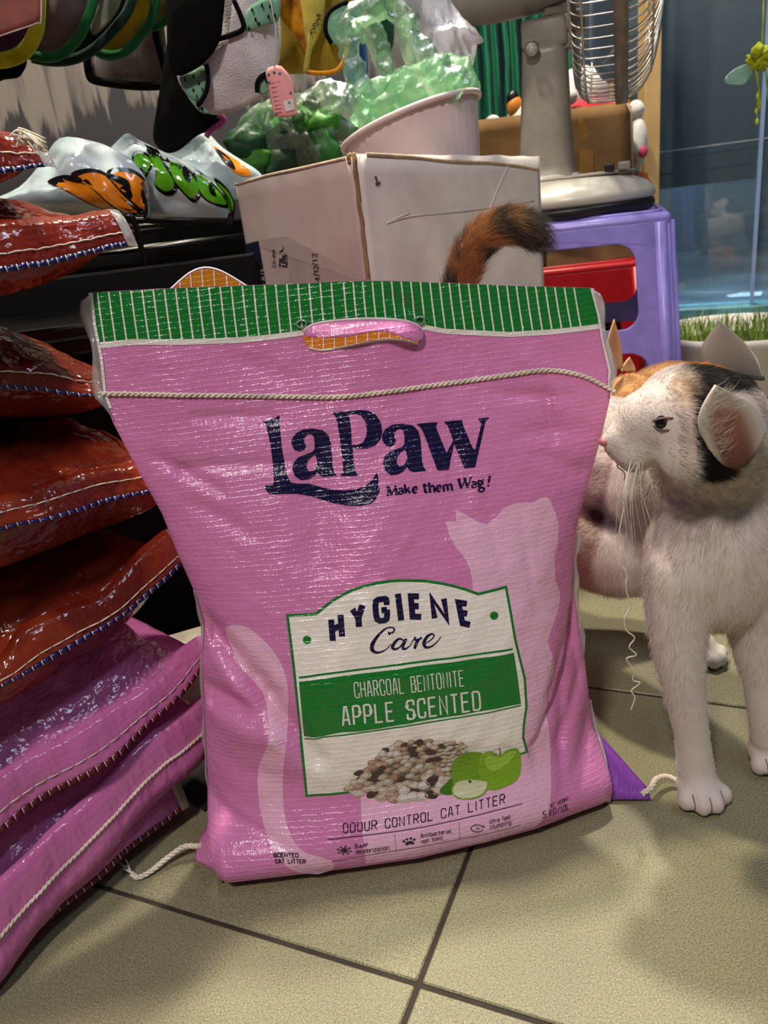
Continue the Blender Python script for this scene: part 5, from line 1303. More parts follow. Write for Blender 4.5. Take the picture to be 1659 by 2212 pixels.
SK.append(sack('lowest pink sack of the stack, lying flat on the floor tiles', pinkL, [-.1, .0, .1, .2], [.048, .050, .056, .058], [.016, .020, .019, .022], [.0015, .0015, .0015, .002], [.075, .078, .08, .08], .19, check=maroon_check, out=-.004, seed=1, stitch=.25, tuck=.004))
SK.append(sack('pink sack with a cream cord along its end, second from the floor', pinkL, [-.1, .0, .1, .17, .24], [.068, .080, .096, .112, .120], [.004, .016, .043, .060, .074], [.052, .056, .066, .07, .075], [.118, .122, .124, .13, .135], .243, out=.006, seed=2, rope=.52, tuck=.02, ragged=False))
SK.append(sack('topmost pink sack, lying just under the red sacks', pinkL, [-.1, .04, .13, .21, .26], [.162, .160, .160, .164, .174], [.122, .127, .122, .136, .158], [.098, .100, .104, .116, .128], [.215, .215, .215, .205, .19], .262, check=maroon_check, seed=3, stitch=.6))
SK.append(sack('lowest red sack, resting on the pink sacks with glints on its top', red, [-.1, .08, .10, .17, .226, .26], [.250, .253, .268, .262, .284, .293], [.225, .238, .240, .240, .250, .262], [.195, .195, .197, .200, .212, .232], [.305, .305, .305, .300, .300, .29], .254, check=blue_check, seed=4, stitch=.7))
SK.append(sack('second red sack from the bottom, dark stained, its fold rising to the right', red, [-.1, .115, .168, .231, .28], [.372, .372, .370, .360, .352], [.350, .352, .343, .335, .332], [.302, .302, .300, .298, .298], [.408, .408, .404, .396, .382], .285, check=blue_check, seed=5, stitch=.4))
SK.append(sack('puffy red sack beside the green band of the front bag', red, [-.1, .146, .162, .182, .196, .22, .28], [.466, .466, .467, .456, .456, .440, .43], [.452, .448, .445, .435, .430, .420, .41], [.412, .412, .410, .406, .402, .398, .395], [.505, .505, .503, .498, .49, .478, .46], .272, check=blue_check, out=-.032, seed=6, stitch=.35))
SK.append(sack('upper red sack with a long white stitch and a navy dashed edge', red_dark, [-.1, .16, .22, .27], [.560, .556, .557, .560], [.524, .526, .529, .535], [.500, .503, .510, .522], [.598, .592, .588, .575], .268, check=blue_check, seed=7, stitch=.62, tuck=.01))
SK.append(sack('topmost red sack, crumpled at the corner with a tuft of twine', red_dark, [-.1, .18, .20, .225], [.640, .628, .618, .612], [.588, .589, .592, .596], [.585, .580, .580, .584], [.675, .660, .648, .63], .222, dep=.3, check=blue_check, out=-.012, seed=8, stitch=.55))
p0 = np.array((-0.2181, 0.6, 0.6088))
V, F = merge([tubeVF(spline([p0+np.array([rng.normal(0, .004), rng.normal(0, .004), rng.normal(0, .003)]), p0+np.array([.004+rng.normal(0, .003), rng.normal(0, .003), .002+rng.normal(0, .003)]), p0+np.array([.012+rng.normal(0, .004), rng.normal(0, .004), -.006+rng.normal(0, .003)])], 4), .0008, 5) for _ in range(16)])
mesh('twine_tuft', V, F, twine, SK[-1])['label'] = 'tuft of frayed twine'
# ------------------------------------------------------------------ shelf, boxes and goods behind
def patch(name, outline, m, parent=None, bulge=.01, rings=7, n=4, thick=.0015, sharp=False, rough=.002, seed=0, fold=0, uv=None):
    """a sheet of cloth or film inside a closed outline, swelling towards the viewer"""
    O_ = np.array(outline, float) if sharp else spline(outline, n, True)
    if sharp:
        q = []
        for a, b in zip(O_, np.roll(O_, -1, 0)):
            k = max(1, int(np.linalg.norm(b-a)/.006))
            q += [a+(b-a)*i/k for i in range(k)]
        O_ = np.array(q)
    c = O_.mean(0); V = []; k = len(O_)
    for i in range(rings):
        r = 1-i/rings; V.append(c+(O_-c)*r+np.array([0, -1, 0])*bulge*(1-r*r))
    V = np.concatenate(V+[c[None]+np.array([[0, -bulge, 0]])])
    if rough or fold:
        wgt = np.concatenate([np.full(k, min(1, i/2)) for i in range(rings)]+[[1]])
        V = V+np.array([0, -1, .3])*(fbm(V, 22, seed)*rough*wgt+fold*np.sin(V[:, 0]*150+V[:, 2]*40+seed)*wgt)[:, None]
    F = gridF(rings, k, True)+[((rings-1)*k+j, (rings-1)*k+(j+1) % k, rings*k) for j in range(k)]
    o = mesh(name, V, F, m, parent)
    if thick: md = o.modifiers.new('t', 'SOLIDIFY'); md.thickness = thick
    return o
def crink(V, sc, amp, d=(.3, -.8, .5), seed=0):
    """sharp creases between flat facets, like stiff film"""
    q = np.array([(lambda r: r[1]-r[0])(mnoise.voronoi(Vector(p)*sc+Vector((seed, 0, seed*2)))[0]) for p in V]); q2 = np.array([(lambda r: r[1]-r[0])(mnoise.voronoi(Vector(p)*sc*2.3+Vector((seed, 7, 0)))[0]) for p in V])
    return V-np.array(d)*((q+.35*q2)*amp)[:, None]
def line3(name, P, r, m, parent=None, n=5, seg=7, push=0, **kw):
    return tube(name, spline(P, n)+np.array([0, -push, 0]), r, m, parent, seg, **kw)

black_metal = mat('black_enamel', srgb(7, 7, 8), .25, spec=.35, var=.1, bump=.1, bscale=120)
black_dull = mat('black_board', srgb(6, 6, 7), .6, spec=.2)
rack = thing('wire_rack', 'black metal wire rack behind the sacks, white printed bags lying on it', 'rack')
tube('front_rail', [(-.62, 1.12, .572), (-.302, 1.12, .561), (-.155, 1.12, .542)], .0045, black_metal, rack)
tube('hook_post', spline([(-0.2965, 1.1, 0.5601), (-0.2894, 1.1, 0.5638), (-0.2819, 1.1, 0.5618), (-0.2792, 1.1, 0.5471), (-0.2785, 1.1, 0.5236), (-0.2779, 1.1, 0.4967), (-0.2761, 1.1, 0.4771), (-0.2766, 1.1, 0.4351)], 5), .0042, black_metal, rack)
for q, nm in (((-.62, 1.12, .57), 'upright'), ((-.62, 1.5, .57), 'upright'), ((-.16, 1.5, .54), 'upright')): tube(nm, [(q[0], q[1], 0), q], .008, black_metal, rack)
for y in (1.17, 1.23, 1.29, 1.35, 1.41, 1.47): tube('shelf_wire', [(-.62, y, .522), (-.16, y, .518)], .0032, black_metal, rack, 6)
box('dark_backing', (.60, .008, .545), (-.32, 1.515, .2745), black_dull, rack, bev=.001); tube('rear_rail', [(-.62, 1.5, .57), (-.16, 1.5, .54)], .0045, black_metal, rack)  # black sheet added to keep the gap behind the shelf wires dark
cab = thing('black_cabinet', 'low glossy black cabinet in the dark gap behind the sacks and bag', 'cabinet')
box('body', (.56, .18, .40), (-.42, .995, .2), black_dull, cab)
box('top_board', (.58, .20, .018), (-.42, .99, .447), black_metal, cab, bev=.004)
box('front_bar', (.57, .018, .022), (-.42, .891, .43), black_metal, cab, bev=.006, rot=(0, -.02, 0), seg=3)
box('front_bar', (.57, .014, .016), (-.42, .889, .38), black_metal, cab, bev=.005, rot=(0, -.02, 0), seg=3)
box('back_panel', (.58, .012, .50), (-.42, 1.092, .25), black_dull, cab)
wb = box('small_white_carton', (.10, .07, .10), (-.236, .775, .0515), mat('plain_white_card', srgb(196, 188, 176), .7), bev=.002, rot=(0, 0, .35)); tag(wb, 'small white carton standing between the sack stack and the pink bag', 'box')
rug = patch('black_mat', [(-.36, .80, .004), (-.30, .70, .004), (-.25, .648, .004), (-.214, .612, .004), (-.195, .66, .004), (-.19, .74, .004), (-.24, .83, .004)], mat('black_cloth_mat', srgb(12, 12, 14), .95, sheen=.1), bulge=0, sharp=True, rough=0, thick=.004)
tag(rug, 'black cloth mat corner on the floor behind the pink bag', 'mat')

# second bag of the kind behind the first: its ochre striped band shows over the top and through the slot
ochre = laminate('ochre_laminate', srgb(196, 136, 20), .24)
b2 = thing('litter_bag', 'second litter bag with ochre striped band, standing behind the pink bag', 'bag')
def b2p(a, z): return np.array([-.195+.275*a, .715+.02*math.sin(a*3.1)+(z-.25)*.06, z])
zt = lambda a: .470+.036*math.exp(-((a-.22)/.15)**2)-.022*a
g1 = []; uvs = []
for z in np.linspace(0, 1, 40):
    row = []
    for a in np.linspace(0, 1, 60):
        zz = z*zt(a); thk = .05*math.sin(math.pi*min(1, max(0, a)))**.5*np.interp(zz, [0, .04, .15, .3, .42, .5], [.4, .9, 1, .7, .12, .08]); row.append(b2p(a, zz+.003)+np.array([0, -thk*.75, 0]))
    g1.append(row)
g1 = np.array(g1); back = g1.copy(); back[..., 1] = 2*np.array([[b2p(a, z*zt(a))[1] for a in np.linspace(0, 1, 60)] for z in np.linspace(0, 1, 40)])-g1[..., 1]+.004
for nm, gg in (('front_sheet', g1), ('back_sheet', back)): grid(nm, gg, laminate('deep_pink_laminate', srgb(190, 90, 150), .25), b2, uv=gg[..., [0, 2]])
fu = (np.linspace(0, 1, 40) > .80)
o = grid('top_band', g1[31:]+np.array([0, -.0012, 0]), ochre, b2, uv=g1[31:][..., [0, 2]]); o['label'] = 'ochre band along the top'
for k in range(26):
    a = .02+k*.038; i = a*59; j = int(i); w_ = i-j
    ln = g1[31:, j]*(1-w_)+g1[31:, min(59, j+1)]*w_+np.array([0, -.002, 0]); mv = np.linspace(.012, 0, len(ln)); ln[:, 0] -= mv
    st = grid('band_stripe', np.stack([ln-np.array([.0006, 0, 0]), ln+np.array([.0006, 0, 0])], 1), lam('white'), b2, uv=np.stack([ln[:, [0, 2]]]*2, 1))
tube('top_hem', g1[-1]+np.array([0, 0, .001]), .0012, mat('white_film_edge', (1, 1, 1)), b2, 5)

# white bags printed with fat orange and green letters, lying on the rack
white_gloss = mat('glossy_white_print', srgb(214, 226, 232), .16, coat=.4, col2=srgb(176, 200, 206), vscale=14, bump=.35, bscale=60)
inkblack = mat('black_print', srgb(16, 16, 18), .2); orange_ink = mat('orange_print', srgb(238, 140, 30), .18, coat=.4, var=.06); green_ink = mat('green_print', srgb(96, 182, 30), .18, coat=.4, var=.06)
def printed_bag(label, outline, depth, bul, seed):
    root = thing('food_bag', label, 'bag', group='white printed bags on the wire rack')
    f = patch('bag_front', outline, white_gloss, root, bulge=bul, rings=12, rough=.009, seed=seed, thick=0)
    bo = np.array(outline)+np.array([0, .004, 0]); b = patch('bag_back', bo, white_gloss, root, bulge=-depth, rings=5, rough=.003, seed=seed+1, thick=0)
    return root, f
def on_patch(f, pts, m, root, name, push, label=None, r=None):
    """print shapes on the swollen front by dropping them on to it along y"""
    from mathutils.bvhtree import BVHTree
    me = f.data; bv = BVHTree.FromPolygons([v.co[:] for v in me.vertices], [p.vertices[:] for p in me.polygons])
    P = spline(pts, 4, True); c = P.mean(0); V = [c]; K = len(P)
    for k in (.35, .7, 1): V += list(c+(P-c)*k)
    Q = []
    for v in V:
        h = bv.ray_cast(Vector((v[0], v[1]-.3, v[2])), Vector((0, 1, 0)))[0]
        Q.append((v[0], (h[1] if h else v[1])-push, v[2]))
    F = [(0, 1+j, 1+(j+1) % K) for j in range(K)]
    for i in range(2): F += [(1+i*K+j, 1+(i+1)*K+j, 1+(i+1)*K+(j+1) % K, 1+i*K+(j+1) % K) for j in range(K)]
    o = mesh(name, Q, F, m, root); 
    if label: o['label'] = label
    return o
r1, f1 = printed_bag('white bag with fat orange lettering, beside the crumpled top red sack', [(-0.4921, 1.15, 0.6005), (-0.4363, 1.15, 0.6175), (-0.3971, 1.15, 0.6447), (-0.3651, 1.15, 0.6704), (-0.324, 1.15, 0.6618), (-0.2991, 1.15, 0.6495), (-0.2757, 1.15, 0.6298), (-0.2641, 1.15, 0.6036), (-0.2675, 1.15, 0.5776), (-0.2743, 1.15, 0.5592), (-0.3169, 1.15, 0.5642), (-0.379, 1.15, 0.5726), (-0.4468, 1.15, 0.5817)], .05, .04, 5)
for i, (P, q) in enumerate((([(-0.3781, 1.1, 0.6141), (-0.3617, 1.1, 0.6189), (-0.342, 1.1, 0.6138), (-0.3227, 1.1, 0.5949), (-0.3097, 1.1, 0.5736), (-0.3161, 1.1, 0.5726), (-0.3373, 1.1, 0.5853), (-0.3598, 1.1, 0.6037)], 0), ([(-0.3442, 1.1, 0.6169), (-0.3278, 1.1, 0.6222), (-0.311, 1.1, 0.6169), (-0.2977, 1.1, 0.5976), (-0.2829, 1.1, 0.5705), (-0.2923, 1.1, 0.5699), (-0.3084, 1.1, 0.5791), (-0.3245, 1.1, 0.5996)], 0), ([(-0.3037, 1.1, 0.615), (-0.2862, 1.1, 0.6196), (-0.2704, 1.1, 0.6101), (-0.2617, 1.1, 0.5879), (-0.2638, 1.1, 0.5683), (-0.274, 1.1, 0.5695), (-0.2867, 1.1, 0.5851)], 0))):
    c = np.mean(P, 0); on_patch(f1, [tuple(c+(np.array(p)-c)*1.22) for p in P], inkblack, f1, 'letter_outline', .0006); on_patch(f1, P, orange_ink, f1, 'orange_letter', .0012)
for P in ([(-0.3102, 1.1, 0.6202), (-0.2984, 1.1, 0.6166), (-0.2848, 1.1, 0.6084), (-0.2838, 1.1, 0.5972), (-0.289, 1.1, 0.6011), (-0.3006, 1.1, 0.6102)], [(-0.2953, 1.1, 0.6002), (-0.2863, 1.1, 0.6019), (-0.2828, 1.1, 0.5914), (-0.2867, 1.1, 0.5851), (-0.2932, 1.1, 0.5887)], [(-0.3491, 1.1, 0.6213), (-0.3394, 1.1, 0.6169), (-0.3385, 1.1, 0.6112), (-0.3511, 1.1, 0.6138), (-0.3628, 1.1, 0.6195)]): on_patch(f1, P, inkblack, f1, 'letter_counter', .0018)
r2, f2 = printed_bag('white bag with fat green lettering, lying next to the battered white carton', [(-0.3169, 1.19, 0.6494), (-0.2983, 1.19, 0.6648), (-0.2854, 1.19, 0.6703), (-0.2722, 1.19, 0.6607), (-0.2497, 1.19, 0.6465), (-0.2152, 1.19, 0.6261), (-0.1816, 1.19, 0.5984), (-0.1591, 1.19, 0.5714), (-0.165, 1.19, 0.5473), (-0.2113, 1.19, 0.5496), (-0.2566, 1.19, 0.5567), (-0.281, 1.19, 0.5608), (-0.2753, 1.19, 0.597), (-0.2976, 1.19, 0.6355)], .04, .03, 9)
for P in ([(-0.2777, 1.15, 0.6397), (-0.2667, 1.15, 0.6413), (-0.2564, 1.15, 0.6316), (-0.2598, 1.15, 0.6222), (-0.273, 1.15, 0.6145), (-0.2801, 1.15, 0.6245)], [(-0.26, 1.15, 0.6433), (-0.2484, 1.15, 0.6392), (-0.2387, 1.15, 0.621), (-0.2301, 1.15, 0.6026), (-0.2348, 1.15, 0.5927), (-0.2465, 1.15, 0.5917), (-0.2555, 1.15, 0.6026), (-0.2504, 1.15, 0.6165)], [(-0.2323, 1.15, 0.6271), (-0.2181, 1.15, 0.6198), (-0.2028, 1.15, 0.6024), (-0.1996, 1.15, 0.5874), (-0.2111, 1.15, 0.5782), (-0.2214, 1.15, 0.5899), (-0.2295, 1.15, 0.6055)], [(-0.1986, 1.15, 0.6078), (-0.185, 1.15, 0.5963), (-0.1724, 1.15, 0.5796), (-0.1674, 1.15, 0.566), (-0.1781, 1.15, 0.5672), (-0.1923, 1.15, 0.576), (-0.199, 1.15, 0.5903)], [(-0.1711, 1.15, 0.593), (-0.1592, 1.15, 0.5816), (-0.1536, 1.15, 0.5644), (-0.1594, 1.15, 0.5471), (-0.1652, 1.15, 0.5508), (-0.1663, 1.15, 0.5718)]):
    c = np.mean(P, 0); on_patch(f2, [tuple(c+(np.array(p)-c)*1.26) for p in P], inkblack, f2, 'letter_outline', .0006); on_patch(f2, P, green_ink, f2, 'green_letter', .0012)
for P in ([(-0.2163, 1.15, 0.6196), (-0.2091, 1.15, 0.6118), (-0.208, 1.15, 0.599), (-0.2137, 1.15, 0.6019), (-0.217, 1.15, 0.6104)], [(-0.1849, 1.15, 0.594), (-0.18, 1.15, 0.5864), (-0.1781, 1.15, 0.5767), (-0.1839, 1.15, 0.5798), (-0.1863, 1.15, 0.5871)]): on_patch(f2, P, inkblack, f2, 'letter_counter', .0018)
on_patch(f2, [(-0.2651, 1.15, 0.6479), (-0.2559, 1.15, 0.6446), (-0.2411, 1.15, 0.6298), (-0.2205, 1.15, 0.6235), (-0.2132, 1.15, 0.6135), (-0.2325, 1.15, 0.626), (-0.2463, 1.15, 0.6344)], inkblack, f2, 'letter_outline', .0009)
r3, f3_ = printed_bag('white bag with a peaked corner and a bit of orange print, furthest of the three', [(-0.2517, 1.235, 0.6387), (-0.2203, 1.235, 0.6595), (-0.195, 1.235, 0.6687), (-0.1818, 1.235, 0.6612), (-0.1667, 1.235, 0.6426), (-0.1433, 1.235, 0.6234), (-0.1196, 1.235, 0.604), (-0.1159, 1.235, 0.586), (-0.1529, 1.235, 0.5712), (-0.1988, 1.235, 0.5828), (-0.2272, 1.235, 0.6112)], .02, .022, 13)
on_patch(f3_, [(-0.1763, 1.3, 0.6436), (-0.1607, 1.3, 0.6321), (-0.1388, 1.3, 0.6153), (-0.1298, 1.3, 0.6012), (-0.1449, 1.3, 0.6016), (-0.1602, 1.3, 0.6158)], orange_ink, f3_, 'orange_print', .001); on_patch(f3_, [(-0.1741, 1.3, 0.6401), (-0.1639, 1.3, 0.6338), (-0.1535, 1.3, 0.6209), (-0.1512, 1.3, 0.6102), (-0.1612, 1.3, 0.6179), (-0.1691, 1.3, 0.6292)], inkblack, f3_, 'black_print', .0016)

# battered white carton, open on top
card = mat('white_card', srgb(222, 212, 206), .75, var=.06, vscale=18, bump=.25, bscale=30); card_side = mat('shaded_white_card', srgb(214, 196, 188), .8, vscale=9, col2=srgb(196, 174, 166), bump=.25, bscale=26)  # side card is mottled and darker, with that face's shade in its colour
kraft = mat('torn_kraft', srgb(150, 118, 84), .9, bump=.6, bscale=300)
bx = thing('white_carton', 'battered open white carton behind the pink bag, bowl and plastic bags in it', 'box')
cn, cl_, cr_, cb = np.array([.014, .93]), np.array([-.142, 1.13]), np.array([.275, 1.17]), np.array([.119, 1.37])
def wall_(name, a, b, za, zb, m, z0=.003, nx=40, nz=30, th=.004, seed=0):
    d = (b-a)/np.linalg.norm(b-a); nrm = np.array([d[1], -d[0]]); P = np.zeros((nz, nx, 3))
    for i, v in enumerate(np.linspace(0, 1, nz)):
        for j, u in enumerate(np.linspace(0, 1, nx)):
            x = a+(b-a)*u; zt_ = za*(1-u)+zb*u+.003*mnoise.noise(Vector((u*9, seed, 2)))
            dd = (.0012 if name == 'side_panel' else .003)*mnoise.noise(Vector((u*3, v*3, seed)))*math.sin(u*3.14)
            P[i, j] = (x[0]+nrm[0]*dd, x[1]+nrm[1]*dd, z0+(zt_-z0)*v)
    o = grid(name, P, m, bx, solid=th); return o, P
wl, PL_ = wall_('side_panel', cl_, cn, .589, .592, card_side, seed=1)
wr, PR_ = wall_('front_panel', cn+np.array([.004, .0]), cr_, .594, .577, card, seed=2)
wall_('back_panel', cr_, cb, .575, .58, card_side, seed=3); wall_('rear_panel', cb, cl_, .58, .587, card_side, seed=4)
box('bottom_panel', (.27, .34, .006), (.066, 1.15, .006), card_side, bx, rot=(0, 0, .60), bev=0)
# torn corner edge and creases
ez = np.linspace(.10, .592, 60); ex = np.array([[cn[0]+.001+.0016*mnoise.noise(Vector((0, z*60, 1))), cn[1]-.002+.0015*mnoise.noise(Vector((3, z*70, 1))), z] for z in ez])
tube('torn_corner', ex, .0024+.0012*np.array([mnoise.noise(Vector((9, z*90, 1))) for z in ez]), kraft, bx, 6)['label'] = 'torn brown corner edge'
tf_ = merge([blobVF(np.array([cn[0]-.004+.012*rng.random(), cn[1]+.002, .578+.016*rng.random()]), (.004, .003, .005), sub=1, rough=.6, fr=3) for _ in range(9)]); mesh('torn_corner', tf_[0], tf_[1], kraft, bx)
def on_wall(P, u, v, off):
    nz, nx = P.shape[:2]; i, j = v*(nz-1), u*(nx-1); i0, j0 = int(min(i, nz-2)), int(min(j, nx-2)); a, b = i-i0, j-j0
    p = (P[i0, j0]*(1-a)+P[i0+1, j0]*a)*(1-b)+(P[i0, j0+1]*(1-a)+P[i0+1, j0+1]*a)*b
    d = P[0, -1]-P[0, 0]; n = np.array([d[1], -d[0], 0]); n /= np.linalg.norm(n)
    if n[1] > 0: n = -n
    return p+n*off
def wall_uv(P, p):
    """panel coordinates of a point seen on the panel"""
    d = P[0, -1]-P[0, 0]; L = np.linalg.norm(d[:2]); n = np.array([d[1], -d[0], 0])/L; e = np.array([0, 0, .54]); r = np.array(p)-e
    q = e+r*(((P[0, 0]-e)@n)/(r@n)); return float((q-P[0, 0])@d/L/L), float(q[2]/.59)
for pts in ([(0.0446, 1, 0.5158), (0.0725, 1, 0.5216), (0.1182, 1, 0.5242), (0.1638, 1, 0.5269), (0.2264, 1, 0.5328)], [(0.2174, 1.1, 0.578), (0.2036, 1.1, 0.5515), (0.1858, 1.1, 0.5162)], [(0.0464, 1, 0.5167), (0.0553, 1, 0.5194), (0.073, 1, 0.5258)]):
    q = [on_wall(PR_, *wall_uv(PR_, p), .0024) for p in pts]; tube('crease', spline(q, 5), .0007, card, wr, 6)
q = [on_wall(PR_, *wall_uv(PR_, p), .0026) for p in [(0.0355, 0.95, 0.5674), (0.0369, 0.95, 0.5619), (0.0355, 0.95, 0.5586), (0.04, 0.95, 0.5606)]]; tube('tear', spline(q, 3), .0012, mat('tear_brown', srgb(92, 58, 34), .9), wr, 5)
q = [on_wall(PR_, *wall_uv(PR_, p), .0018) for p in [(0.0334, 1.1, 0.5982), (0.0875, 1.1, 0.5932), (0.1356, 1.1, 0.5867), (0.1901, 1.1, 0.5822), (0.2326, 1.1, 0.5757), (0.2556, 1.1, 0.5709)]]; tube('worn_top_edge', spline(q, 6), .0022, mat('worn_card_edge', srgb(196, 176, 150), .9, vscale=60, bump=.4), bx, 6)
q = [on_wall(PL_, *wall_uv(PL_, p), .0015) for p in [(-0.1376, 1.1, 0.5866), (-0.0954, 1.1, 0.5912), (-0.046, 1.1, 0.5956), (0.009, 1.1, 0.5977)]]; tube('worn_top_edge', spline(q, 6), .0022, mat('worn_card_edge', (1, 1, 1)), bx, 6)
def sticker(name, pts, m, off, lab=None):
    q = [on_wall(PL_, *wall_uv(PL_, p), off) for p in pts]; o = mesh(name, q, [tuple(range(len(q)))], m, wl, smooth=False); md = o.modifiers.new('t', 'SOLIDIFY'); md.thickness = .0002
    if lab: o['label'] = lab
    return o
sticker('sticker', [(-0.1385, 1.1, 0.5148), (-0.0832, 1.1, 0.5165), (-0.0881, 1.1, 0.4546), (-0.142, 1.1, 0.45)], mat('sticker_paper', srgb(190, 172, 164), .5, var=.03), .0026, 'pale paper sticker')
sticker('navy_panel', [(-0.1384, 1.1, 0.5118), (-0.1199, 1.1, 0.5138), (-0.1192, 1.1, 0.441), (-0.1412, 1.1, 0.4437)], mat('sticker_navy', srgb(20, 26, 48), .4), .0030, 'navy sticker strip with white lettering')
# writing on the carton's side panel
STICKER_WHITE = [
  (0.0011, [(-0.1458, 1.1297, 0.4514), (-0.1457, 1.1295, 0.4530), (-0.1449, 1.1285, 0.4542), (-0.1427, 1.1256, 0.4546), (-0.1409, 1.1234, 0.4546), (-0.1384, 1.1202, 0.4541), (-0.1377, 1.1193, 0.4526), (-0.1379, 1.1196, 0.4501), (-0.1389, 1.1208, 0.4487), (-0.1415, 1.1242, 0.4482), (-0.1432, 1.1264, 0.4482), (-0.1453, 1.1291, 0.4486), (-0.1460, 1.1299, 0.4498), (-0.1458, 1.1297, 0.4514)]),
  (0.0011, [(-0.1373, 1.1188, 0.4568), (-0.1453, 1.1291, 0.4568)]),
  (0.0011, [(-0.1453, 1.1291, 0.4568), (-0.1451, 1.1288, 0.4592), (-0.1442, 1.1277, 0.4610), (-0.1420, 1.1249, 0.4616), (-0.1369, 1.1183, 0.4615)]),
  (0.0011, [(-0.1449, 1.1285, 0.4616), (-0.1447, 1.1283, 0.4640), (-0.1438, 1.1271, 0.4658), (-0.1416, 1.1243, 0.4663), (-0.1365, 1.1178, 0.4662)]),
  (0.0011, [(-0.1404, 1.1228, 0.4685), (-0.1400, 1.1222, 0.4737), (-0.1404, 1.1227, 0.4745), (-0.1418, 1.1245, 0.4748), (-0.1418, 1.1245, 0.4748), (-0.1433, 1.1264, 0.4746), (-0.1438, 1.1271, 0.4738), (-0.1441, 1.1275, 0.4705), (-0.1434, 1.1266, 0.4690), (-0.1409, 1.1233, 0.4685), (-0.1397, 1.1219, 0.4685), (-0.1371, 1.1186, 0.4689), (-0.1362, 1.1173, 0.4703), (-0.1359, 1.1169, 0.4740), (-0.1360, 1.1171, 0.4743), (-0.1365, 1.1178, 0.4744), (-0.1372, 1.1186, 0.4744)]),
  (0.0011, [(-0.1413, 1.1239, 0.4833), (-0.1421, 1.1250, 0.4833), (-0.1428, 1.1258, 0.4832), (-0.1430, 1.1261, 0.4829), (-0.1434, 1.1265, 0.4790), (-0.1426, 1.1256, 0.4775), (-0.1401, 1.1224, 0.4770), (-0.1390, 1.1209, 0.4770), (-0.1364, 1.1176, 0.4774), (-0.1355, 1.1164, 0.4787), (-0.1351, 1.1160, 0.4826), (-0.1353, 1.1162, 0.4830), (-0.1359, 1.1170, 0.4831), (-0.1368, 1.1181, 0.4831)]),
  (0.0011, [(-0.1427, 1.1257, 0.4862), (-0.1424, 1.1253, 0.4899), (-0.1414, 1.1240, 0.4913), (-0.1388, 1.1207, 0.4916), (-0.1344, 1.1150, 0.4914)]),
  (0.0011, [(-0.1388, 1.1207, 0.4916), (-0.1393, 1.1213, 0.4867), (-0.1388, 1.1207, 0.4857), (-0.1371, 1.1186, 0.4853), (-0.1371, 1.1186, 0.4853), (-0.1354, 1.1164, 0.4856), (-0.1348, 1.1156, 0.4865), (-0.1344, 1.1150, 0.4914)]),
  (0.0004, [(-0.1356, 1.1166, 0.5000), (-0.1378, 1.1194, 0.4995), (-0.1390, 1.1209, 0.4980), (-0.1384, 1.1202, 0.4965), (-0.1364, 1.1177, 0.4958), (-0.1342, 1.1148, 0.4963), (-0.1331, 1.1133, 0.4977), (-0.1336, 1.1141, 0.4993), (-0.1356, 1.1166, 0.5000)]),
  (0.0004, [(-0.1347, 1.1154, 0.4972), (-0.1376, 1.1192, 0.4973), (-0.1372, 1.1187, 0.4984), (-0.1359, 1.1170, 0.4983), (-0.1361, 1.1173, 0.4972)]),
  (0.0004, [(-0.1360, 1.1171, 0.4979), (-0.1344, 1.1151, 0.4984)]),
  (0.0005, [(-0.1299, 1.1093, 0.4513), (-0.1292, 1.1083, 0.4588)]),
  (0.0005, [(-0.1295, 1.1088, 0.4551), (-0.1215, 1.0985, 0.4550)]),
  (0.0005, [(-0.1259, 1.1041, 0.4550), (-0.1256, 1.1038, 0.4580)]),
  (0.0005, [(-0.1265, 1.1050, 0.4528), (-0.1217, 1.0987, 0.4528)]),
  (0.0005, [(-0.1218, 1.0989, 0.4513), (-0.1211, 1.0980, 0.4587)]),
  (0.0005, [(-0.1295, 1.1087, 0.4629), (-0.1282, 1.1071, 0.4636)]),
  (0.0005, [(-0.1292, 1.1083, 0.4658), (-0.1280, 1.1069, 0.4651)]),
  (0.0005, [(-0.1281, 1.1070, 0.4614), (-0.1275, 1.1063, 0.4673)]),
  (0.0005, [(-0.1267, 1.1052, 0.4621), (-0.1262, 1.1046, 0.4665)]),
  (0.0005, [(-0.1254, 1.1036, 0.4610), (-0.1248, 1.1027, 0.4676)]),
  (0.0005, [(-0.1278, 1.1066, 0.4643), (-0.1251, 1.1031, 0.4643)]),
  (0.0005, [(-0.1239, 1.1016, 0.4613), (-0.1234, 1.1009, 0.4672)]),
  (0.0005, [(-0.1245, 1.1023, 0.4643), (-0.1215, 1.0986, 0.4613)]),
  (0.0005, [(-0.1236, 1.1013, 0.4643), (-0.1209, 1.0978, 0.4675)]),
  (0.0005, [(-0.1293, 1.1085, 0.4717), (-0.1258, 1.1040, 0.4698)]),
  (0.0005, [(-0.1269, 1.1054, 0.4710), (-0.1213, 1.0982, 0.4709)]),
  (0.0005, [(-0.1279, 1.1068, 0.4728), (-0.1275, 1.1062, 0.4772)]),
  (0.0005, [(-0.1289, 1.1080, 0.4750), (-0.1257, 1.1039, 0.4749)]),
  (0.0005, [(-0.1259, 1.1042, 0.4724), (-0.1255, 1.1036, 0.4771)]),
  (0.0005, [(-0.1239, 1.1016, 0.4727), (-0.1235, 1.1010, 0.4770)]),
  (0.0005, [(-0.1253, 1.1034, 0.4749), (-0.1213, 1.0982, 0.4748)]),
  (0.0005, [(-0.1214, 1.0984, 0.4719), (-0.1209, 1.0978, 0.4770)]),
]
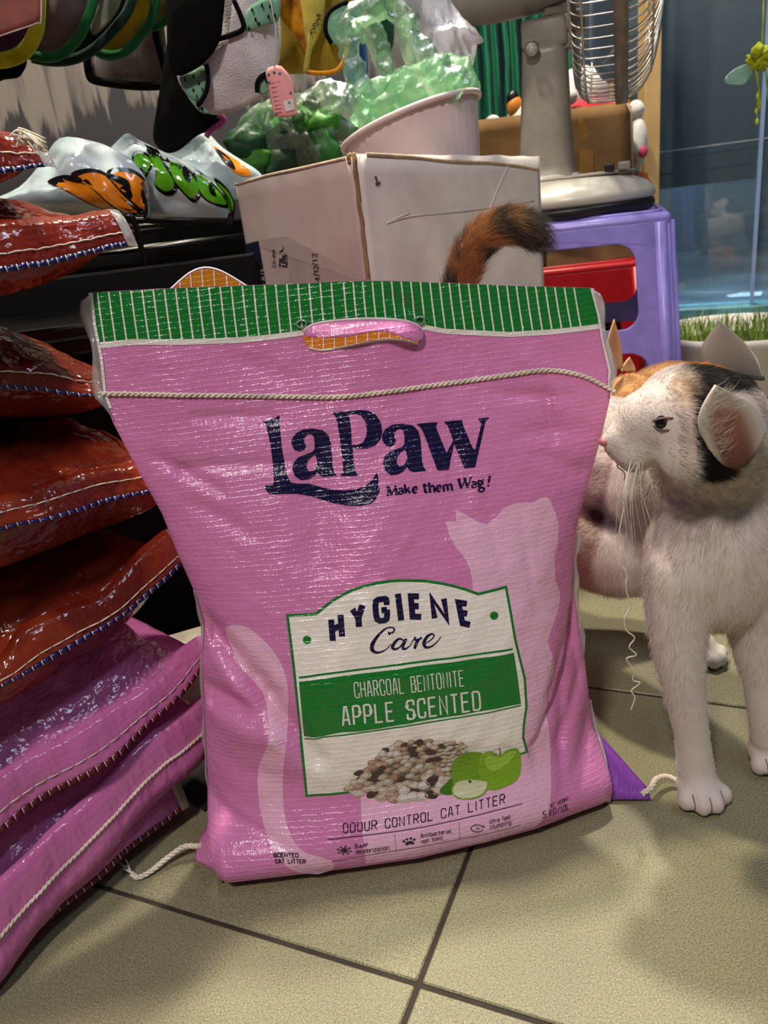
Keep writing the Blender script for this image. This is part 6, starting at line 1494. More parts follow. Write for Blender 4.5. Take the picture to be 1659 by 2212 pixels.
STICKER_DARK = [
  (0.0005, [(-0.1080, 1.0811, 0.4784), (-0.1076, 1.0807, 0.4825)]),
  (0.0005, [(-0.1078, 1.0809, 0.4805), (-0.1029, 1.0747, 0.4803)]),
  (0.0005, [(-0.1056, 1.0781, 0.4804), (-0.1054, 1.0779, 0.4820)]),
  (0.0005, [(-0.1059, 1.0785, 0.4792), (-0.1030, 1.0748, 0.4791)]),
  (0.0005, [(-0.1031, 1.0749, 0.4782), (-0.1027, 1.0744, 0.4824)]),
  (0.0005, [(-0.1069, 1.0798, 0.4843), (-0.1068, 1.0796, 0.4860), (-0.1048, 1.0772, 0.4859), (-0.1050, 1.0773, 0.4843), (-0.1069, 1.0798, 0.4843)]),
  (0.0005, [(-0.1044, 1.0765, 0.4830), (-0.1042, 1.0764, 0.4847), (-0.1020, 1.0736, 0.4847), (-0.1022, 1.0738, 0.4829), (-0.1044, 1.0765, 0.4830)]),
  (0.0005, [(-0.1042, 1.0763, 0.4854), (-0.1040, 1.0761, 0.4871), (-0.1018, 1.0733, 0.4870), (-0.1020, 1.0735, 0.4853), (-0.1042, 1.0763, 0.4854)]),
  (0.0005, [(-0.1055, 1.0780, 0.4917), (-0.1034, 1.0753, 0.4906)]),
  (0.0005, [(-0.1041, 1.0762, 0.4913), (-0.1007, 1.0718, 0.4912)]),
  (0.0005, [(-0.1052, 1.0776, 0.4924), (-0.1050, 1.0774, 0.4944), (-0.1036, 1.0755, 0.4943), (-0.1037, 1.0757, 0.4924), (-0.1052, 1.0776, 0.4924)]),
  (0.0005, [(-0.1028, 1.0746, 0.4918), (-0.1026, 1.0742, 0.4947)]),
  (0.0005, [(-0.1036, 1.0756, 0.4933), (-0.1005, 1.0716, 0.4932)]),
  (0.0005, [(-0.1026, 1.0742, 0.4930), (-0.1009, 1.0721, 0.4917)]),
  (0.0005, [(-0.1025, 1.0742, 0.4935), (-0.1006, 1.0718, 0.4946)]),
  (0.0005, [(-0.1045, 1.0767, 0.4965), (-0.1044, 1.0765, 0.4978), (-0.1032, 1.0751, 0.4970), (-0.1019, 1.0734, 0.4976), (-0.1015, 1.0729, 0.4968)]),
  (0.0005, [(-0.1045, 1.0767, 0.4965), (-0.0997, 1.0705, 0.4963)]),
  (0.0005, [(-0.1039, 1.0760, 0.4983), (-0.1037, 1.0757, 0.5004)]),
  (0.0005, [(-0.1030, 1.0748, 0.4981), (-0.1028, 1.0745, 0.5005)]),
  (0.0005, [(-0.1024, 1.0740, 0.4984), (-0.1022, 1.0738, 0.5001), (-0.1008, 1.0719, 0.5000), (-0.1009, 1.0721, 0.4983), (-0.1024, 1.0740, 0.4984)]),
  (0.0005, [(-0.1016, 1.0731, 0.4983), (-0.1015, 1.0729, 0.5000)]),
  (0.0005, [(-0.1002, 1.0713, 0.4979), (-0.1000, 1.0710, 0.5004)]),
  (0.0005, [(-0.1008, 1.0720, 0.4992), (-0.0994, 1.0702, 0.4991)]),
  (0.001, [(-0.1033, 1.0751, 0.4883), (-0.1032, 1.0750, 0.4888)]),
]
STICKER_STAMP = [
  (0.0022, [(-0.0968, 1.0668, 0.4786), (-0.0948, 1.0643, 0.4891), (-0.0881, 1.0557, 0.4888), (-0.0866, 1.0537, 0.4973)]),
  (0.0022, [(-0.0937, 1.0629, 0.4803), (-0.0869, 1.0542, 0.4806), (-0.0846, 1.0513, 0.4932)]),
  (0.0022, [(-0.0932, 1.0623, 0.4977), (-0.0887, 1.0565, 0.5003), (-0.0870, 1.0543, 0.5059)]),
  (0.0022, [(-0.0941, 1.0634, 0.4856), (-0.0848, 1.0514, 0.4852)]),
  (0.0022, [(-0.0910, 1.0595, 0.4912), (-0.0836, 1.0499, 0.4955)]),
]
BOX_DATE = [
  (0.0012, [(-0.0441, 0.9993, 0.4637), (-0.0502, 1.0071, 0.4638), (-0.0462, 1.0019, 0.4604), (-0.0459, 1.0015, 0.4648)]),
  (0.0012, [(-0.0440, 0.9992, 0.4665), (-0.0515, 1.0088, 0.4694)]),
  (0.0013, [(-0.0489, 1.0054, 0.4711), (-0.0501, 1.0070, 0.4722), (-0.0441, 0.9993, 0.4720)]),
  (0.0013, [(-0.0489, 1.0054, 0.4744), (-0.0500, 1.0069, 0.4757), (-0.0495, 1.0062, 0.4779), (-0.0479, 1.0042, 0.4788), (-0.0440, 0.9992, 0.4742), (-0.0437, 0.9988, 0.4786)]),
  (0.0012, [(-0.0439, 0.9990, 0.4792), (-0.0513, 1.0085, 0.4822)]),
  (0.0013, [(-0.0486, 1.0051, 0.4844), (-0.0499, 1.0067, 0.4855), (-0.0438, 0.9990, 0.4852)]),
  (0.0013, [(-0.0484, 1.0048, 0.4893), (-0.0495, 1.0062, 0.4906), (-0.0490, 1.0056, 0.4928), (-0.0474, 1.0036, 0.4936), (-0.0436, 0.9986, 0.4890), (-0.0432, 0.9982, 0.4934)]),
]
_d = (PL_[0, -1]-PL_[0, 0])/np.linalg.norm(PL_[0, -1]-PL_[0, 0]); _n = np.array([_d[1], -_d[0], 0]); _n = -_n if _n[1] > 0 else _n
def flat_strokes(name, L, m, parent, label):
    parts = []
    for w_, P in L:
        P = np.array(P); u = (P-PL_[0, 0])@_d/np.linalg.norm(PL_[0, -1]-PL_[0, 0]); q = np.array([on_wall(PL_, u[i], P[i, 2]/.59, .0033) for i in range(len(P))])
        parts.append(tubeVF(q, w_*.5, 5))
    V, F = merge(parts)
    o = mesh(name, V, F, m, parent); o['label'] = label
flat_strokes('sticker_lettering', STICKER_WHITE, mat('sticker_white_ink', srgb(226, 222, 220), .5), wl, 'white lettering on the navy strip')
flat_strokes('sticker_lettering', STICKER_DARK, mat('sticker_black_ink', srgb(24, 20, 22), .5), wl, 'small black characters on the sticker')
flat_strokes('stamp_mark', STICKER_STAMP, mat('sticker_grey_ink', srgb(72, 66, 66), .6), wl, 'smudged grey stamp marks')
flat_strokes('date_lettering', BOX_DATE, mat('sticker_black_ink', (0, 0, 0)), wl, 'black stamped date')
# ------------------------------------------------------------------ bowl and plastic bags in the carton
bowl = thing('plastic_bowl', 'pale pink fluted plastic bowl tipped over in the open white carton', 'bowl', (.113, 1.135, .574), (math.radians(-6), math.radians(-13), 0)); bowl.scale = (1.14, 1.14, 1.14)
bowlm = mat('pale_pink_plastic', srgb(226, 206, 208), .4, var=.03)
lathe('bowl_body', [(0, -.045), (.045, -.045), (.055, -.04), (.064, -.01), (.072, .02), (.079, .046), (.0825, .056), (.080, .057), (.076, .047), (.068, .015), (.06, -.015), (.05, -.036), (0, -.038)], bowlm, bowl, 96, flute=(.012, 40, -.042, .050))
rimP = [(.084*math.cos(a), .084*math.sin(a), .056) for a in np.linspace(0, 2*math.pi, 65)]; tube('rim', rimP, .0032, bowlm, bowl, 8)
green_film = film('green_bag_film', (.74, .94, .78), .60, (.45, .85, .50), .07, .14, .5, 90)
clear_bag = film('clear_bag_film', (.86, .96, .88), .74, (.50, .70, .55), .09, .12, .9, 60)
milky = film('milky_bag_film', (.9, .9, .95), .10, (.92, .92, 1.0), .05, .3, .6, 40)
gb = thing('plastic_bag', 'crumpled translucent green plastic bag with handles, standing in the bowl', 'bag')
bgV, bgF = blobVF((.112, 1.145, .652), (.080, .050, .052), sub=5, rough=.30, fr=2.2); bgV = crink(bgV, 34, .022, seed=3)
bgV[:, 2] += .05*np.clip((bgV[:, 0]-.13)/.05, 0, 1)*.55
mesh('bag_body', bgV, bgF, green_film, gb)
def ribbon3(name, P, wid, m, parent, n=8, k=9, amp=.004, seed=0, th=0, side=(1, .2, .2), cup=.3):
    P = spline(P, n); s = np.array(side, float); s /= np.linalg.norm(s); W_ = np.interp(np.linspace(0, 1, len(P)), np.linspace(0, 1, len(wid)), wid)
    T, A, B = frames(P); g = []
    for a in np.linspace(-1, 1, k):
        cr = np.cross(T, np.array([0, -1., 0])); cr /= np.linalg.norm(cr, axis=1, keepdims=True)+1e-9
        g.append(P+cr*(W_*.5*a)[:, None]+np.array([0, -1, 0])*(W_*cup*(1-a*a))[:, None])
    g = np.array(g); sh = g.shape; g = crink(g.reshape(-1, 3), 48, amp*2.2, (.4, -1, .4), seed).reshape(sh)
    o = grid(name, g, m, parent)
    if th: o.modifiers.new('t', 'SOLIDIFY').thickness = th
    return o
ribbon3('handle', [(0.0633, 1.13, 0.6084), (0.0428, 1.13, 0.6685), (0.0336, 1.13, 0.7145), (0.0317, 1.13, 0.7456), (0.046, 1.13, 0.7643), (0.0793, 1.13, 0.7733), (0.1013, 1.13, 0.7609), (0.1104, 1.13, 0.7346)], [.05, .035, .030, .03, .034, .034, .03, .022], green_film, gb, seed=2, amp=.007)
ribbon3('handle', [(0.1012, 1.07, 0.7463), (0.1066, 1.07, 0.7168), (0.1215, 1.07, 0.6955), (0.1397, 1.07, 0.6761), (0.1611, 1.07, 0.6561)], [.03, .034, .04, .05, .05], green_film, gb, seed=5, amp=.007)
ribbon3('handle', [(0.0408, 1.14, 0.7465), (0.0591, 1.14, 0.7497), (0.0732, 1.14, 0.7171), (0.0811, 1.14, 0.679), (0.0897, 1.14, 0.6453)], [.03, .03, .026, .03, .04], green_film, gb, seed=8, amp=.006)
cb_ = thing('plastic_bag', 'clear plastic bag stuffed with green things, lying on the left of the white carton', 'bag')
cV, cF = blobVF((-.040, 1.345, .650), (.125, .06, .078), sub=5, rough=.22, fr=1.6); cV = crink(cV, 20, .034, seed=5); mesh('bag_body', cV, cF, clear_bag, cb_)
ribbon3('bag_neck', [(-0.0235, 1.26, 0.7061), (0.0022, 1.26, 0.6973), (0.0269, 1.26, 0.6796), (0.0511, 1.26, 0.6556)], [.02, .04, .04, .02], clear_bag, cb_, seed=4, amp=.006)
leafm = [mat('leaf_green', srgb(34, 104, 38), .5, vscale=30, var=.2), mat('deep_green', srgb(16, 66, 34), .5, vscale=30, var=.2), mat('bright_green', srgb(74, 150, 50), .45, vscale=30, var=.15)]
for i in range(44):
    a, b_, c_ = rng.uniform(-.10, .10), rng.uniform(-.04, .03), rng.uniform(-.06, .035)
    if (a/.11)**2+(c_/.07)**2 > .9: continue
    V, F = blobVF((-.040+a, 1.345+b_, .650+c_*.85), (.036, .020, .026), rot=np.array(Euler((rng.uniform(0, 3), rng.uniform(0, 3), rng.uniform(0, 3))).to_matrix()), sub=3, rough=.35, fr=2)
    mesh('green_filling', V, F, leafm[i % 3], cb_)
wp = thing('plastic_bag', 'knotted milky white plastic bag hanging behind the green bag', 'bag')
patch('bag_body', [(0.1119, 1.42, 0.9082), (0.1795, 1.42, 0.9012), (0.1956, 1.42, 0.8386), (0.2218, 1.42, 0.7981), (0.2496, 1.42, 0.7695), (0.2505, 1.42, 0.7616), (0.2338, 1.42, 0.7582), (0.2313, 1.42, 0.7454), (0.222, 1.42, 0.7516), (0.2271, 1.42, 0.7194), (0.2029, 1.42, 0.702), (0.1616, 1.42, 0.7099), (0.1426, 1.42, 0.7485), (0.1324, 1.42, 0.7949)], milky, wp, bulge=.05, rough=.02, seed=2, thick=0, rings=12)
patch('bag_back', [(0.1127, 1.43, 0.9108), (0.1807, 1.43, 0.9037), (0.197, 1.43, 0.8407), (0.2234, 1.43, 0.7999), (0.2436, 1.43, 0.7687), (0.2287, 1.43, 0.7207), (0.2043, 1.43, 0.7031), (0.1627, 1.43, 0.7111), (0.1436, 1.43, 0.7499), (0.1333, 1.43, 0.7967)], milky, wp, bulge=-.02, rough=.01, seed=3, thick=0)

# ------------------------------------------------------------------ pet clothes and collars on a rail
steel = mat('steel', srgb(150, 150, 152), .25, metal=1)
rail = tube('hanging_rail', [(-1.0, 1.19, .965), (.36, 1.19, .965)], .009, steel); tag(rail, 'steel clothes rail that the pet collars and bibs hang on', 'rail')
def cloth(n, c, **k): return mat(n, c, .92, spec=.12, sheen=0 if max(c[:3]) < .02 else .2, bump=.5, bscale=700, **k)
lime = cloth('lime_binding', srgb(176, 186, 20)); gbind = cloth('green_binding', srgb(22, 96, 46)); dgreen = cloth('dark_green_fabric', srgb(8, 46, 32)); yel = cloth('yellow_fabric', srgb(176, 150, 18)); khaki = cloth('khaki_lining', srgb(150, 136, 74))
blackc = cloth('black_fabric', srgb(10, 10, 11)); cream = cloth('cream_fabric', srgb(204, 194, 188)); greyc = cloth('grey_mesh', srgb(112, 104, 104), col2=srgb(96, 78, 76), vscale=26)
mint = cloth('mint_fabric', srgb(120, 168, 142)); purple = cloth('purple_fabric', srgb(62, 30, 74)); towel = mat('white_towelling', srgb(206, 200, 204), .95, sheen=.3, bump=.9, bscale=420, var=.05)
def strap(root, p, m, w_=.012): return tube('hanging_loop', [p, (p[0], (p[1]+1.19)/2, .93), (p[0], 1.19, .9755)], .003, m, root, 6)
c1 = thing('card_tag', 'plain rust red card hanging at the upper corner beside the collars', 'card')
patch('card', [(-0.3583, 1, 0.8486), (-0.2872, 1, 0.8413), (-0.3058, 1, 0.7732), (-0.311, 1, 0.7676), (-0.3338, 1, 0.7634), (-0.3881, 1, 0.7542)], mat('rust_card', srgb(136, 70, 58), .6), c1, bulge=0, sharp=True, rough=0, thick=.0012); line3('card_edge', [(-0.2861, 0.998, 0.8406), (-0.3052, 0.998, 0.7727), (-0.3104, 0.998, 0.7672), (-0.3331, 0.998, 0.763), (-0.3873, 0.998, 0.7537)], .0008, mat('white_edge', srgb(214, 200, 196), .5), c1, n=2); strap(c1, (-0.3259, 1, 0.8411), blackc)
def collar(label, outline, rim, m, rm, Y, rimr=.0055, bul=.03, inner=None, rough=.003):
    root = thing('pet_collar', label, 'collar', group='padded pet collars on the rail')
    f = patch('cone', outline, m, root, bulge=bul, rough=rough, thick=.003)
    rr = spline(rim, 6); tube('binding', rr+np.array([0, -.006, 0]), rimr*np.interp(np.linspace(0, 1, len(rr)), [0, .1, .9, 1], [.7, 1, 1, .7]), rm, root, 8)
    top = max(outline, key=lambda p: p[2]); strap(root, top, m); return root
collar('purple pet collar with a lime green padded rim, leftmost on the rail', [(-0.3839, 1.05, 0.8562), (-0.3181, 1.05, 0.8494), (-0.3229, 1.05, 0.7919), (-0.3345, 1.05, 0.7701), (-0.3506, 1.05, 0.7555), (-0.3682, 1.05, 0.7512), (-0.4159, 1.05, 0.7554)], [(-0.2986, 1.035, 0.8434), (-0.3187, 1.035, 0.7793), (-0.3279, 1.035, 0.762), (-0.3424, 1.035, 0.7488), (-0.3591, 1.035, 0.7431), (-0.3807, 1.035, 0.7426), (-0.4122, 1.035, 0.7451)], purple, lime, 1.05, .0085)
k_ = collar('black pet collar peeping out below the lime rimmed one', [(-0.3985, 1.09, 0.8682), (-0.346, 1.09, 0.8628), (-0.3633, 1.09, 0.766), (-0.3659, 1.09, 0.7491), (-0.3742, 1.09, 0.7401), (-0.3888, 1.09, 0.7372), (-0.439, 1.09, 0.7407)], [(-0.3622, 1.085, 0.7553), (-0.3725, 1.085, 0.7392), (-0.3868, 1.085, 0.7368), (-0.4314, 1.085, 0.7396)], blackc, blackc, 1.09, .005)
collar('large grey mesh pet collar with bright green rim', [(-0.32, 1.1, 0.8627), (-0.2506, 1.1, 0.8555), (-0.2738, 1.1, 0.7971), (-0.2869, 1.1, 0.7791), (-0.3051, 1.1, 0.7639), (-0.3308, 1.1, 0.7533), (-0.3558, 1.1, 0.7561), (-0.3528, 1.1, 0.7765)], [(-0.2456, 1.085, 0.8511), (-0.265, 1.085, 0.8025), (-0.2774, 1.085, 0.7825), (-0.296, 1.085, 0.7628), (-0.3238, 1.085, 0.7492), (-0.3564, 1.085, 0.7537)], greyc, gbind, 1.1, .006, .03)
collar('dark green pet collar with a pale inner face, behind the grey mesh one', [(-0.2585, 1.135, 0.8656), (-0.2115, 1.135, 0.8607), (-0.2321, 1.135, 0.8098), (-0.2631, 1.135, 0.7782), (-0.3006, 1.135, 0.7578), (-0.3315, 1.135, 0.7529), (-0.3686, 1.135, 0.7579), (-0.3468, 1.135, 0.7618), (-0.3085, 1.135, 0.7729), (-0.285, 1.135, 0.7956)], [(-0.2085, 1.125, 0.8578), (-0.2295, 1.125, 0.8049), (-0.2573, 1.125, 0.7782), (-0.2947, 1.125, 0.757), (-0.3286, 1.125, 0.751), (-0.3667, 1.125, 0.7572)], dgreen, dgreen, 1.13, .006, .012)
patch('inner_face', [(-0.2606, 1.115, 0.8559), (-0.2263, 1.115, 0.8523), (-0.2408, 1.115, 0.8064), (-0.2594, 1.115, 0.7864), (-0.2815, 1.115, 0.774), (-0.2836, 1.115, 0.7816), (-0.2731, 1.115, 0.8001)], mat('pale_green_lining', srgb(128, 140, 116), .9), bpy.data.objects['pet_collar.003'], bulge=.006)['label'] = 'pale inner face'
collar('yellow pet collar with a green rim, between the dark green and small khaki ones', [(-0.2285, 1.165, 0.8704), (-0.1886, 1.165, 0.8662), (-0.2132, 1.165, 0.8041), (-0.2389, 1.165, 0.7759), (-0.2664, 1.165, 0.7621), (-0.2943, 1.165, 0.7673), (-0.2736, 1.165, 0.7823), (-0.2435, 1.165, 0.8073)], [(-0.1866, 1.16, 0.8647), (-0.2122, 1.16, 0.7979), (-0.235, 1.16, 0.7746), (-0.2565, 1.16, 0.7602), (-0.2783, 1.16, 0.7573), (-0.2976, 1.16, 0.7647)], yel, gbind, 1.16, .006, .012)
collar('small khaki pet collar with a green rim, next to the black cloth', [(-0.2014, 1.19, 0.8741), (-0.1722, 1.19, 0.8711), (-0.1905, 1.19, 0.8173), (-0.2063, 1.19, 0.7981), (-0.2264, 1.19, 0.7908), (-0.2202, 1.19, 0.81)], [(-0.1697, 1.185, 0.8695), (-0.1885, 1.185, 0.8134), (-0.203, 1.185, 0.7942), (-0.2179, 1.185, 0.7879), (-0.2316, 1.185, 0.7893)], khaki, gbind, 1.18, .005, .01)
def bound(root, P, m, r=.005, n=4, push=.004): return tube('binding', spline(P, n)+np.array([0, -push, 0]), r, m, root, 8)
b1 = thing('pet_bandana', 'white pet bandana with thick black binding, hanging before the brushed wall', 'bandana')
patch('cloth', [(-0.2988, 1.24, 0.8922), (-0.1958, 1.24, 0.8815), (-0.2145, 1.24, 0.8252), (-0.2273, 1.24, 0.7328), (-0.2678, 1.24, 0.7337), (-0.3298, 1.24, 0.7474), (-0.3275, 1.24, 0.7767)], cloth('pale_grey_fabric', srgb(142, 134, 132)), b1, bulge=.012, sharp=False, rough=.004, seed=2)
bound(b1, [(-0.3183, 1.232, 0.8075), (-0.3266, 1.232, 0.7753), (-0.3298, 1.232, 0.7532), (-0.3248, 1.232, 0.7447), (-0.2975, 1.232, 0.7371), (-0.2664, 1.232, 0.7308), (-0.2345, 1.232, 0.7279), (-0.2235, 1.232, 0.7301), (-0.2263, 1.232, 0.7644), (-0.2278, 1.232, 0.8033), (-0.2196, 1.232, 0.8507)], blackc, .0055); strap(b1, (-0.2516, 1.24, 0.8821), blackc)
b2_ = thing('pet_vest', 'black fabric pet vest hanging down to the white printed bags', 'vest')
patch('cloth', [(-0.1828, 1.21, 0.8775), (-0.0888, 1.21, 0.8677), (-0.1081, 1.21, 0.8129), (-0.1211, 1.21, 0.7768), (-0.1407, 1.21, 0.7571), (-0.1699, 1.21, 0.7381), (-0.1604, 1.21, 0.6889), (-0.1597, 1.21, 0.6655), (-0.1922, 1.21, 0.6603), (-0.2254, 1.21, 0.6433), (-0.245, 1.21, 0.6437), (-0.2561, 1.21, 0.6616), (-0.2427, 1.21, 0.698), (-0.2259, 1.21, 0.7387), (-0.2054, 1.21, 0.7913)], blackc, b2_, bulge=.02, rough=.006, seed=3, fold=.0015, rings=10); strap(b2_, (-0.1375, 1.21, 0.8677), blackc)
patch('front_flap', [(-0.1715, 1.135, 0.8565), (-0.1112, 1.135, 0.8503), (-0.1261, 1.135, 0.7736), (-0.1379, 1.135, 0.7494), (-0.1538, 1.135, 0.7357), (-0.1742, 1.135, 0.7264), (-0.1929, 1.135, 0.7227), (-0.2003, 1.135, 0.7355), (-0.1949, 1.135, 0.7759)], blackc, b2_, bulge=.012, rough=.004, seed=5, rings=8)
line3('pink_lace', [(-0.1709, 1.205, 0.6808), (-0.1565, 1.205, 0.6781), (-0.1551, 1.205, 0.6721), (-0.1745, 1.205, 0.6626), (-0.1825, 1.205, 0.6553)], .004, cloth('pink_lace', srgb(150, 70, 130)), b2_, n=4)['label'] = 'pink lace end'
b3 = thing('pet_bib', 'white towelling pet bib with mint corners and dark dots, a pink tag on it', 'bib')
patch('cloth', [(-0.08, 1.17, 0.8563), (-0.0453, 1.17, 0.8527), (-0.0538, 1.17, 0.7985), (-0.059, 1.17, 0.7522), (-0.0664, 1.17, 0.7263), (-0.077, 1.17, 0.7003), (-0.111, 1.17, 0.6846), (-0.1501, 1.17, 0.6772), (-0.1771, 1.17, 0.6836), (-0.1915, 1.17, 0.7046), (-0.1998, 1.17, 0.7268), (-0.1891, 1.17, 0.745), (-0.1628, 1.17, 0.7687), (-0.133, 1.17, 0.7966), (-0.1147, 1.17, 0.8599)], towel, b3, bulge=.022, rough=.004, seed=6, rings=10, n=3)
pr = lambda pts, m, nm='mint_corner', Y=0, bl=.0015: patch(nm, pts, m, b3, bulge=bl, rings=4, rough=0, thick=.001)
pr([(-0.0894, 1.148, 0.79), (-0.0525, 1.148, 0.7986), (-0.0557, 1.148, 0.7727), (-0.0755, 1.148, 0.7682), (-0.1032, 1.148, 0.7634), (-0.1127, 1.148, 0.7603), (-0.1013, 1.148, 0.7735)], mint); pr([(-0.1945, 1.152, 0.7232), (-0.1771, 1.152, 0.7276), (-0.161, 1.152, 0.7323), (-0.1591, 1.152, 0.7204), (-0.1635, 1.152, 0.7047), (-0.1752, 1.152, 0.6924), (-0.1886, 1.152, 0.7021)], mint); pr([(-0.189, 1.153, 0.7011), (-0.1768, 1.153, 0.6916), (-0.1715, 1.153, 0.6812), (-0.1631, 1.153, 0.6769), (-0.1765, 1.153, 0.6812)], mint); pr([(-0.0965, 1.149, 0.697), (-0.0911, 1.149, 0.7071), (-0.0794, 1.149, 0.7112), (-0.0682, 1.149, 0.7127), (-0.0728, 1.149, 0.6998), (-0.0891, 1.149, 0.6907)], mint)
for P in ([(-0.1569, 1.148, 0.7339), (-0.1574, 1.148, 0.7196), (-0.1623, 1.148, 0.7041), (-0.1736, 1.148, 0.6907), (-0.1782, 1.148, 0.6896)], [(-0.0967, 1.145, 0.6938), (-0.0948, 1.145, 0.7043), (-0.0882, 1.145, 0.7111), (-0.0773, 1.145, 0.7142), (-0.0662, 1.145, 0.7151)], [(-0.1362, 1.143, 0.7584), (-0.1178, 1.143, 0.7615), (-0.102, 1.143, 0.7665), (-0.1024, 1.143, 0.7802), (-0.1079, 1.143, 0.7984)]): tube('binding', spline(P, 5), .0032, blackc, b3, 7)
DOTS = [(-0.0867, 1.142, 0.7849), (-0.0737, 1.142, 0.7885), (-0.064, 1.142, 0.7865), (-0.0844, 1.142, 0.7746), (-0.0676, 1.142, 0.7758), (-0.0943, 1.142, 0.7655), (-0.0807, 1.142, 0.7691), (-0.0593, 1.142, 0.776), (-0.1862, 1.142, 0.7182), (-0.1749, 1.142, 0.7207), (-0.1694, 1.142, 0.7121), (-0.1781, 1.142, 0.705), (-0.1712, 1.142, 0.6822), (-0.0828, 1.142, 0.7053), (-0.0748, 1.142, 0.706)]
for p in DOTS:
    V, F = blobVF(p, (.0016, .0012, .003), sub=1); mesh('dark_dot', V, F, blackc, b3)
strap(b3, (-0.0693, 1.17, 0.8503), towel)
tg = thing('paper_tag', 'pink paper swing tag with small print hanging from the white bib', 'tag')
patch('paper', [(-0.0805, 1.125, 0.7121), (-0.0767, 1.125, 0.7174), (-0.0657, 1.125, 0.7188), (-0.0595, 1.125, 0.7171), (-0.0525, 1.125, 0.7086), (-0.0479, 1.125, 0.6965), (-0.0476, 1.125, 0.6601), (-0.0606, 1.125, 0.6589), (-0.0784, 1.125, 0.6614), (-0.0794, 1.125, 0.6841)], mat('pink_tag_paper', srgb(232, 156, 156), .6, var=.03), tg, bulge=.002, sharp=True, rough=0, thick=.0006)
for i in range(9):
    y = 180+i*7; P = [(-0.0766, 1.1228, 0.6993), (-0.0633, 1.1228, 0.7), (-0.0763, 1.1228, 0.6941), (-0.0618, 1.1228, 0.6946), (-0.076, 1.1228, 0.6887), (-0.0621, 1.1228, 0.6893), (-0.0757, 1.1228, 0.6834), (-0.0618, 1.1228, 0.684), (-0.0753, 1.1228, 0.6786), (-0.0663, 1.1228, 0.6786), (-0.0755, 1.1228, 0.6738), (-0.067, 1.1228, 0.6739), (-0.0756, 1.1228, 0.6695), (-0.0671, 1.1228, 0.6696), (-0.0751, 1.1228, 0.6651), (-0.0672, 1.1228, 0.6653)]
for a in range(0, 16, 2): tube('print_line', [P[a], P[a+1]], .0004, mat('tag_print', srgb(150, 84, 92), .6), tg, 4)
for p in [(-0.0771, 1.1226, 0.7098), (-0.0698, 1.1226, 0.7111), (-0.0629, 1.1226, 0.7093), (-0.0786, 1.1226, 0.7011), (-0.0524, 1.1226, 0.6861), (-0.056, 1.1226, 0.6748), (-0.0753, 1.1226, 0.664)]:
    V, F = blobVF(p, (.0018, .0006, .0022), sub=1); mesh('print_mark', V, F, mat('tag_blue', srgb(70, 100, 130), .6), tg)
patch('white_square', [(-0.0635, 1.1228, 0.6773), (-0.0505, 1.1228, 0.679), (-0.0502, 1.1228, 0.6661), (-0.0625, 1.1228, 0.6648)], mat('tag_white', srgb(226, 218, 216), .6), tg, bulge=0, sharp=True, rough=0, thick=.0004)
tube('string', [(-0.0691, 1.122, 0.7151), (-0.0603, 1.14, 0.7625), (-.075, 1.17, .965)], .0005, thread_w, tg, 4)
b4 = thing('pet_bib', 'yellow pet bib with writing and a striped orange panel, edged in black and orange', 'bib')
patch('cloth', [(-0.0449, 1.24, 0.8711), (0.0506, 1.24, 0.8612), (0.0351, 1.24, 0.7823), (0.0279, 1.24, 0.7382), (0.0159, 1.24, 0.7223), (-0.0076, 1.24, 0.7191), (-0.0333, 1.24, 0.7231), (-0.0688, 1.24, 0.7316), (-0.0605, 1.24, 0.7814)], cloth('gold_fabric', srgb(150, 128, 40)), b4, bulge=.018, rough=.004, seed=8, rings=9)
patch('centre_panel', [(-0.0204, 1.208, 0.8448), (0.011, 1.208, 0.8415), (0.0028, 1.208, 0.7847), (-0.0065, 1.208, 0.7642), (-0.0209, 1.208, 0.7438), (-0.0293, 1.208, 0.7225), (-0.0347, 1.208, 0.7203), (-0.0251, 1.208, 0.7498), (-0.0266, 1.208, 0.7771)], cloth('pale_yellow_fabric', srgb(196, 178, 80)), b4, bulge=.006, rough=.001)
patch('orange_panel', [(-0.0503, 1.21, 0.8278), (-0.0329, 1.21, 0.8363), (-0.0225, 1.21, 0.8038), (-0.0235, 1.21, 0.7772), (-0.0247, 1.21, 0.7528), (-0.0289, 1.21, 0.7423), (-0.0384, 1.21, 0.7625), (-0.0558, 1.21, 0.7914)], cloth('orange_pattern', srgb(206, 140, 20), col2=srgb(120, 66, 14), vscale=60), b4, bulge=.004)
patch('mint_panel', [(0.0036, 1.205, 0.7679), (0.0102, 1.205, 0.7834), (0.0255, 1.205, 0.7902), (0.0364, 1.205, 0.7923), (0.0293, 1.205, 0.7489), (0.0073, 1.205, 0.7502)], mint, b4, bulge=.004); line3('binding', [(0.0078, 1.203, 0.7487), (0.0022, 1.203, 0.7623), (0.0057, 1.203, 0.7781), (0.0172, 1.203, 0.7886), (0.0366, 1.203, 0.7939)], .003, blackc, b4); line3('binding', [(-0.0299, 1.215, 0.7202), (-0.0073, 1.215, 0.7166), (0.0124, 1.215, 0.719), (0.0262, 1.215, 0.7355), (0.0315, 1.215, 0.7559)], .003, cloth('orange_binding', srgb(216, 140, 20)), b4)
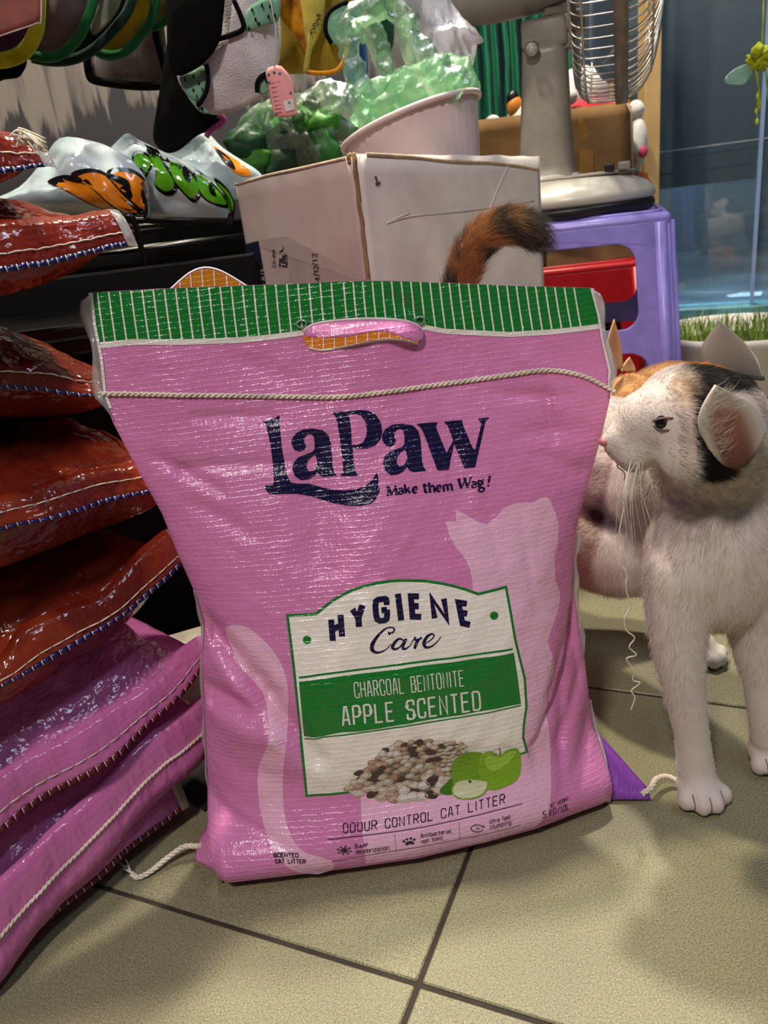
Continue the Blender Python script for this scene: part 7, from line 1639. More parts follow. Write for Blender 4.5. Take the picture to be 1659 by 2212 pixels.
for P in ([(-0.0178, 1.198, 0.7614), (-0.0184, 1.198, 0.7658), (-0.0144, 1.198, 0.7675), (-0.0107, 1.198, 0.7671)], [(-0.0135, 1.198, 0.7695), (-0.0136, 1.198, 0.7727), (-0.0098, 1.198, 0.7734), (-0.0064, 1.198, 0.7709)], [(-0.0101, 1.198, 0.7756), (-0.0057, 1.198, 0.7762)], [(-0.0079, 1.198, 0.7775), (-0.0029, 1.198, 0.778)], [(-0.0066, 1.198, 0.7784), (-0.007, 1.198, 0.7752)], [(-0.0062, 1.198, 0.781), (-0.0011, 1.198, 0.7815)], [(-0.0062, 1.198, 0.781), (-0.0069, 1.198, 0.7843)], [(-0.0037, 1.198, 0.7813), (-0.0045, 1.198, 0.784)]): tube('lettering', P, .0009, mat('brown_ink', srgb(70, 58, 20), .8), b4, 4)
strap(b4, (0.0066, 1.24, 0.8605), blackc)
bt = tube('blue_tube', spline([(0.0463, 1.36, 0.8643), (0.0439, 1.36, 0.793), (0.0432, 1.36, 0.7435), (0.0385, 1.36, 0.6961), (0.0317, 1.36, 0.6661)], 5), .018, mat('blue_plastic', srgb(22, 96, 170), .35), None, 16); tag(bt, 'blue plastic tube standing behind the green plastic bag', 'tube')
dk = patch('dark_green_cloth', [(0.0674, 1.34, 0.8801), (0.1077, 1.34, 0.8759), (0.1054, 1.34, 0.7946), (0.0973, 1.34, 0.7531), (0.0787, 1.34, 0.7459), (0.0695, 1.34, 0.7865), (0.0655, 1.34, 0.8108)], cloth('deep_green_cloth', srgb(14, 74, 44)), None, bulge=.01); tag(dk, 'dark green cloth hanging behind the green plastic bag handles', 'cloth')
rd_ = patch('red_cloth', [(0.0406, 1.33, 0.8577), (0.0607, 1.33, 0.8556), (0.0539, 1.33, 0.8187), (0.039, 1.33, 0.8103), (0.0357, 1.33, 0.806)], cloth('red_cloth', srgb(170, 26, 26)), None, bulge=.006); tag(rd_, 'scrap of red cloth at the top of the blue tube', 'cloth')
# ------------------------------------------------------------------ fan on the purple stool
def side_panel(name, w0, w1, h, top_rail, low0, low1, legw, m, parent, th=.010, r=.03):
    """one pierced side: upper rail, two legs, lower rail; x across, z up, in its own plane"""
    hw = lambda z: (w1+(w0-w1)*z/h)/2
    bm = bmesh.new()
    def ring(zlo, zhi, k=6):
        pts = []
        xl = lambda z: hw(z)-legw
        for cx_, cz, a0 in ((1, zhi, 0), (-1, zhi, 90), (-1, zlo, 180), (1, zlo, 270)):
            for i in range(k+1):
                a = math.radians(a0+90*i/k); zz = cz+(-r if cz == zhi else r)+r*math.sin(a); xx = cx_*(xl(zz)-r)+r*math.cos(a); pts.append((xx, zz))
        return pts
    outer = []
    n = 12
    for i in range(n+1): outer.append((hw(h*i/n), h*i/n))
    for i in range(n, -1, -1): outer.append((-hw(h*i/n), h*i/n))
    holes = [ring(low1, h-top_rail)]
    lowh = []
    if low0 > 0: 
        xl = hw(0)-legw; lowh = [(xl, 0), (xl-.004, low0-r)]+[(xl-.004-r+r*math.cos(a), low0-r+r*math.sin(a)) for a in np.linspace(0, 1.57, 6)]+[(-(xl-.004-r)-r*math.sin(a), low0-r+r*math.cos(a)) for a in np.linspace(0, 1.57, 6)]+[(-xl+.004, low0-r), (-xl, 0)]
        outer = outer[:]; i0 = outer.index((-hw(0), 0)); outer = outer+[(p[0], p[1]) for p in lowh[::-1]]
    polys = [[Vector((p[0], p[1], 0)) for p in outer]]+[[Vector((p[0], p[1], 0)) for p in hh] for hh in holes]
    tris = tessellate_polygon(polys); flat = [p for q in polys for p in q]
    V = [(p.x, 0, p.y) for p in flat]; F = [t for t in tris]
    o = mesh(name, V, F, m, parent, smooth=False); md = o.modifiers.new('t', 'SOLIDIFY'); md.thickness = th; md.offset = 0
    bv = o.modifiers.new('b', 'BEVEL'); bv.width = .0028; bv.segments = 2; bv.limit_method = 'ANGLE'; bv.angle_limit = .7
    return o
def stool(label, loc, yaw, h, w0, w1, m, top_rail=.052, low0=.245, low1=.292, legw=.052, name='plastic_stool'):
    root = thing(name, label, 'stool', loc, (0, 0, yaw))
    lean = math.atan((w1-w0)/2/h)
    for k in range(4):
        a = k*math.pi/2; o = side_panel('side_panel', w0, w1, h-.012, top_rail, low0, low1, legw, m, root)
        o.rotation_euler = (Euler((0, 0, a)).to_matrix() @ Euler((-lean, 0, 0)).to_matrix()).to_euler()
        o.location = (math.sin(a)*w1/2, -math.cos(a)*w1/2, 0)
        # fluted corner post
        c = math.pi/4+a
        for q in (-.011, 0, .011):
            e = np.array([math.cos(a+math.pi), math.sin(a+math.pi), 0])*0
            t_ = np.array([-math.sin(c), math.cos(c), 0])
            p0 = np.array([math.cos(c), math.sin(c), 0])*(w1/2*1.414-.004)+t_*q; p1 = np.array([math.cos(c), math.sin(c), 0])*(w0/2*1.414-.006)+t_*q+np.array([0, 0, h-.014])
            tube('corner_rib', [p0, p1], .0085, m, root, 10)
    bm = boxbm(w0+.012, w0+.012, .022, bev=.010, seg=4, loc=(0, 0, h-.011)); frombm('seat', bm, m, root, True)
    ring_ = []
    q = (w0+.012)/2-.016
    for cx_, cy_, a0 in ((1, 1, 0), (-1, 1, 90), (-1, -1, 180), (1, -1, 270)):
        for i in range(7): a = math.radians(a0+15*i); ring_.append((cx_*(q-.02)+.02*math.cos(a), cy_*(q-.02)+.02*math.sin(a), h+.0006))
    tube('seat_bead', ring_+ring_[:1], .004, m, root, 6)
    return root
purple_pl = mat('purple_plastic', srgb(140, 130, 214), .32, var=.06, bump=.05)
stool('lilac purple plastic stool with pierced sides, the grey fan standing on it', (.412, 1.485, 0), math.radians(-19), .478, .305, .365, purple_pl, legw=.052, top_rail=.030, low0=.258, low1=.298)
red_pl = mat('red_plastic', srgb(176, 20, 26), .35, var=.05); navy_pl = mat('navy_plastic', srgb(34, 26, 104), .4, var=.05)
stool('red plastic stool behind the purple one, seen through its opening', (.495, 1.905, 0), math.radians(-8), .365, .30, .35, red_pl, top_rail=.075, low0=.12, low1=.17)
bb = thing('storage_crate', 'low navy blue plastic crate under the red stool', 'crate', (.44, 1.91, 0))
for nm, s, l in (('bottom', (.20, .16, .008), (.04, 0, .19)), ('front_wall', (.20, .006, .05), (.04, -.08, .22)), ('rear_wall', (.20, .006, .05), (.04, .08, .22)), ('side_wall', (.006, .16, .05), (-.06, 0, .22)), ('side_wall', (.006, .16, .05), (.14, 0, .22))): box(nm, s, l, navy_pl, bb, bev=.002)
bs = box('brown_parcel', (.15, .12, .183), (.48, 1.91, .0945), mat('brown_parcel_card', srgb(146, 116, 74), .8), bev=.002); tag(bs, 'brown parcel under the navy crate below the red stool', 'box')
bp2 = box('brown_box', (.20, .20, .092), (.53, 1.88, .4125), mat('brown_card', srgb(158, 130, 84), .8, vscale=12), bev=.002); tag(bp2, 'small light brown box lying on the red stool seat', 'box')
nb = box('navy_box', (.05, .16, .092), (.395, 1.88, .4125), navy_pl, bev=.004); tag(nb, 'navy blue box on the red stool, left of the light brown box', 'box')

grey = mat('grey_fan_plastic', srgb(144, 138, 129), .38, var=.04, bump=.05); grey_lt = mat('pale_grey_fan_base', srgb(186, 182, 174), .3, var=.03); fan_black = mat('black_fan_foot', srgb(20, 20, 24), .4)
wire = mat('chromed_wire', srgb(196, 190, 184), .25, metal=.7); band_m = mat('taupe_guard_band', srgb(124, 110, 98), .4)
fan = thing('electric_fan', 'grey electric fan on the purple stool, its wire guard turned edge on', 'fan', (.398, 1.455, .479), (0, 0, math.radians(-19)))
def ellipse_body(name, prof, m, sx=1, sy=1, seg=56):
    V, F = latheVF(prof, seg); V[:, 0] *= sx; V[:, 1] *= sy; return mesh(name, V, F, m, fan)
ellipse_body('foot', [(0, 0), (.128, 0), (.138, .004), (.141, .013), (.139, .020), (.12, .021), (0, .021)], fan_black, 1.0, .86)
ellipse_body('base', [(.10, .0195), (.137, .0205), (.142, .026), (.139, .036), (.127, .049), (.10, .060), (.06, .066), (0, .067)], grey_lt, 1.0, .86)
ellipse_body('base_plate', [(0, .0655), (.088, .0635), (.092, .0665), (.088, .0685), (0, .0705)], grey, 1.0, .7).location = (.02, 0, 0)
box('speed_key', (.016, .014, .012), (.066, -.05, .074), fan_black, fan, bev=.002); box('speed_key', (.020, .014, .013), (.090, -.045, .0745), grey, fan, bev=.003)
n = 30; rows = []
for z in np.linspace(0, 1, 16):
    wd = np.interp(z, [0, .06, .2, .6, 1], [.060, .050, .046, .041, .037]); dp = wd*.9
    rows.append([(-.042+.004*z+wd*np.sign(math.cos(a))*abs(math.cos(a))**.6, .01+dp*np.sign(math.sin(a))*abs(math.sin(a))**.6, .060+.215*z) for a in np.linspace(0, 2*math.pi, n, endpoint=False)])
R_ = np.array(rows); V = R_.reshape(-1, 3); F = gridF(16, n, True)+[tuple(range(15*n, 16*n))]; mesh('post', V, F, grey, fan)
ellipse_body('post_collar', [(.04, .058), (.066, .062), (.069, .068), (.06, .074), (.04, .077)], grey_lt, .95, .8).location = (-.042, .01, 0)
bm = boxbm(.076, .06, .046, bev=.008, seg=3, loc=(-.036, .008, .291)); boxbm(.05, .05, .03, bev=.006, loc=(.003, .006, .302), bm=bm); boxbm(.03, .04, .026, bev=.005, loc=(-.003, .006, .276), bm=bm); frombm('neck_joint', bm, grey, fan, True)
tube('pivot_screw', [(-.055, -.036, .268), (-.055, -.030, .268)], .010, grey_lt, fan, 16)
ring = [(-.055+.011*math.cos(a), -.0385, .268+.011*math.sin(a)) for a in np.linspace(0, 6.2832, 24)]; tube('screw_rim', ring, .0016, mat('fan_dark_grey', srgb(74, 72, 70), .5), fan, 6)  # dark grey ring around the pivot screw
rows = []
for x in np.linspace(0, 1, 16):
    rr = .075*np.interp(x, [0, .05, .2, .5, .85, 1], [.35, .65, .92, 1, .96, .8]); rows.append([(-.255+.27*x, .004+rr*.86*math.cos(a), .395+rr*math.sin(a)) for a in np.linspace(0, 2*math.pi, 32, endpoint=False)])
R_ = np.array(rows); V = R_.reshape(-1, 3); F = gridF(16, 32, True)+[tuple(range(32))[::-1], tuple(range(15*32, 16*32))]; mesh('motor_housing', V, F, grey, fan)
box('oscillation_arm', (.05, .02, .012), (-.01, -.01, .319), grey, fan, bev=.004)
# guard: axis along x; rear half to the left, front dome to the right of the band
GC = np.array([.050, -.005, .40]); GR = .224; gx0, gxb = -.030, .036
def gpt(x, r, a): return GC+np.array([x, r*math.cos(a), r*math.sin(a)])
parts = []
prof = [(gx0-.004, .035), (gx0-.012, .08), (gx0-.010, .16), (gx0-.004, GR*.9), (gx0+.006, GR*.965), (gx0+.02, GR*.99), (gxb, GR)]
prof2 = [(gxb, GR), (gxb+.014, GR*.985), (gxb+.032, GR*.93), (gxb+.048, GR*.8), (gxb+.060, GR*.55), (gxb+.066, .05)]
for k in range(84):
    a = 2*math.pi*k/84
    for pf in (prof, prof2):
        P = spline([gpt(x, r, a) for x, r in pf], 3); parts.append(tubeVF(P, .0011, 4, caps=False))
V, F = merge(parts); o = mesh('guard_wire', V, F, wire, fan); o['kind'] = 'stuff'; o['label'] = 'ribs of the wire guard'
for x, r in ((gx0-.012, .08), (gx0-.006, GR*.88), (gx0+.012, GR*.985), (gxb+.045, GR*.84)):
    tube('guard_ring', [gpt(x, r, a) for a in np.linspace(0, 6.2832, 73)], .002, wire, fan, 6)
rows = []
for x, r in ((-.010, .002), (-.010, .006), (.010, .006), (.010, .002), (-.010, .002)): rows.append([gpt(gxb+x, GR+r, a) for a in np.linspace(0, 2*math.pi, 96, endpoint=False)])
V = np.array(rows).reshape(-1, 3); mesh('guard_band', V, gridF(5, 96, True), band_m, fan)['label'] = 'taupe band joining the guard halves'
V, F = latheVF([(0, 0), (.04, 0), (.045, .006), (.03, .012), (0, .014)], 32); V = V[:, [2, 0, 1]]+GC+np.array([gxb+.060, 0, 0]); mesh('guard_boss', V, F, grey_lt, fan)
blade_m = film('smoky_blue_blade', (.55, .65, .75), .45, (.35, .45, .58), .15, .1, .02, 5)
for b in range(3):
    g = []
    for r in np.linspace(.03, .195, 10):
        row = []
        for u in np.linspace(-.5, .5, 9):
            wd = math.radians(np.interp(r, [.03, .1, .195], [60, 72, 60])); a = 2*math.pi*b/3+u*wd+.5; row.append(gpt(.012+.045*u, r, a))
        g.append(row)
    grid('blade', g, blade_m, fan, solid=.0015)
V, F = latheVF([(0, -.02), (.03, -.02), (.034, .0), (.03, .028), (0, .032)], 28); V = V[:, [2, 0, 1]]+GC+np.array([.01, 0, 0]); mesh('hub', V, F, grey, fan)

# ------------------------------------------------------------------ kraft carton of toys, curtain, shelf
kc = thing('cardboard_box', 'open brown cardboard box of plush toys behind the fan', 'box')
kraft_c = mat('kraft_card', srgb(128, 94, 50), .8, vscale=10, var=.14, bump=.2, bscale=60)
def quadwall(name, P, m, parent, th=.004, nx=14, nz=10, amp=.003, seed=0):
    a, b, c, d = [np.array(q) for q in P]; g = []
    for v in np.linspace(0, 1, nz): g.append([(a*(1-u)+b*u)*(1-v)+(d*(1-u)+c*u)*v+np.array([0, amp*mnoise.noise(Vector((u*5, v*4, seed))), 0]) for u in np.linspace(0, 1, nx)])
    return grid(name, g, m, parent, solid=th)
quadwall('front_panel', [(.285, 1.78, .46), (.61, 1.75, .46), (.604, 1.75, .676), (.285, 1.77, .678)], kraft_c, kc, seed=1)
tube('panel_edge', [(.612, 1.749, .462), (.607, 1.749, .655), (.596, 1.7485, .678)], .0028, mat('pale_card_edge', srgb(190, 170, 140), .8), kc, 6)
quadwall('rear_panel', [(.29, 2.0, .46), (.61, 1.97, .46), (.60, 1.97, .655), (.29, 2.0, .655)], kraft_c, kc, seed=2)
quadwall('side_panel', [(.61, 1.752, .46), (.61, 1.97, .46), (.604, 1.97, .655), (.606, 1.752, .668)], kraft_c, kc, seed=3)
quadwall('side_panel', [(.285, 1.782, .46), (.29, 2.0, .46), (.29, 2.0, .655), (.285, 1.772, .674)], kraft_c, kc, seed=4)
quadwall('bottom_panel', [(.285, 1.78, .462), (.61, 1.75, .462), (.61, 1.97, .462), (.29, 2.0, .462)], kraft_c, kc, seed=5)
for x in (.33, .50): quadwall('parcel_tape', [(x, 1.7775-(x-.285)*.09-.0035, .462), (x+.03, 1.776-(x-.285)*.09-.0035, .462), (x+.03, 1.772-(x-.285)*.065-.0035, .67), (x, 1.773-(x-.285)*.065-.0035, .67)], mat('brown_tape', srgb(140, 104, 50), .25), kc, th=.0003, amp=0)
white_fab = mat('white_plush', srgb(228, 226, 226), .8, sheen=.3, bump=.2, bscale=300)
def toy(name, label, blobs, cat='toy'):
    root = thing(name, label, cat, group=None)
    for nm, c, r, m in blobs: V, F = blobVF(c, r, sub=3); mesh(nm, V, F, m, root)
    return root
orange_t = mat('toy_orange', srgb(226, 140, 50), .5); black_t = mat('toy_black', srgb(20, 20, 22), .3); redp = mat('red_plush', srgb(196, 24, 48), .9, sheen=.3, bump=.4, bscale=200)
toy('cat_figurine', 'white cat figurine with a black and orange ear, in the brown cardboard box', [('head', (.425, 1.85, .655), (.062, .055, .062), white_fab), ('ear', (.382, 1.835, .713), (.014, .012, .020), black_t), ('ear_band', (.385, 1.833, .700), (.017, .014, .022), orange_t), ('body', (.43, 1.86, .56), (.06, .055, .095), white_fab), ('red_mark', (.418, 1.797, .688), (.005, .003, .006), redp)], 'figurine')
toy('plush_ball', 'small white ball at the left of the cat figurine', [('ball', (.335, 1.83, .672), (.018, .018, .018), white_fab), ('stalk', (.337, 1.835, .57), (.012, .012, .105), white_fab)])
toy('plush_ball', 'small white ball on a stalk right of the fan post', [('ball', (.492, 1.80, .703), (.018, .018, .017), white_fab), ('stalk', (.492, 1.81, .58), (.012, .012, .115), white_fab)])
toy('plush_toy', 'white round plush toy in a red scarf under the fan guard', [('head', (.548, 1.90, .715), (.062, .055, .055), white_fab), ('scarf', (.550, 1.85, .675), (.062, .045, .024), redp), ('scarf_end', (.52, 1.82, .668), (.03, .02, .02), redp), ('body', (.55, 1.89, .57), (.05, .05, .105), white_fab)])
gold = mat('gold_tinsel', srgb(200, 150, 40), .25, metal=.8)
gt = thing('gold_ornament', 'gold tinsel ornament standing at the end of the brown cardboard box', 'ornament')
for i in range(18):
    V, F = blobVF((.628+rng.normal(0, .012), 1.86+rng.normal(0, .012), .70+rng.normal(0, .03)), (.010, .008, .010), sub=1, rough=.5, fr=2); mesh('tinsel_flake', V, F, gold, gt)
tube('stem', [(.628, 1.86, .467), (.628, 1.86, .72)], .005, gold, gt)
tp = toy('plush_toy', 'ginger plush toy tucked behind the fan base beside the wooden post', [('head', (.660, 1.84, .515), (.024, .024, .026), mat('ginger_plush', srgb(190, 104, 40), .95, sheen=.3, bump=.6, bscale=150)), ('body', (.665, 1.84, .46), (.032, .03, .04), mat('ginger_plush', (0, 0, 0))), ('muzzle', (.655, 1.816, .50), (.012, .010, .010), mat('pale_plush', srgb(220, 170, 130), .95))])
tq = toy('plush_toy', 'white plush toy with pink spots between the box and the wooden shelf', [('body', (.652, 1.84, .60), (.020, .03, .055), white_fab), ('pink_patch', (.655, 1.813, .58), (.010, .006, .012), mat('pink_plush', srgb(200, 70, 110), .9)), ('head', (.648, 1.84, .665), (.018, .02, .02), white_fab), ('base', (.652, 1.86, .52), (.018, .02, .04), white_fab)])
# curtain
cg = thing('curtain', 'green pleated curtain hanging behind the fan', 'curtain')
xs = np.linspace(.16, .60, 200); g = []
for z in np.linspace(.30, 1.10, 14): g.append([(x, 2.10+.018*math.sin(x*160+.6*math.sin(x*37))+.006*math.sin(x*410+z*3), z) for x in xs])
cm, nt, p = nodes_of('green_curtain'); MATS['green_curtain'] = cm
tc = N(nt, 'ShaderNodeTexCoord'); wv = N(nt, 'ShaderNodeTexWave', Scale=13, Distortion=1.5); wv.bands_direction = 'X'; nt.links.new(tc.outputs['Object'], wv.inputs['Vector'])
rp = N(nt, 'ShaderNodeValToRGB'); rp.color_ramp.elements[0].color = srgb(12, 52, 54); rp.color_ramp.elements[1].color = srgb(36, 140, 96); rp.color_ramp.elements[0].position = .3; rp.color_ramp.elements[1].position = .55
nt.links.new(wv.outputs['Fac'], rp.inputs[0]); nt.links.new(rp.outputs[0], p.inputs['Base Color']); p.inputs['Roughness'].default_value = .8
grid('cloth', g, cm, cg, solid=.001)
tube('curtain_rod', [(.10, 2.10, 1.11), (.64, 2.10, 1.11)], .008, steel, cg)
tube('rod_support', [(.12, 2.10, 1.11), (.12, 2.135, .0)], .006, steel, cg)
wood = mat('pale_pine', srgb(214, 176, 120), .6, vscale=8, var=.08, bump=.1, bscale=60)
sh = thing('wooden_shelf', 'pale pine shelf upright with a short cross rail, beside the shopfront glass', 'shelf')
box('upright', (.036, .05, 1.25), (.717, 1.95, .625), wood, sh, bev=.002); box('upright', (.020, .05, 1.25), (.690, 2.14, .625), wood, sh, bev=.002)
box('cross_rail', (.05, .16, .05), (.690, 2.04, .585), wood, sh, bev=.002)

# ------------------------------------------------------------------ pot of cat grass, hanging toy, things outside
pot = thing('grass_pot', 'white plastic tub of cat grass by the shopfront glass', 'pot', (.815, 1.665, 0))
potm = mat('white_pot_plastic', srgb(222, 214, 206), .45, var=.04)
lathe('tub', [(0, .0), (.135, .0), (.14, .006), (.168, .185), (.176, .192), (.176, .206), (.170, .207), (.160, .19), (.15, .16), (0, .16)], potm, pot, 56)
lathe('soil', [(.155, .168), (.10, .172), (0, .174)], mat('soil', srgb(60, 44, 30), .95, bump=.6), pot, 32)
gm = mat('cat_grass', srgb(128, 160, 56), .6, var=.25, vscale=60)
V, F = [], []
for i in range(520):
    a, r = rng.uniform(0, 6.283), .15*math.sqrt(rng.random()); x, y = r*math.cos(a), r*math.sin(a); h = rng.uniform(.03, .075); lx, ly = rng.normal(0, .014), rng.normal(0, .014); w_ = .0016; an = rng.uniform(0, 3.14); dx, dy = w_*math.cos(an), w_*math.sin(an)
    k = len(V); V += [(x-dx, y-dy, .17), (x+dx, y+dy, .17), (x+lx*.4-dx*.8, y+ly*.4-dy*.8, .17+h*.6), (x+lx*.4+dx*.8, y+ly*.4+dy*.8, .17+h*.6), (x+lx, y+ly, .17+h)]; F += [(k, k+1, k+3, k+2), (k+2, k+3, k+4)]
o = mesh('grass', V, F, gm, pot); o['kind'] = 'stuff'; o['label'] = 'short green cat grass'
ht = thing('hanging_toy', 'fuzzy lime green insect toy with pale wings hanging on a cord', 'toy')
limey = mat('lime_yarn', srgb(168, 180, 24), .9, bump=1, bscale=500); limebead = mat('lime_bead', srgb(190, 214, 60), .3)
tube('cord', spline([(0.6396, 1.3, 0.8761), (0.6467, 1.3, 0.7524), (0.648, 1.3, 0.693)], 4), .0013, limey, ht, 6)
V, F = blobVF((0.6461, 1.3, 0.6798), (.017, .014, .016), sub=4, rough=.5, fr=3); mesh('body', V, F, limey, ht)
V, F = blobVF((0.6351, 1.29, 0.6854), (.008, .007, .008), sub=3, rough=.4, fr=3); mesh('head', V, F, limey, ht)
wingm = film('mint_wing', (.8, .95, .85), .45, (.5, .8, .66), .1, .2, .1, 60)
patch('wing', [(0.6383, 1.3, 0.6696), (0.6206, 1.3, 0.6715), (0.5999, 1.3, 0.6627), (0.5941, 1.3, 0.6528), (0.6043, 1.3, 0.6473), (0.6221, 1.3, 0.6454), (0.6336, 1.3, 0.6547)], wingm, ht, bulge=.002, thick=.001); patch('wing', [(0.6556, 1.31, 0.6754), (0.6639, 1.31, 0.699), (0.6833, 1.31, 0.703), (0.6852, 1.31, 0.6784), (0.6645, 1.31, 0.6708)], wingm, ht, bulge=.002, thick=.001)
for P in ([(0.6425, 1.3, 0.6692), (0.6456, 1.3, 0.644), (0.6462, 1.3, 0.6125), (0.6473, 1.3, 0.5854)], [(0.6538, 1.3, 0.6692), (0.6573, 1.3, 0.649), (0.6631, 1.3, 0.6169)], [(0.6372, 1.295, 0.669), (0.6397, 1.295, 0.6533), (0.6454, 1.295, 0.6309), (0.647, 1.295, 0.6055)]): tube('tassel', spline(P, 4), .0012, limey, ht, 5)
for q in ((0.646, 1.3, 0.6264), (0.6496, 1.3, 0.6159), (0.6452, 1.3, 0.6062), (0.6468, 1.3, 0.5919)):
    V, F = blobVF(q, (.0028, .0028, .005), sub=2); mesh('bead', V, F, limebead, ht)
oc = thing('garden_chair', 'beige cushioned chair out in the street beyond the glass', 'chair')
beige = mat('beige_cushion', srgb(150, 140, 122), .8); brownw = mat('brown_chair', srgb(96, 74, 60), .7)
box('back_cushion', (.30, .08, .26), (2.04, 4.3, .40), beige, oc, bev=.03, seg=3); box('seat', (.34, .34, .09), (2.04, 4.2, .25), brownw, oc, bev=.02)
for x in (1.90, 2.18):
    for y in (4.06, 4.32): tube('leg', [(x, y, .085), (x, y, .25)], .018, brownw, oc)
tube('arm', spline([(2.17, 4.33, .42), (2.2, 4.2, .48), (2.22, 4.05, .44), (2.22, 4.03, .22)], 5), .02, mat('dusty_pink_metal', srgb(150, 110, 104), .5), oc)
bl_ = lathe('blue_barrel', [(0, .085), (.11, .085), (.115, .10), (.115, .60), (.10, .62), (0, .62)], mat('blue_barrel_plastic', srgb(50, 60, 120), .5), None, 24); bl_.location = (1.98, 4.7, 0); tag(bl_, 'blue barrel standing in the street beyond the glass', 'barrel')
mb = thing('motor_scooter', 'dark parked scooter at the edge of the street view, beyond the glass', 'scooter')
dk_ = mat('dark_scooter_body', srgb(34, 32, 36), .3)
V, F = blobVF((2.62, 4.6, .42), (.34, .14, .16), sub=3); mesh('body', V, F, dk_, mb); box('seat', (.40, .16, .06), (2.64, 4.6, .60), dk_, mb, bev=.02)
for x in (2.38, 2.92):
    ringp = [(x+.12*math.cos(a), 4.6, .205+.12*math.sin(a)) for a in np.linspace(0, 6.2832, 30)]; tube('wheel', ringp, .03, black_dull, mb, 8)
pp_ = mesh('paper_scrap', [(1.33, 2.80, .088), (1.42, 2.75, .088), (1.45, 2.80, .094), (1.40, 2.86, .09), (1.34, 2.85, .088)], [(0, 1, 2, 3, 4)], mat('white_paper', srgb(226, 230, 240), .7), smooth=False); pp_.modifiers.new('t', 'SOLIDIFY').thickness = .001; tag(pp_, 'scrap of white paper on the paving beyond the glass', 'paper')
# ------------------------------------------------------------------ cats
def organic(name, prims, m, parent, voxel=.0035, smooth=10):
    V, F = merge(prims); o = mesh(name, V, F, m, parent)
    r = o.modifiers.new('r', 'REMESH'); r.mode = 'VOXEL'; r.voxel_size = voxel; r.use_smooth_shade = True
    bpy.context.view_layer.update(); dg = bpy.context.evaluated_depsgraph_get()
    me = bpy.data.meshes.new_from_object(o.evaluated_get(dg)); old = o.data; o.modifiers.clear(); o.data = me; bpy.data.meshes.remove(old)
    n = len(me.vertices); co = np.empty(n*3); me.vertices.foreach_get('co', co); co = co.reshape(-1, 3); ed = np.empty(len(me.edges)*2, int); me.edges.foreach_get('vertices', ed); ed = ed.reshape(-1, 2)
    deg = np.bincount(ed.ravel(), minlength=n).astype(float)[:, None]+1e-9
    for k in range(smooth):
        acc = np.zeros_like(co)
        for c in range(3): acc[:, c] = np.bincount(ed[:, 0], co[ed[:, 1], c], n)+np.bincount(ed[:, 1], co[ed[:, 0], c], n)
        w_ = np.where(co[:, 2] < .034, .5 if k < 3 else 0, .55)[:, None]; co = co*(1-w_)+acc/deg*w_
    me.vertices.foreach_set('co', co.ravel()); me.update()
    me.polygons.foreach_set('use_smooth', [True]*len(me.polygons))
    if not me.materials: me.materials.append(m)
    return o
def limb(P, r, n=6, sub=2):
    P = spline(P, n); R_ = np.interp(np.linspace(0, 1, len(P)), np.linspace(0, 1, len(r)), r); return [blobVF(p, q, sub=sub) for p, q in zip(P, R_)]
def fur_mat(name, rough=.75):
    mt, nt, p = nodes_of(name); a = N(nt, 'ShaderNodeAttribute', attribute_name='fur_colour'); nt.links.new(a.outputs['Color'], p.inputs['Base Color'])
    p.inputs['Roughness'].default_value = rough; p.inputs['Specular IOR Level'].default_value = .25; p.inputs['Sheen Weight'].default_value = .15
    return mt
furm = fur_mat('cat_fur'); skinm = fur_mat('cat_undercoat', .9)
def paint(o, fn):
    me = o.data; n = len(me.vertices); co = np.empty(n*3); me.vertices.foreach_get('co', co); co = co.reshape(-1, 3)
    a = me.attributes.new('fur_colour', 'FLOAT_COLOR', 'POINT'); c = np.ones((n, 4)); c[:, :3] = fn(co); a.data.foreach_set('color', c.ravel())
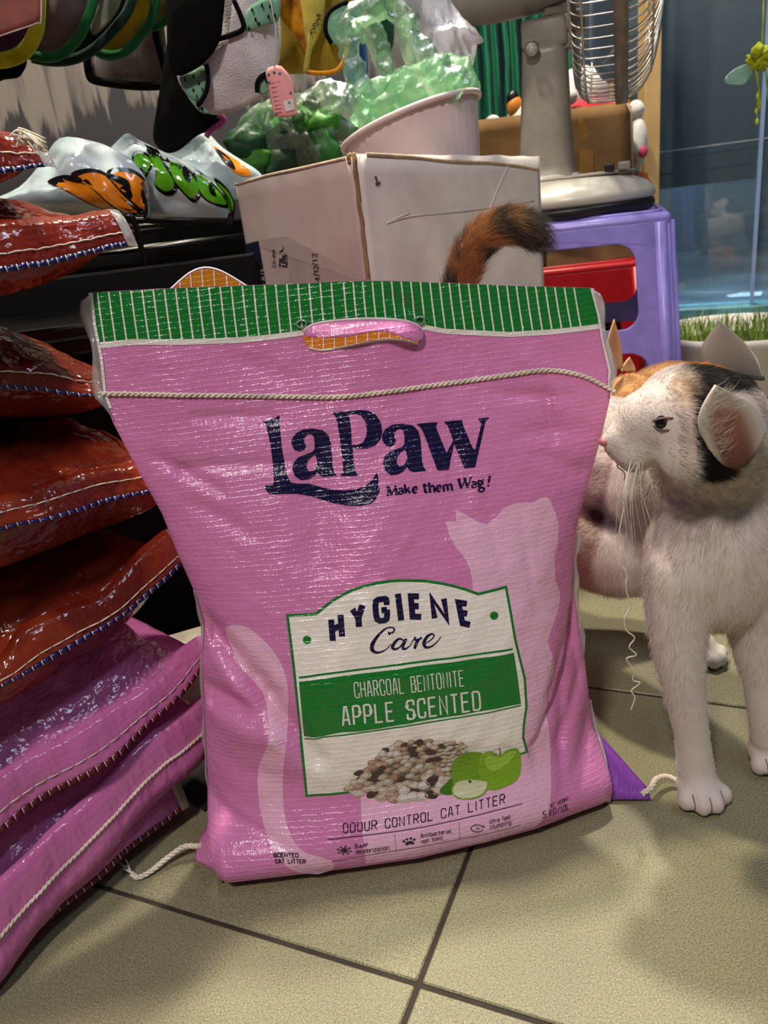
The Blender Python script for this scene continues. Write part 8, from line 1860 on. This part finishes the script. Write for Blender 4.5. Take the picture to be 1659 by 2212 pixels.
def fur(name, o, parent, n, colfn, flowfn, lenfn, rad=.00011, lift=.42, keep=None, K=5, seed=0):
    me = o.data; me.calc_loop_triangles(); nv = len(me.vertices); co = np.empty(nv*3); me.vertices.foreach_get('co', co); co = co.reshape(-1, 3)
    no = np.empty(nv*3); me.vertices.foreach_get('normal', no); no = no.reshape(-1, 3)
    tr = np.empty(len(me.loop_triangles)*3, int); me.loop_triangles.foreach_get('vertices', tr); tr = tr.reshape(-1, 3)
    g = np.random.default_rng(seed)
    A = np.linalg.norm(np.cross(co[tr[:, 1]]-co[tr[:, 0]], co[tr[:, 2]]-co[tr[:, 0]]), axis=1)
    ct = co[tr].mean(1)
    if keep is not None: A = A*keep(ct, no[tr].mean(1))
    idx = g.choice(len(tr), n, p=A/A.sum()); b = g.random((n, 2)); f = b.sum(1) > 1; b[f] = 1-b[f]; w3 = np.stack([1-b.sum(1), b[:, 0], b[:, 1]], 1)
    P = (co[tr[idx]]*w3[..., None]).sum(1); Nn = (no[tr[idx]]*w3[..., None]).sum(1); Nn /= np.linalg.norm(Nn, axis=1, keepdims=True)+1e-9
    Fl = flowfn(P); Fl = Fl-Nn*(Fl*Nn).sum(1, keepdims=True); Fl /= np.linalg.norm(Fl, axis=1, keepdims=True)+1e-9
    Lh = lenfn(P)*g.uniform(.65, 1.2, n); jit = g.normal(0, .22, (n, 3))
    cl = np.stack([fbm(P, 90, k, 2) for k in (1, 2, 3)], 1)*.32
    D = Fl*(1-lift)+Nn*lift+jit*.5+cl; D /= np.linalg.norm(D, axis=1, keepdims=True)
    D2 = Fl+Nn*.05+jit*.6+cl+np.array([0, 0, -.12]); D2 /= np.linalg.norm(D2, axis=1, keepdims=True)
    pts = []
    for k in range(K):
        t = k/(K-1); pts.append(P-Nn*.0006+(D*(t-.5*t*t)+D2*.5*t*t)*Lh[:, None])
    pts = np.stack(pts, 1)
    hc = bpy.data.hair_curves.new(name); hc.add_curves([K]*n)
    hc.attributes['position'].data.foreach_set('vector', pts.astype(np.float32).ravel())
    ra = hc.attributes.get('radius') or hc.attributes.new('radius', 'FLOAT', 'POINT')
    rr = rad*np.interp(np.linspace(0, 1, K), [0, .4, 1], [1, .9, .15]); ra.data.foreach_set('value', np.tile(rr, n).astype(np.float32))
    ca = hc.attributes.new('fur_colour', 'FLOAT_COLOR', 'CURVE'); c = np.ones((n, 4)); c[:, :3] = np.clip(colfn(P)*g.uniform(.86, 1.10, (n, 1)), 0, 1); ca.data.foreach_set('color', c.astype(np.float32).ravel())
    hc.materials.append(furm); h = bpy.data.objects.new(name, hc); link(h, parent); h['kind'] = 'stuff'; return h
WH = np.array(srgb(212, 200, 194)[:3]); BK = np.array(srgb(16, 14, 16)[:3]); OR = np.array(srgb(206, 138, 62)[:3]); CR = np.array(srgb(222, 190, 152)[:3]); TN = np.array(srgb(150, 104, 66)[:3]); DG = np.array(srgb(70, 58, 48)[:3])
Hc = np.array([.247, .575, .357]); hf = np.array([-.985, -.10, .02]); hf /= np.linalg.norm(hf); hn = np.array([.10, -.985, 0]); hn /= np.linalg.norm(hn); hu = np.cross(hn, hf); hu = hu if hu[2] > 0 else -hu
H_ = lambda f, n, u: Hc+hf*f+hn*n+hu*u
HM = np.stack([hf, hn, hu], 1)
ss = lambda x, a, b: np.clip((x-a)/(b-a), 0, 1)
def blend(c, k, d): return c*(1-k[:, None])+np.asarray(d)*k[:, None]
tailP = np.array([(.125, .95, .29), (.113, .955, .36), (.116, .935, .42), (.126, .915, .462), (.146, .905, .492), (.170, .897, .503), (.192, .889, .498), (.205, .880, .487)])
def calico(P):
    P = np.asarray(P); c = np.tile(WH, (len(P), 1)); L = (P-Hc) @ HM; f, n, u = L.T
    wob = .006*np.array([mnoise.noise(Vector(p)*55) for p in P])
    head = ss(.11-np.linalg.norm(L, axis=1), -.01, .01)
    # cream forehead smudge, black cheek-to-ear patch, black crown with an orange stripe
    c = blend(c, .75*head*ss(.016-np.linalg.norm(L-np.array([.012, .022, .030]), axis=1)+wob, -.006, .006), CR)
    band = ss(.0130-np.abs(f-.003+wob)-np.clip(-u-.028, 0, 1)*.5, -.002, .002)*ss(n, -.012, -.004)*ss(u, -.048, -.040)
    low = ss(.020-np.linalg.norm((L-np.array([-.004, .040, -.024]))*np.array([1.15, .5, .75]), axis=1)+wob, -.003, .003)
    crown = ss(-f+.006+wob, -.004, .002)*ss(u, .022, .028)*ss(n, -.018, -.012)
    c = blend(c, head*np.clip(band*ss(.03-np.abs(u-.006), -.01, .01)+low+crown, 0, 1), BK)
    c = blend(c, head*ss(-f+wob, -.006, .002)*ss(u, .032, .036)*ss(-n+.004+wob, 0, .004)*ss(n+.024, 0, .004), OR)
    nape = ss(.05-np.linalg.norm((P-np.array([.315, .625, .372]))*np.array([1, 1, 1.3]), axis=1)+wob, -.004, .004); c = blend(c, nape, BK)
    c = blend(c, ss(.020-np.linalg.norm(P-np.array([.300, .625, .388]), axis=1)+wob, -.004, .004), OR)
    # flank patch, tail
    c = blend(c, ss(.040-np.linalg.norm(P-np.array([.238, .702, .236]), axis=1)+wob, -.005, .005), BK)
    c = blend(c, .6*ss(.05-np.linalg.norm(P-np.array([.20, .72, .18]), axis=1)+wob, -.02, .01), TN)  # soft tan puts the belly's shade into the fur colour
    d = np.linalg.norm(P[:, None]-tailP[None], axis=2).min(1); k = ss(.034-d, 0, .004)*ss(P[:, 1], .86, .865)*ss(P[:, 2], .33, .36)
    str_ = np.array([mnoise.noise(Vector((p[0]*50, p[1]*30, p[2]*45))) for p in P])
    tc_ = blend(np.tile(np.array(srgb(172, 122, 72)[:3]), (len(P), 1)), ss(str_, -.05, .25), DG); tc_ = blend(tc_, ss(P[:, 0], .168, .19), DG*.8); tc_ = blend(tc_, ss(.40-P[:, 2], 0, .02)*.5, CR)
    c = c*(1-k[:, None])+tc_*k[:, None]; return c
cat = thing('calico_cat', 'white calico cat with black and orange patches sniffing the side of the pink bag', 'cat')
B = []
# skull, face, neck
B += [blobVF(H_(0, 0, .002), (.047, .043, .041), rot=HM, sub=4), blobVF(H_(.030, 0, .004), (.032, .028, .026), rot=HM), blobVF(H_(.046, 0, -.010), (.026, .017, .017), rot=HM), blobVF(H_(.060, 0, -.008), (.014, .010, .012), rot=HM), blobVF(H_(.050, .009, -.019), (.015, .012, .012), rot=HM), blobVF(H_(.050, -.009, -.019), (.015, .012, .012), rot=HM),
      blobVF(H_(.044, 0, -.028), (.015, .012, .010), rot=HM), blobVF(H_(.012, .026, -.020), (.026, .018, .022), rot=HM), blobVF(H_(.012, -.026, -.020), (.026, .018, .022), rot=HM), blobVF(H_(-.020, .012, -.018), (.036, .032, .030), rot=HM), blobVF(H_(-.024, .016, .006), (.024, .020, .030), rot=HM)]
B += limb([H_(-.02, 0, -.01), (.282, .60, .325), (.292, .625, .285), (.294, .630, .24)], [.042, .050, .056, .062])
B += limb([(.288, .612, .275), (.282, .606, .235), (.284, .606, .205), (.290, .612, .185)], [.045, .056, .054, .044])
B += limb([(.292, .645, .27), (.272, .70, .262), (.240, .76, .258), (.20, .83, .258), (.150, .90, .255), (.128, .935, .26)], [.066, .070, .074, .074, .068, .045])
B += limb([(.262, .68, .20), (.228, .72, .19), (.20, .79, .20), (.165, .87, .21)], [.048, .058, .058, .05])
# front legs
B += limb([(.252, .588, .215), (.243, .578, .170), (.2445, .566, .116), (.252, .561, .064), (.2545, .557, .030)], [.036, .027, .0195, .0165, .018], 7)
B += limb([(.318, .600, .210), (.322, .598, .150), (.330, .590, .090), (.336, .583, .035)], [.036, .026, .019, .018], 7)
def paw(c, d, w=.0215):
    d = np.array(d, float); d /= np.linalg.norm(d); s = np.array([-d[1], d[0], 0]); c = np.array(c, float); o = [blobVF(c, (w*.95, w*1.05, .0135), sub=3), blobVF(c-d*.004+np.array([0, 0, .008]), (w*.8, w*.85, .012), sub=3)]
    for q, fw, hh in ((-1.5, .010, .0095), (-.52, .0185, .0105), (.52, .0185, .0105), (1.5, .010, .0095)): o.append(blobVF(c+s*q*w*.56+d*fw+np.array([0, 0, -.003]), (.0072, .0095, hh), sub=3)); 
    return o
B += paw((.2555, .549, .0145), (.05, -1, 0)) + paw((.338, .582, .0145), (.1, -1, 0))
# hind leg on the far side, stepping forward
B += limb([(.19, .87, .21), (.235, .86, .16), (.285, .845, .115), (.318, .825, .075), (.332, .800, .040), (.342, .780, .020)], [.060, .052, .036, .024, .018, .017], 7); B += paw((.354, .763, .0135), (.35, -.9, 0), .018)
B += limb([(.135, .88, .22), (.12, .85, .15), (.115, .87, .09), (.115, .86, .03)], [.055, .042, .024, .018], 6); B += paw((.115, .845, .0135), (.1, -1, 0), .018)
B += limb([tuple(p) for p in tailP], [.020, .017, .0165, .017, .0175, .018, .0175, .012], 7)
body = organic('body', B, skinm, cat, .0026, 16); paint(body, calico)
# ears
earp = fur_mat('ear_skin', .7)
def ear(name, tip, b1, b2, mid, depth, curl=.0, nr=14, nc=13, outc=WH, inc=OR, rim=np.array(srgb(196, 132, 108)[:3]), label=None):
    """cupped ear: base arc b1-mid-b2 drawn up to the tip"""
    tip, b1, b2, mid, depth = [np.array(q, float) for q in (tip, b1, b2, mid, depth)]; g = []
    for i in range(nr):
        v = i/(nr-1); row = []
        for j in range(nc):
            u = j/(nc-1); base = (1-u)**2*b1+2*u*(1-u)*mid+u*u*b2; e = b1*(1-u)+b2*u
            row.append(base*(1-v)+tip*v+depth*math.sin(math.pi*u)*(math.sin(v*2.2+.35)*.9)*(1-v*.9)+(e-(b1+b2)/2)*curl*math.sin(v*3.14))
        g.append(row)
    g = np.array(g); o = grid(name, g, earp, cat, solid=.0022)
    n_ = len(o.data.vertices); co = g.reshape(-1, 3); a = o.data.attributes.new('fur_colour', 'FLOAT_COLOR', 'POINT'); c = np.ones((n_, 4)); vv = np.repeat(np.linspace(0, 1, nr), nc); uu = np.tile(np.linspace(0, 1, nc), nr)
    k = np.clip(np.sin(uu*math.pi)*2.2-.7, 0, 1)*np.clip((.90-vv)*4, 0, 1); deep = np.clip(1.05-vv*1.5, 0, 1)[:, None]; c[:, :3] = outc*(1-k[:, None])+(inc*deep+rim*(1-deep))*k[:, None]; a.data.foreach_set('color', c.ravel())
    if label: o['label'] = label
    return o
e1 = ear('ear', (0.2293, 0.496, 0.4036), (0.2311, 0.507, 0.3572), (0.2814, 0.526, 0.3555), (0.2603, 0.516, 0.3097), np.array((.003, .007, .001)), .42, outc=WH*.98, inc=np.array(srgb(92, 40, 32)[:3]), rim=np.array(srgb(178, 112, 90)[:3]), label='cupped near ear with a pinkish inside')
e2 = ear('ear', (0.2974, 0.64, 0.4164), (0.2747, 0.615, 0.3814), (0.327, 0.62, 0.3684), (0.2936, 0.6, 0.3794), np.array((0, -.008, 0)), .35, outc=np.array(srgb(96, 84, 78)[:3]), inc=np.array(srgb(84, 72, 66)[:3]), rim=np.array(srgb(92, 80, 72)[:3]), label='back of the far ear, coloured grey brown for its shade')  # grey brown puts the backlit ear's shade into its colour
from mathutils.bvhtree import BVHTree
_bv = BVHTree.FromPolygons([v.co[:] for v in body.data.vertices], [p.vertices[:] for p in body.data.polygons])
for px_, py_ in ((.2555, .549), (.338, .582)):
    for q in (-1.05, 0, 1.05):
        P = []
        for z in (.0035, .008, .0125, .017, .0205):
            h = _bv.ray_cast(Vector((px_+q*.0120, py_-.08, z)), Vector((0, 1, 0)))[0]
            if h and h[1] < py_+.01: P.append((h[0], h[1]+.0001, h[2]))
        if len(P) > 2: tube('toe_shade_line', spline(P, 3), .0006, mat('toe_gap_shade', srgb(120, 98, 92), .8), cat, 5)  # thin dark strands stand in for the shade between the toes
# eye, nose, mouth, whiskers
ey = thing
V, F = blobVF(H_(.034, .0215, .008), (.0088, .0070, .0078), rot=HM, sub=3); mesh('eye', V, F, mat('cat_eye', srgb(20, 14, 24), .12, spec=.6), cat)['label'] = 'dark eye'
V, F = blobVF(H_(.034, -.0215, .008), (.0088, .0070, .0078), rot=HM, sub=3); mesh('eye', V, F, mat('cat_eye', (0, 0, 0)), cat)
lidm = mat('eyelid_skin', srgb(112, 92, 100), .7)
for sgn in (1, -1):
    P = [H_(.0435, .0215*sgn, .009), H_(.0395, .0278*sgn, .0128), H_(.031, .0296*sgn, .0124), H_(.0245, .0270*sgn, .008)]; tube('eyelid', spline(P, 5), .0010, lidm, cat, 6)
    P = [H_(.0435, .0215*sgn, .008), H_(.0395, .0278*sgn, .0042), H_(.031, .0294*sgn, .0036), H_(.0245, .0270*sgn, .006)]; tube('eyelid', spline(P, 5), .0009, lidm, cat, 6)
V, F = blobVF(H_(.0715, 0, -.0085), (.0034, .0050, .0034), rot=HM, sub=2); mesh('nose', V, F, mat('cat_nose', srgb(196, 112, 116), .4), cat)['label'] = 'pink nose'
tube('mouth', spline([H_(.070, .0005, -.015), H_(.066, .007, -.0215), H_(.060, .0130, -.0235)], 4), .0006, mat('cat_mouth', srgb(160, 118, 116), .7), cat, 6)
wm_ = mat('whisker_white', srgb(232, 226, 220), .3)
for i in range(9):
    r0_ = H_(.052+rng.uniform(-.008, .006), .018, -.018-.004*rng.random()); dd = np.array([rng.uniform(-.025, .012), -.012+rng.uniform(-.01, .01), -.055-.022*rng.random()]); mid_ = r0_+dd*.5+np.array([-.006, -.004, .008]); tube('whisker', spline([r0_, mid_, r0_+dd], 6), np.linspace(.00035, .0001, 13), wm_, cat, 5)
def flow(P):
    L = P-Hc; hd = (np.linalg.norm(L, axis=1) < .085)[:, None]; body_ = np.tile(np.array([-.3, .8, -.25]), (len(P), 1)); leg = np.tile(np.array([0, .05, -1.]), (len(P), 1))
    chest = np.tile(np.array([-.05, .1, -1.0]), (len(P), 1)); Fh = -hf+np.array([0, 0, -.25])
    out = np.where((P[:, 2] < .17)[:, None], leg, np.where((P[:, 1] < .67)[:, None], chest, body_)); out = np.where(hd, Fh+0*out, out)
    d = np.linalg.norm(P[:, None]-tailP[None], axis=2); k = d.argmin(1); tn = np.gradient(tailP, axis=0)[k]; tl = ((d.min(1) < .032) & (P[:, 2] > .33) & (P[:, 1] > .86))[:, None]; return np.where(tl, tn*20, out)
def length(P):
    L = np.linalg.norm((P-Hc)*1, axis=1); f = (P-Hc)@hf; r = np.where(L < .085, np.where(f > .03, .0035, .007), np.where(P[:, 2] < .10, .004, .0085)); d = np.linalg.norm(P[:, None]-tailP[None], axis=2).min(1)
    r = np.where((d < .032) & (P[:, 2] > .33) & (P[:, 1] > .86), .020, r); return np.where(P[:, 2] < .03, .0028, r)
camP = np.array([0, 0, EYE])
fur('fur', body, cat, 90000, calico, flow, length, keep=lambda c, n: (((camP-c)*n).sum(1) > -.35*np.linalg.norm(camP-c, axis=1))*(np.linalg.norm(c-H_(.034, .024, .008), axis=1) > .0095)*(np.linalg.norm(c-H_(.0715, 0, -.008), axis=1) > .006)*(np.linalg.norm((c-np.array([.264, .525, .362]))*np.array([1, .5, 1]), axis=1) > .025)*(1+2.5*(np.linalg.norm(c-Hc, axis=1) < .1)+1.0*(c[:, 2] > .33)*(c[:, 1] > .86)), seed=2)
fur('ear_fur', e1, cat, 170, lambda P: np.tile(WH*.95, (len(P), 1)), lambda P: np.tile(np.array([.5, -.3, .7]), (len(P), 1)), lambda P: np.full(len(P), .012), keep=lambda c, n: c[:, 0] < .246, seed=3, lift=.5)
fur('ear_fur', e2, cat, 3000, lambda P: np.tile(np.array(srgb(104, 90, 82)[:3]), (len(P), 1)), lambda P: np.tile(np.array([0, 0, 1.]), (len(P), 1)), lambda P: np.full(len(P), .0035), seed=4, lift=.3)

# ginger cat lying behind
gc = thing('ginger_cat', 'ginger cat lying behind the calico, only its ear and back showing', 'cat')
G = limb([(.40, 1.10, .20), (.445, 1.12, .205), (.49, 1.13, .19), (.53, 1.14, .17)], [.055, .072, .075, .06])+[blobVF((.375, 1.075, .235), (.045, .045, .042)), blobVF((.352, 1.05, .222), (.022, .022, .018))]
G += limb([(.42, 1.08, .16), (.41, 1.06, .08), (.41, 1.05, .02)], [.04, .028, .022])+limb([(.46, 1.10, .16), (.46, 1.07, .08), (.46, 1.06, .02)], [.045, .03, .022])+limb([(.53, 1.13, .16), (.54, 1.11, .08), (.54, 1.10, .022)], [.055, .04, .024])+limb([(.51, 1.16, .15), (.51, 1.18, .08), (.51, 1.16, .022)], [.05, .04, .024])
gb_ = organic('body', G, skinm, gc, .005, 8); GO = np.array(srgb(206, 156, 104)[:3])
gcol = lambda P: blend(np.tile(GO, (len(P), 1)), ss(np.sin(P[:, 0]*120+P[:, 1]*60), .4, 1)*.4, np.array(srgb(150, 84, 34)[:3])); paint(gb_, gcol)
e3 = ear('ear', (0.3469, 1.065, 0.3574), (0.3287, 1.06, 0.29), (0.3618, 1.075, 0.2862), (0.3437, 1.06, 0.2848), np.array((.004, .010, 0)), .2, outc=np.array(srgb(214, 168, 116)[:3]), inc=np.array(srgb(206, 150, 110)[:3])); e3.parent = gc
e4 = ear('ear', (0.3804, 1.1, 0.2946), (0.3649, 1.09, 0.2782), (0.3886, 1.1, 0.2733), (0.3756, 1.09, 0.2769), np.array((.004, .008, 0)), .2, outc=np.array(srgb(222, 190, 140)[:3]), inc=np.array(srgb(206, 170, 120)[:3])); e4.parent = gc
fur('fur', gb_, gc, 16000, gcol, lambda P: np.tile(np.array([.8, .3, -.1]), (len(P), 1)), lambda P: np.full(len(P), .009), rad=.00016, keep=lambda c, n: ((camP-c)*n).sum(1) > -.2*np.linalg.norm(camP-c, axis=1), seed=5)
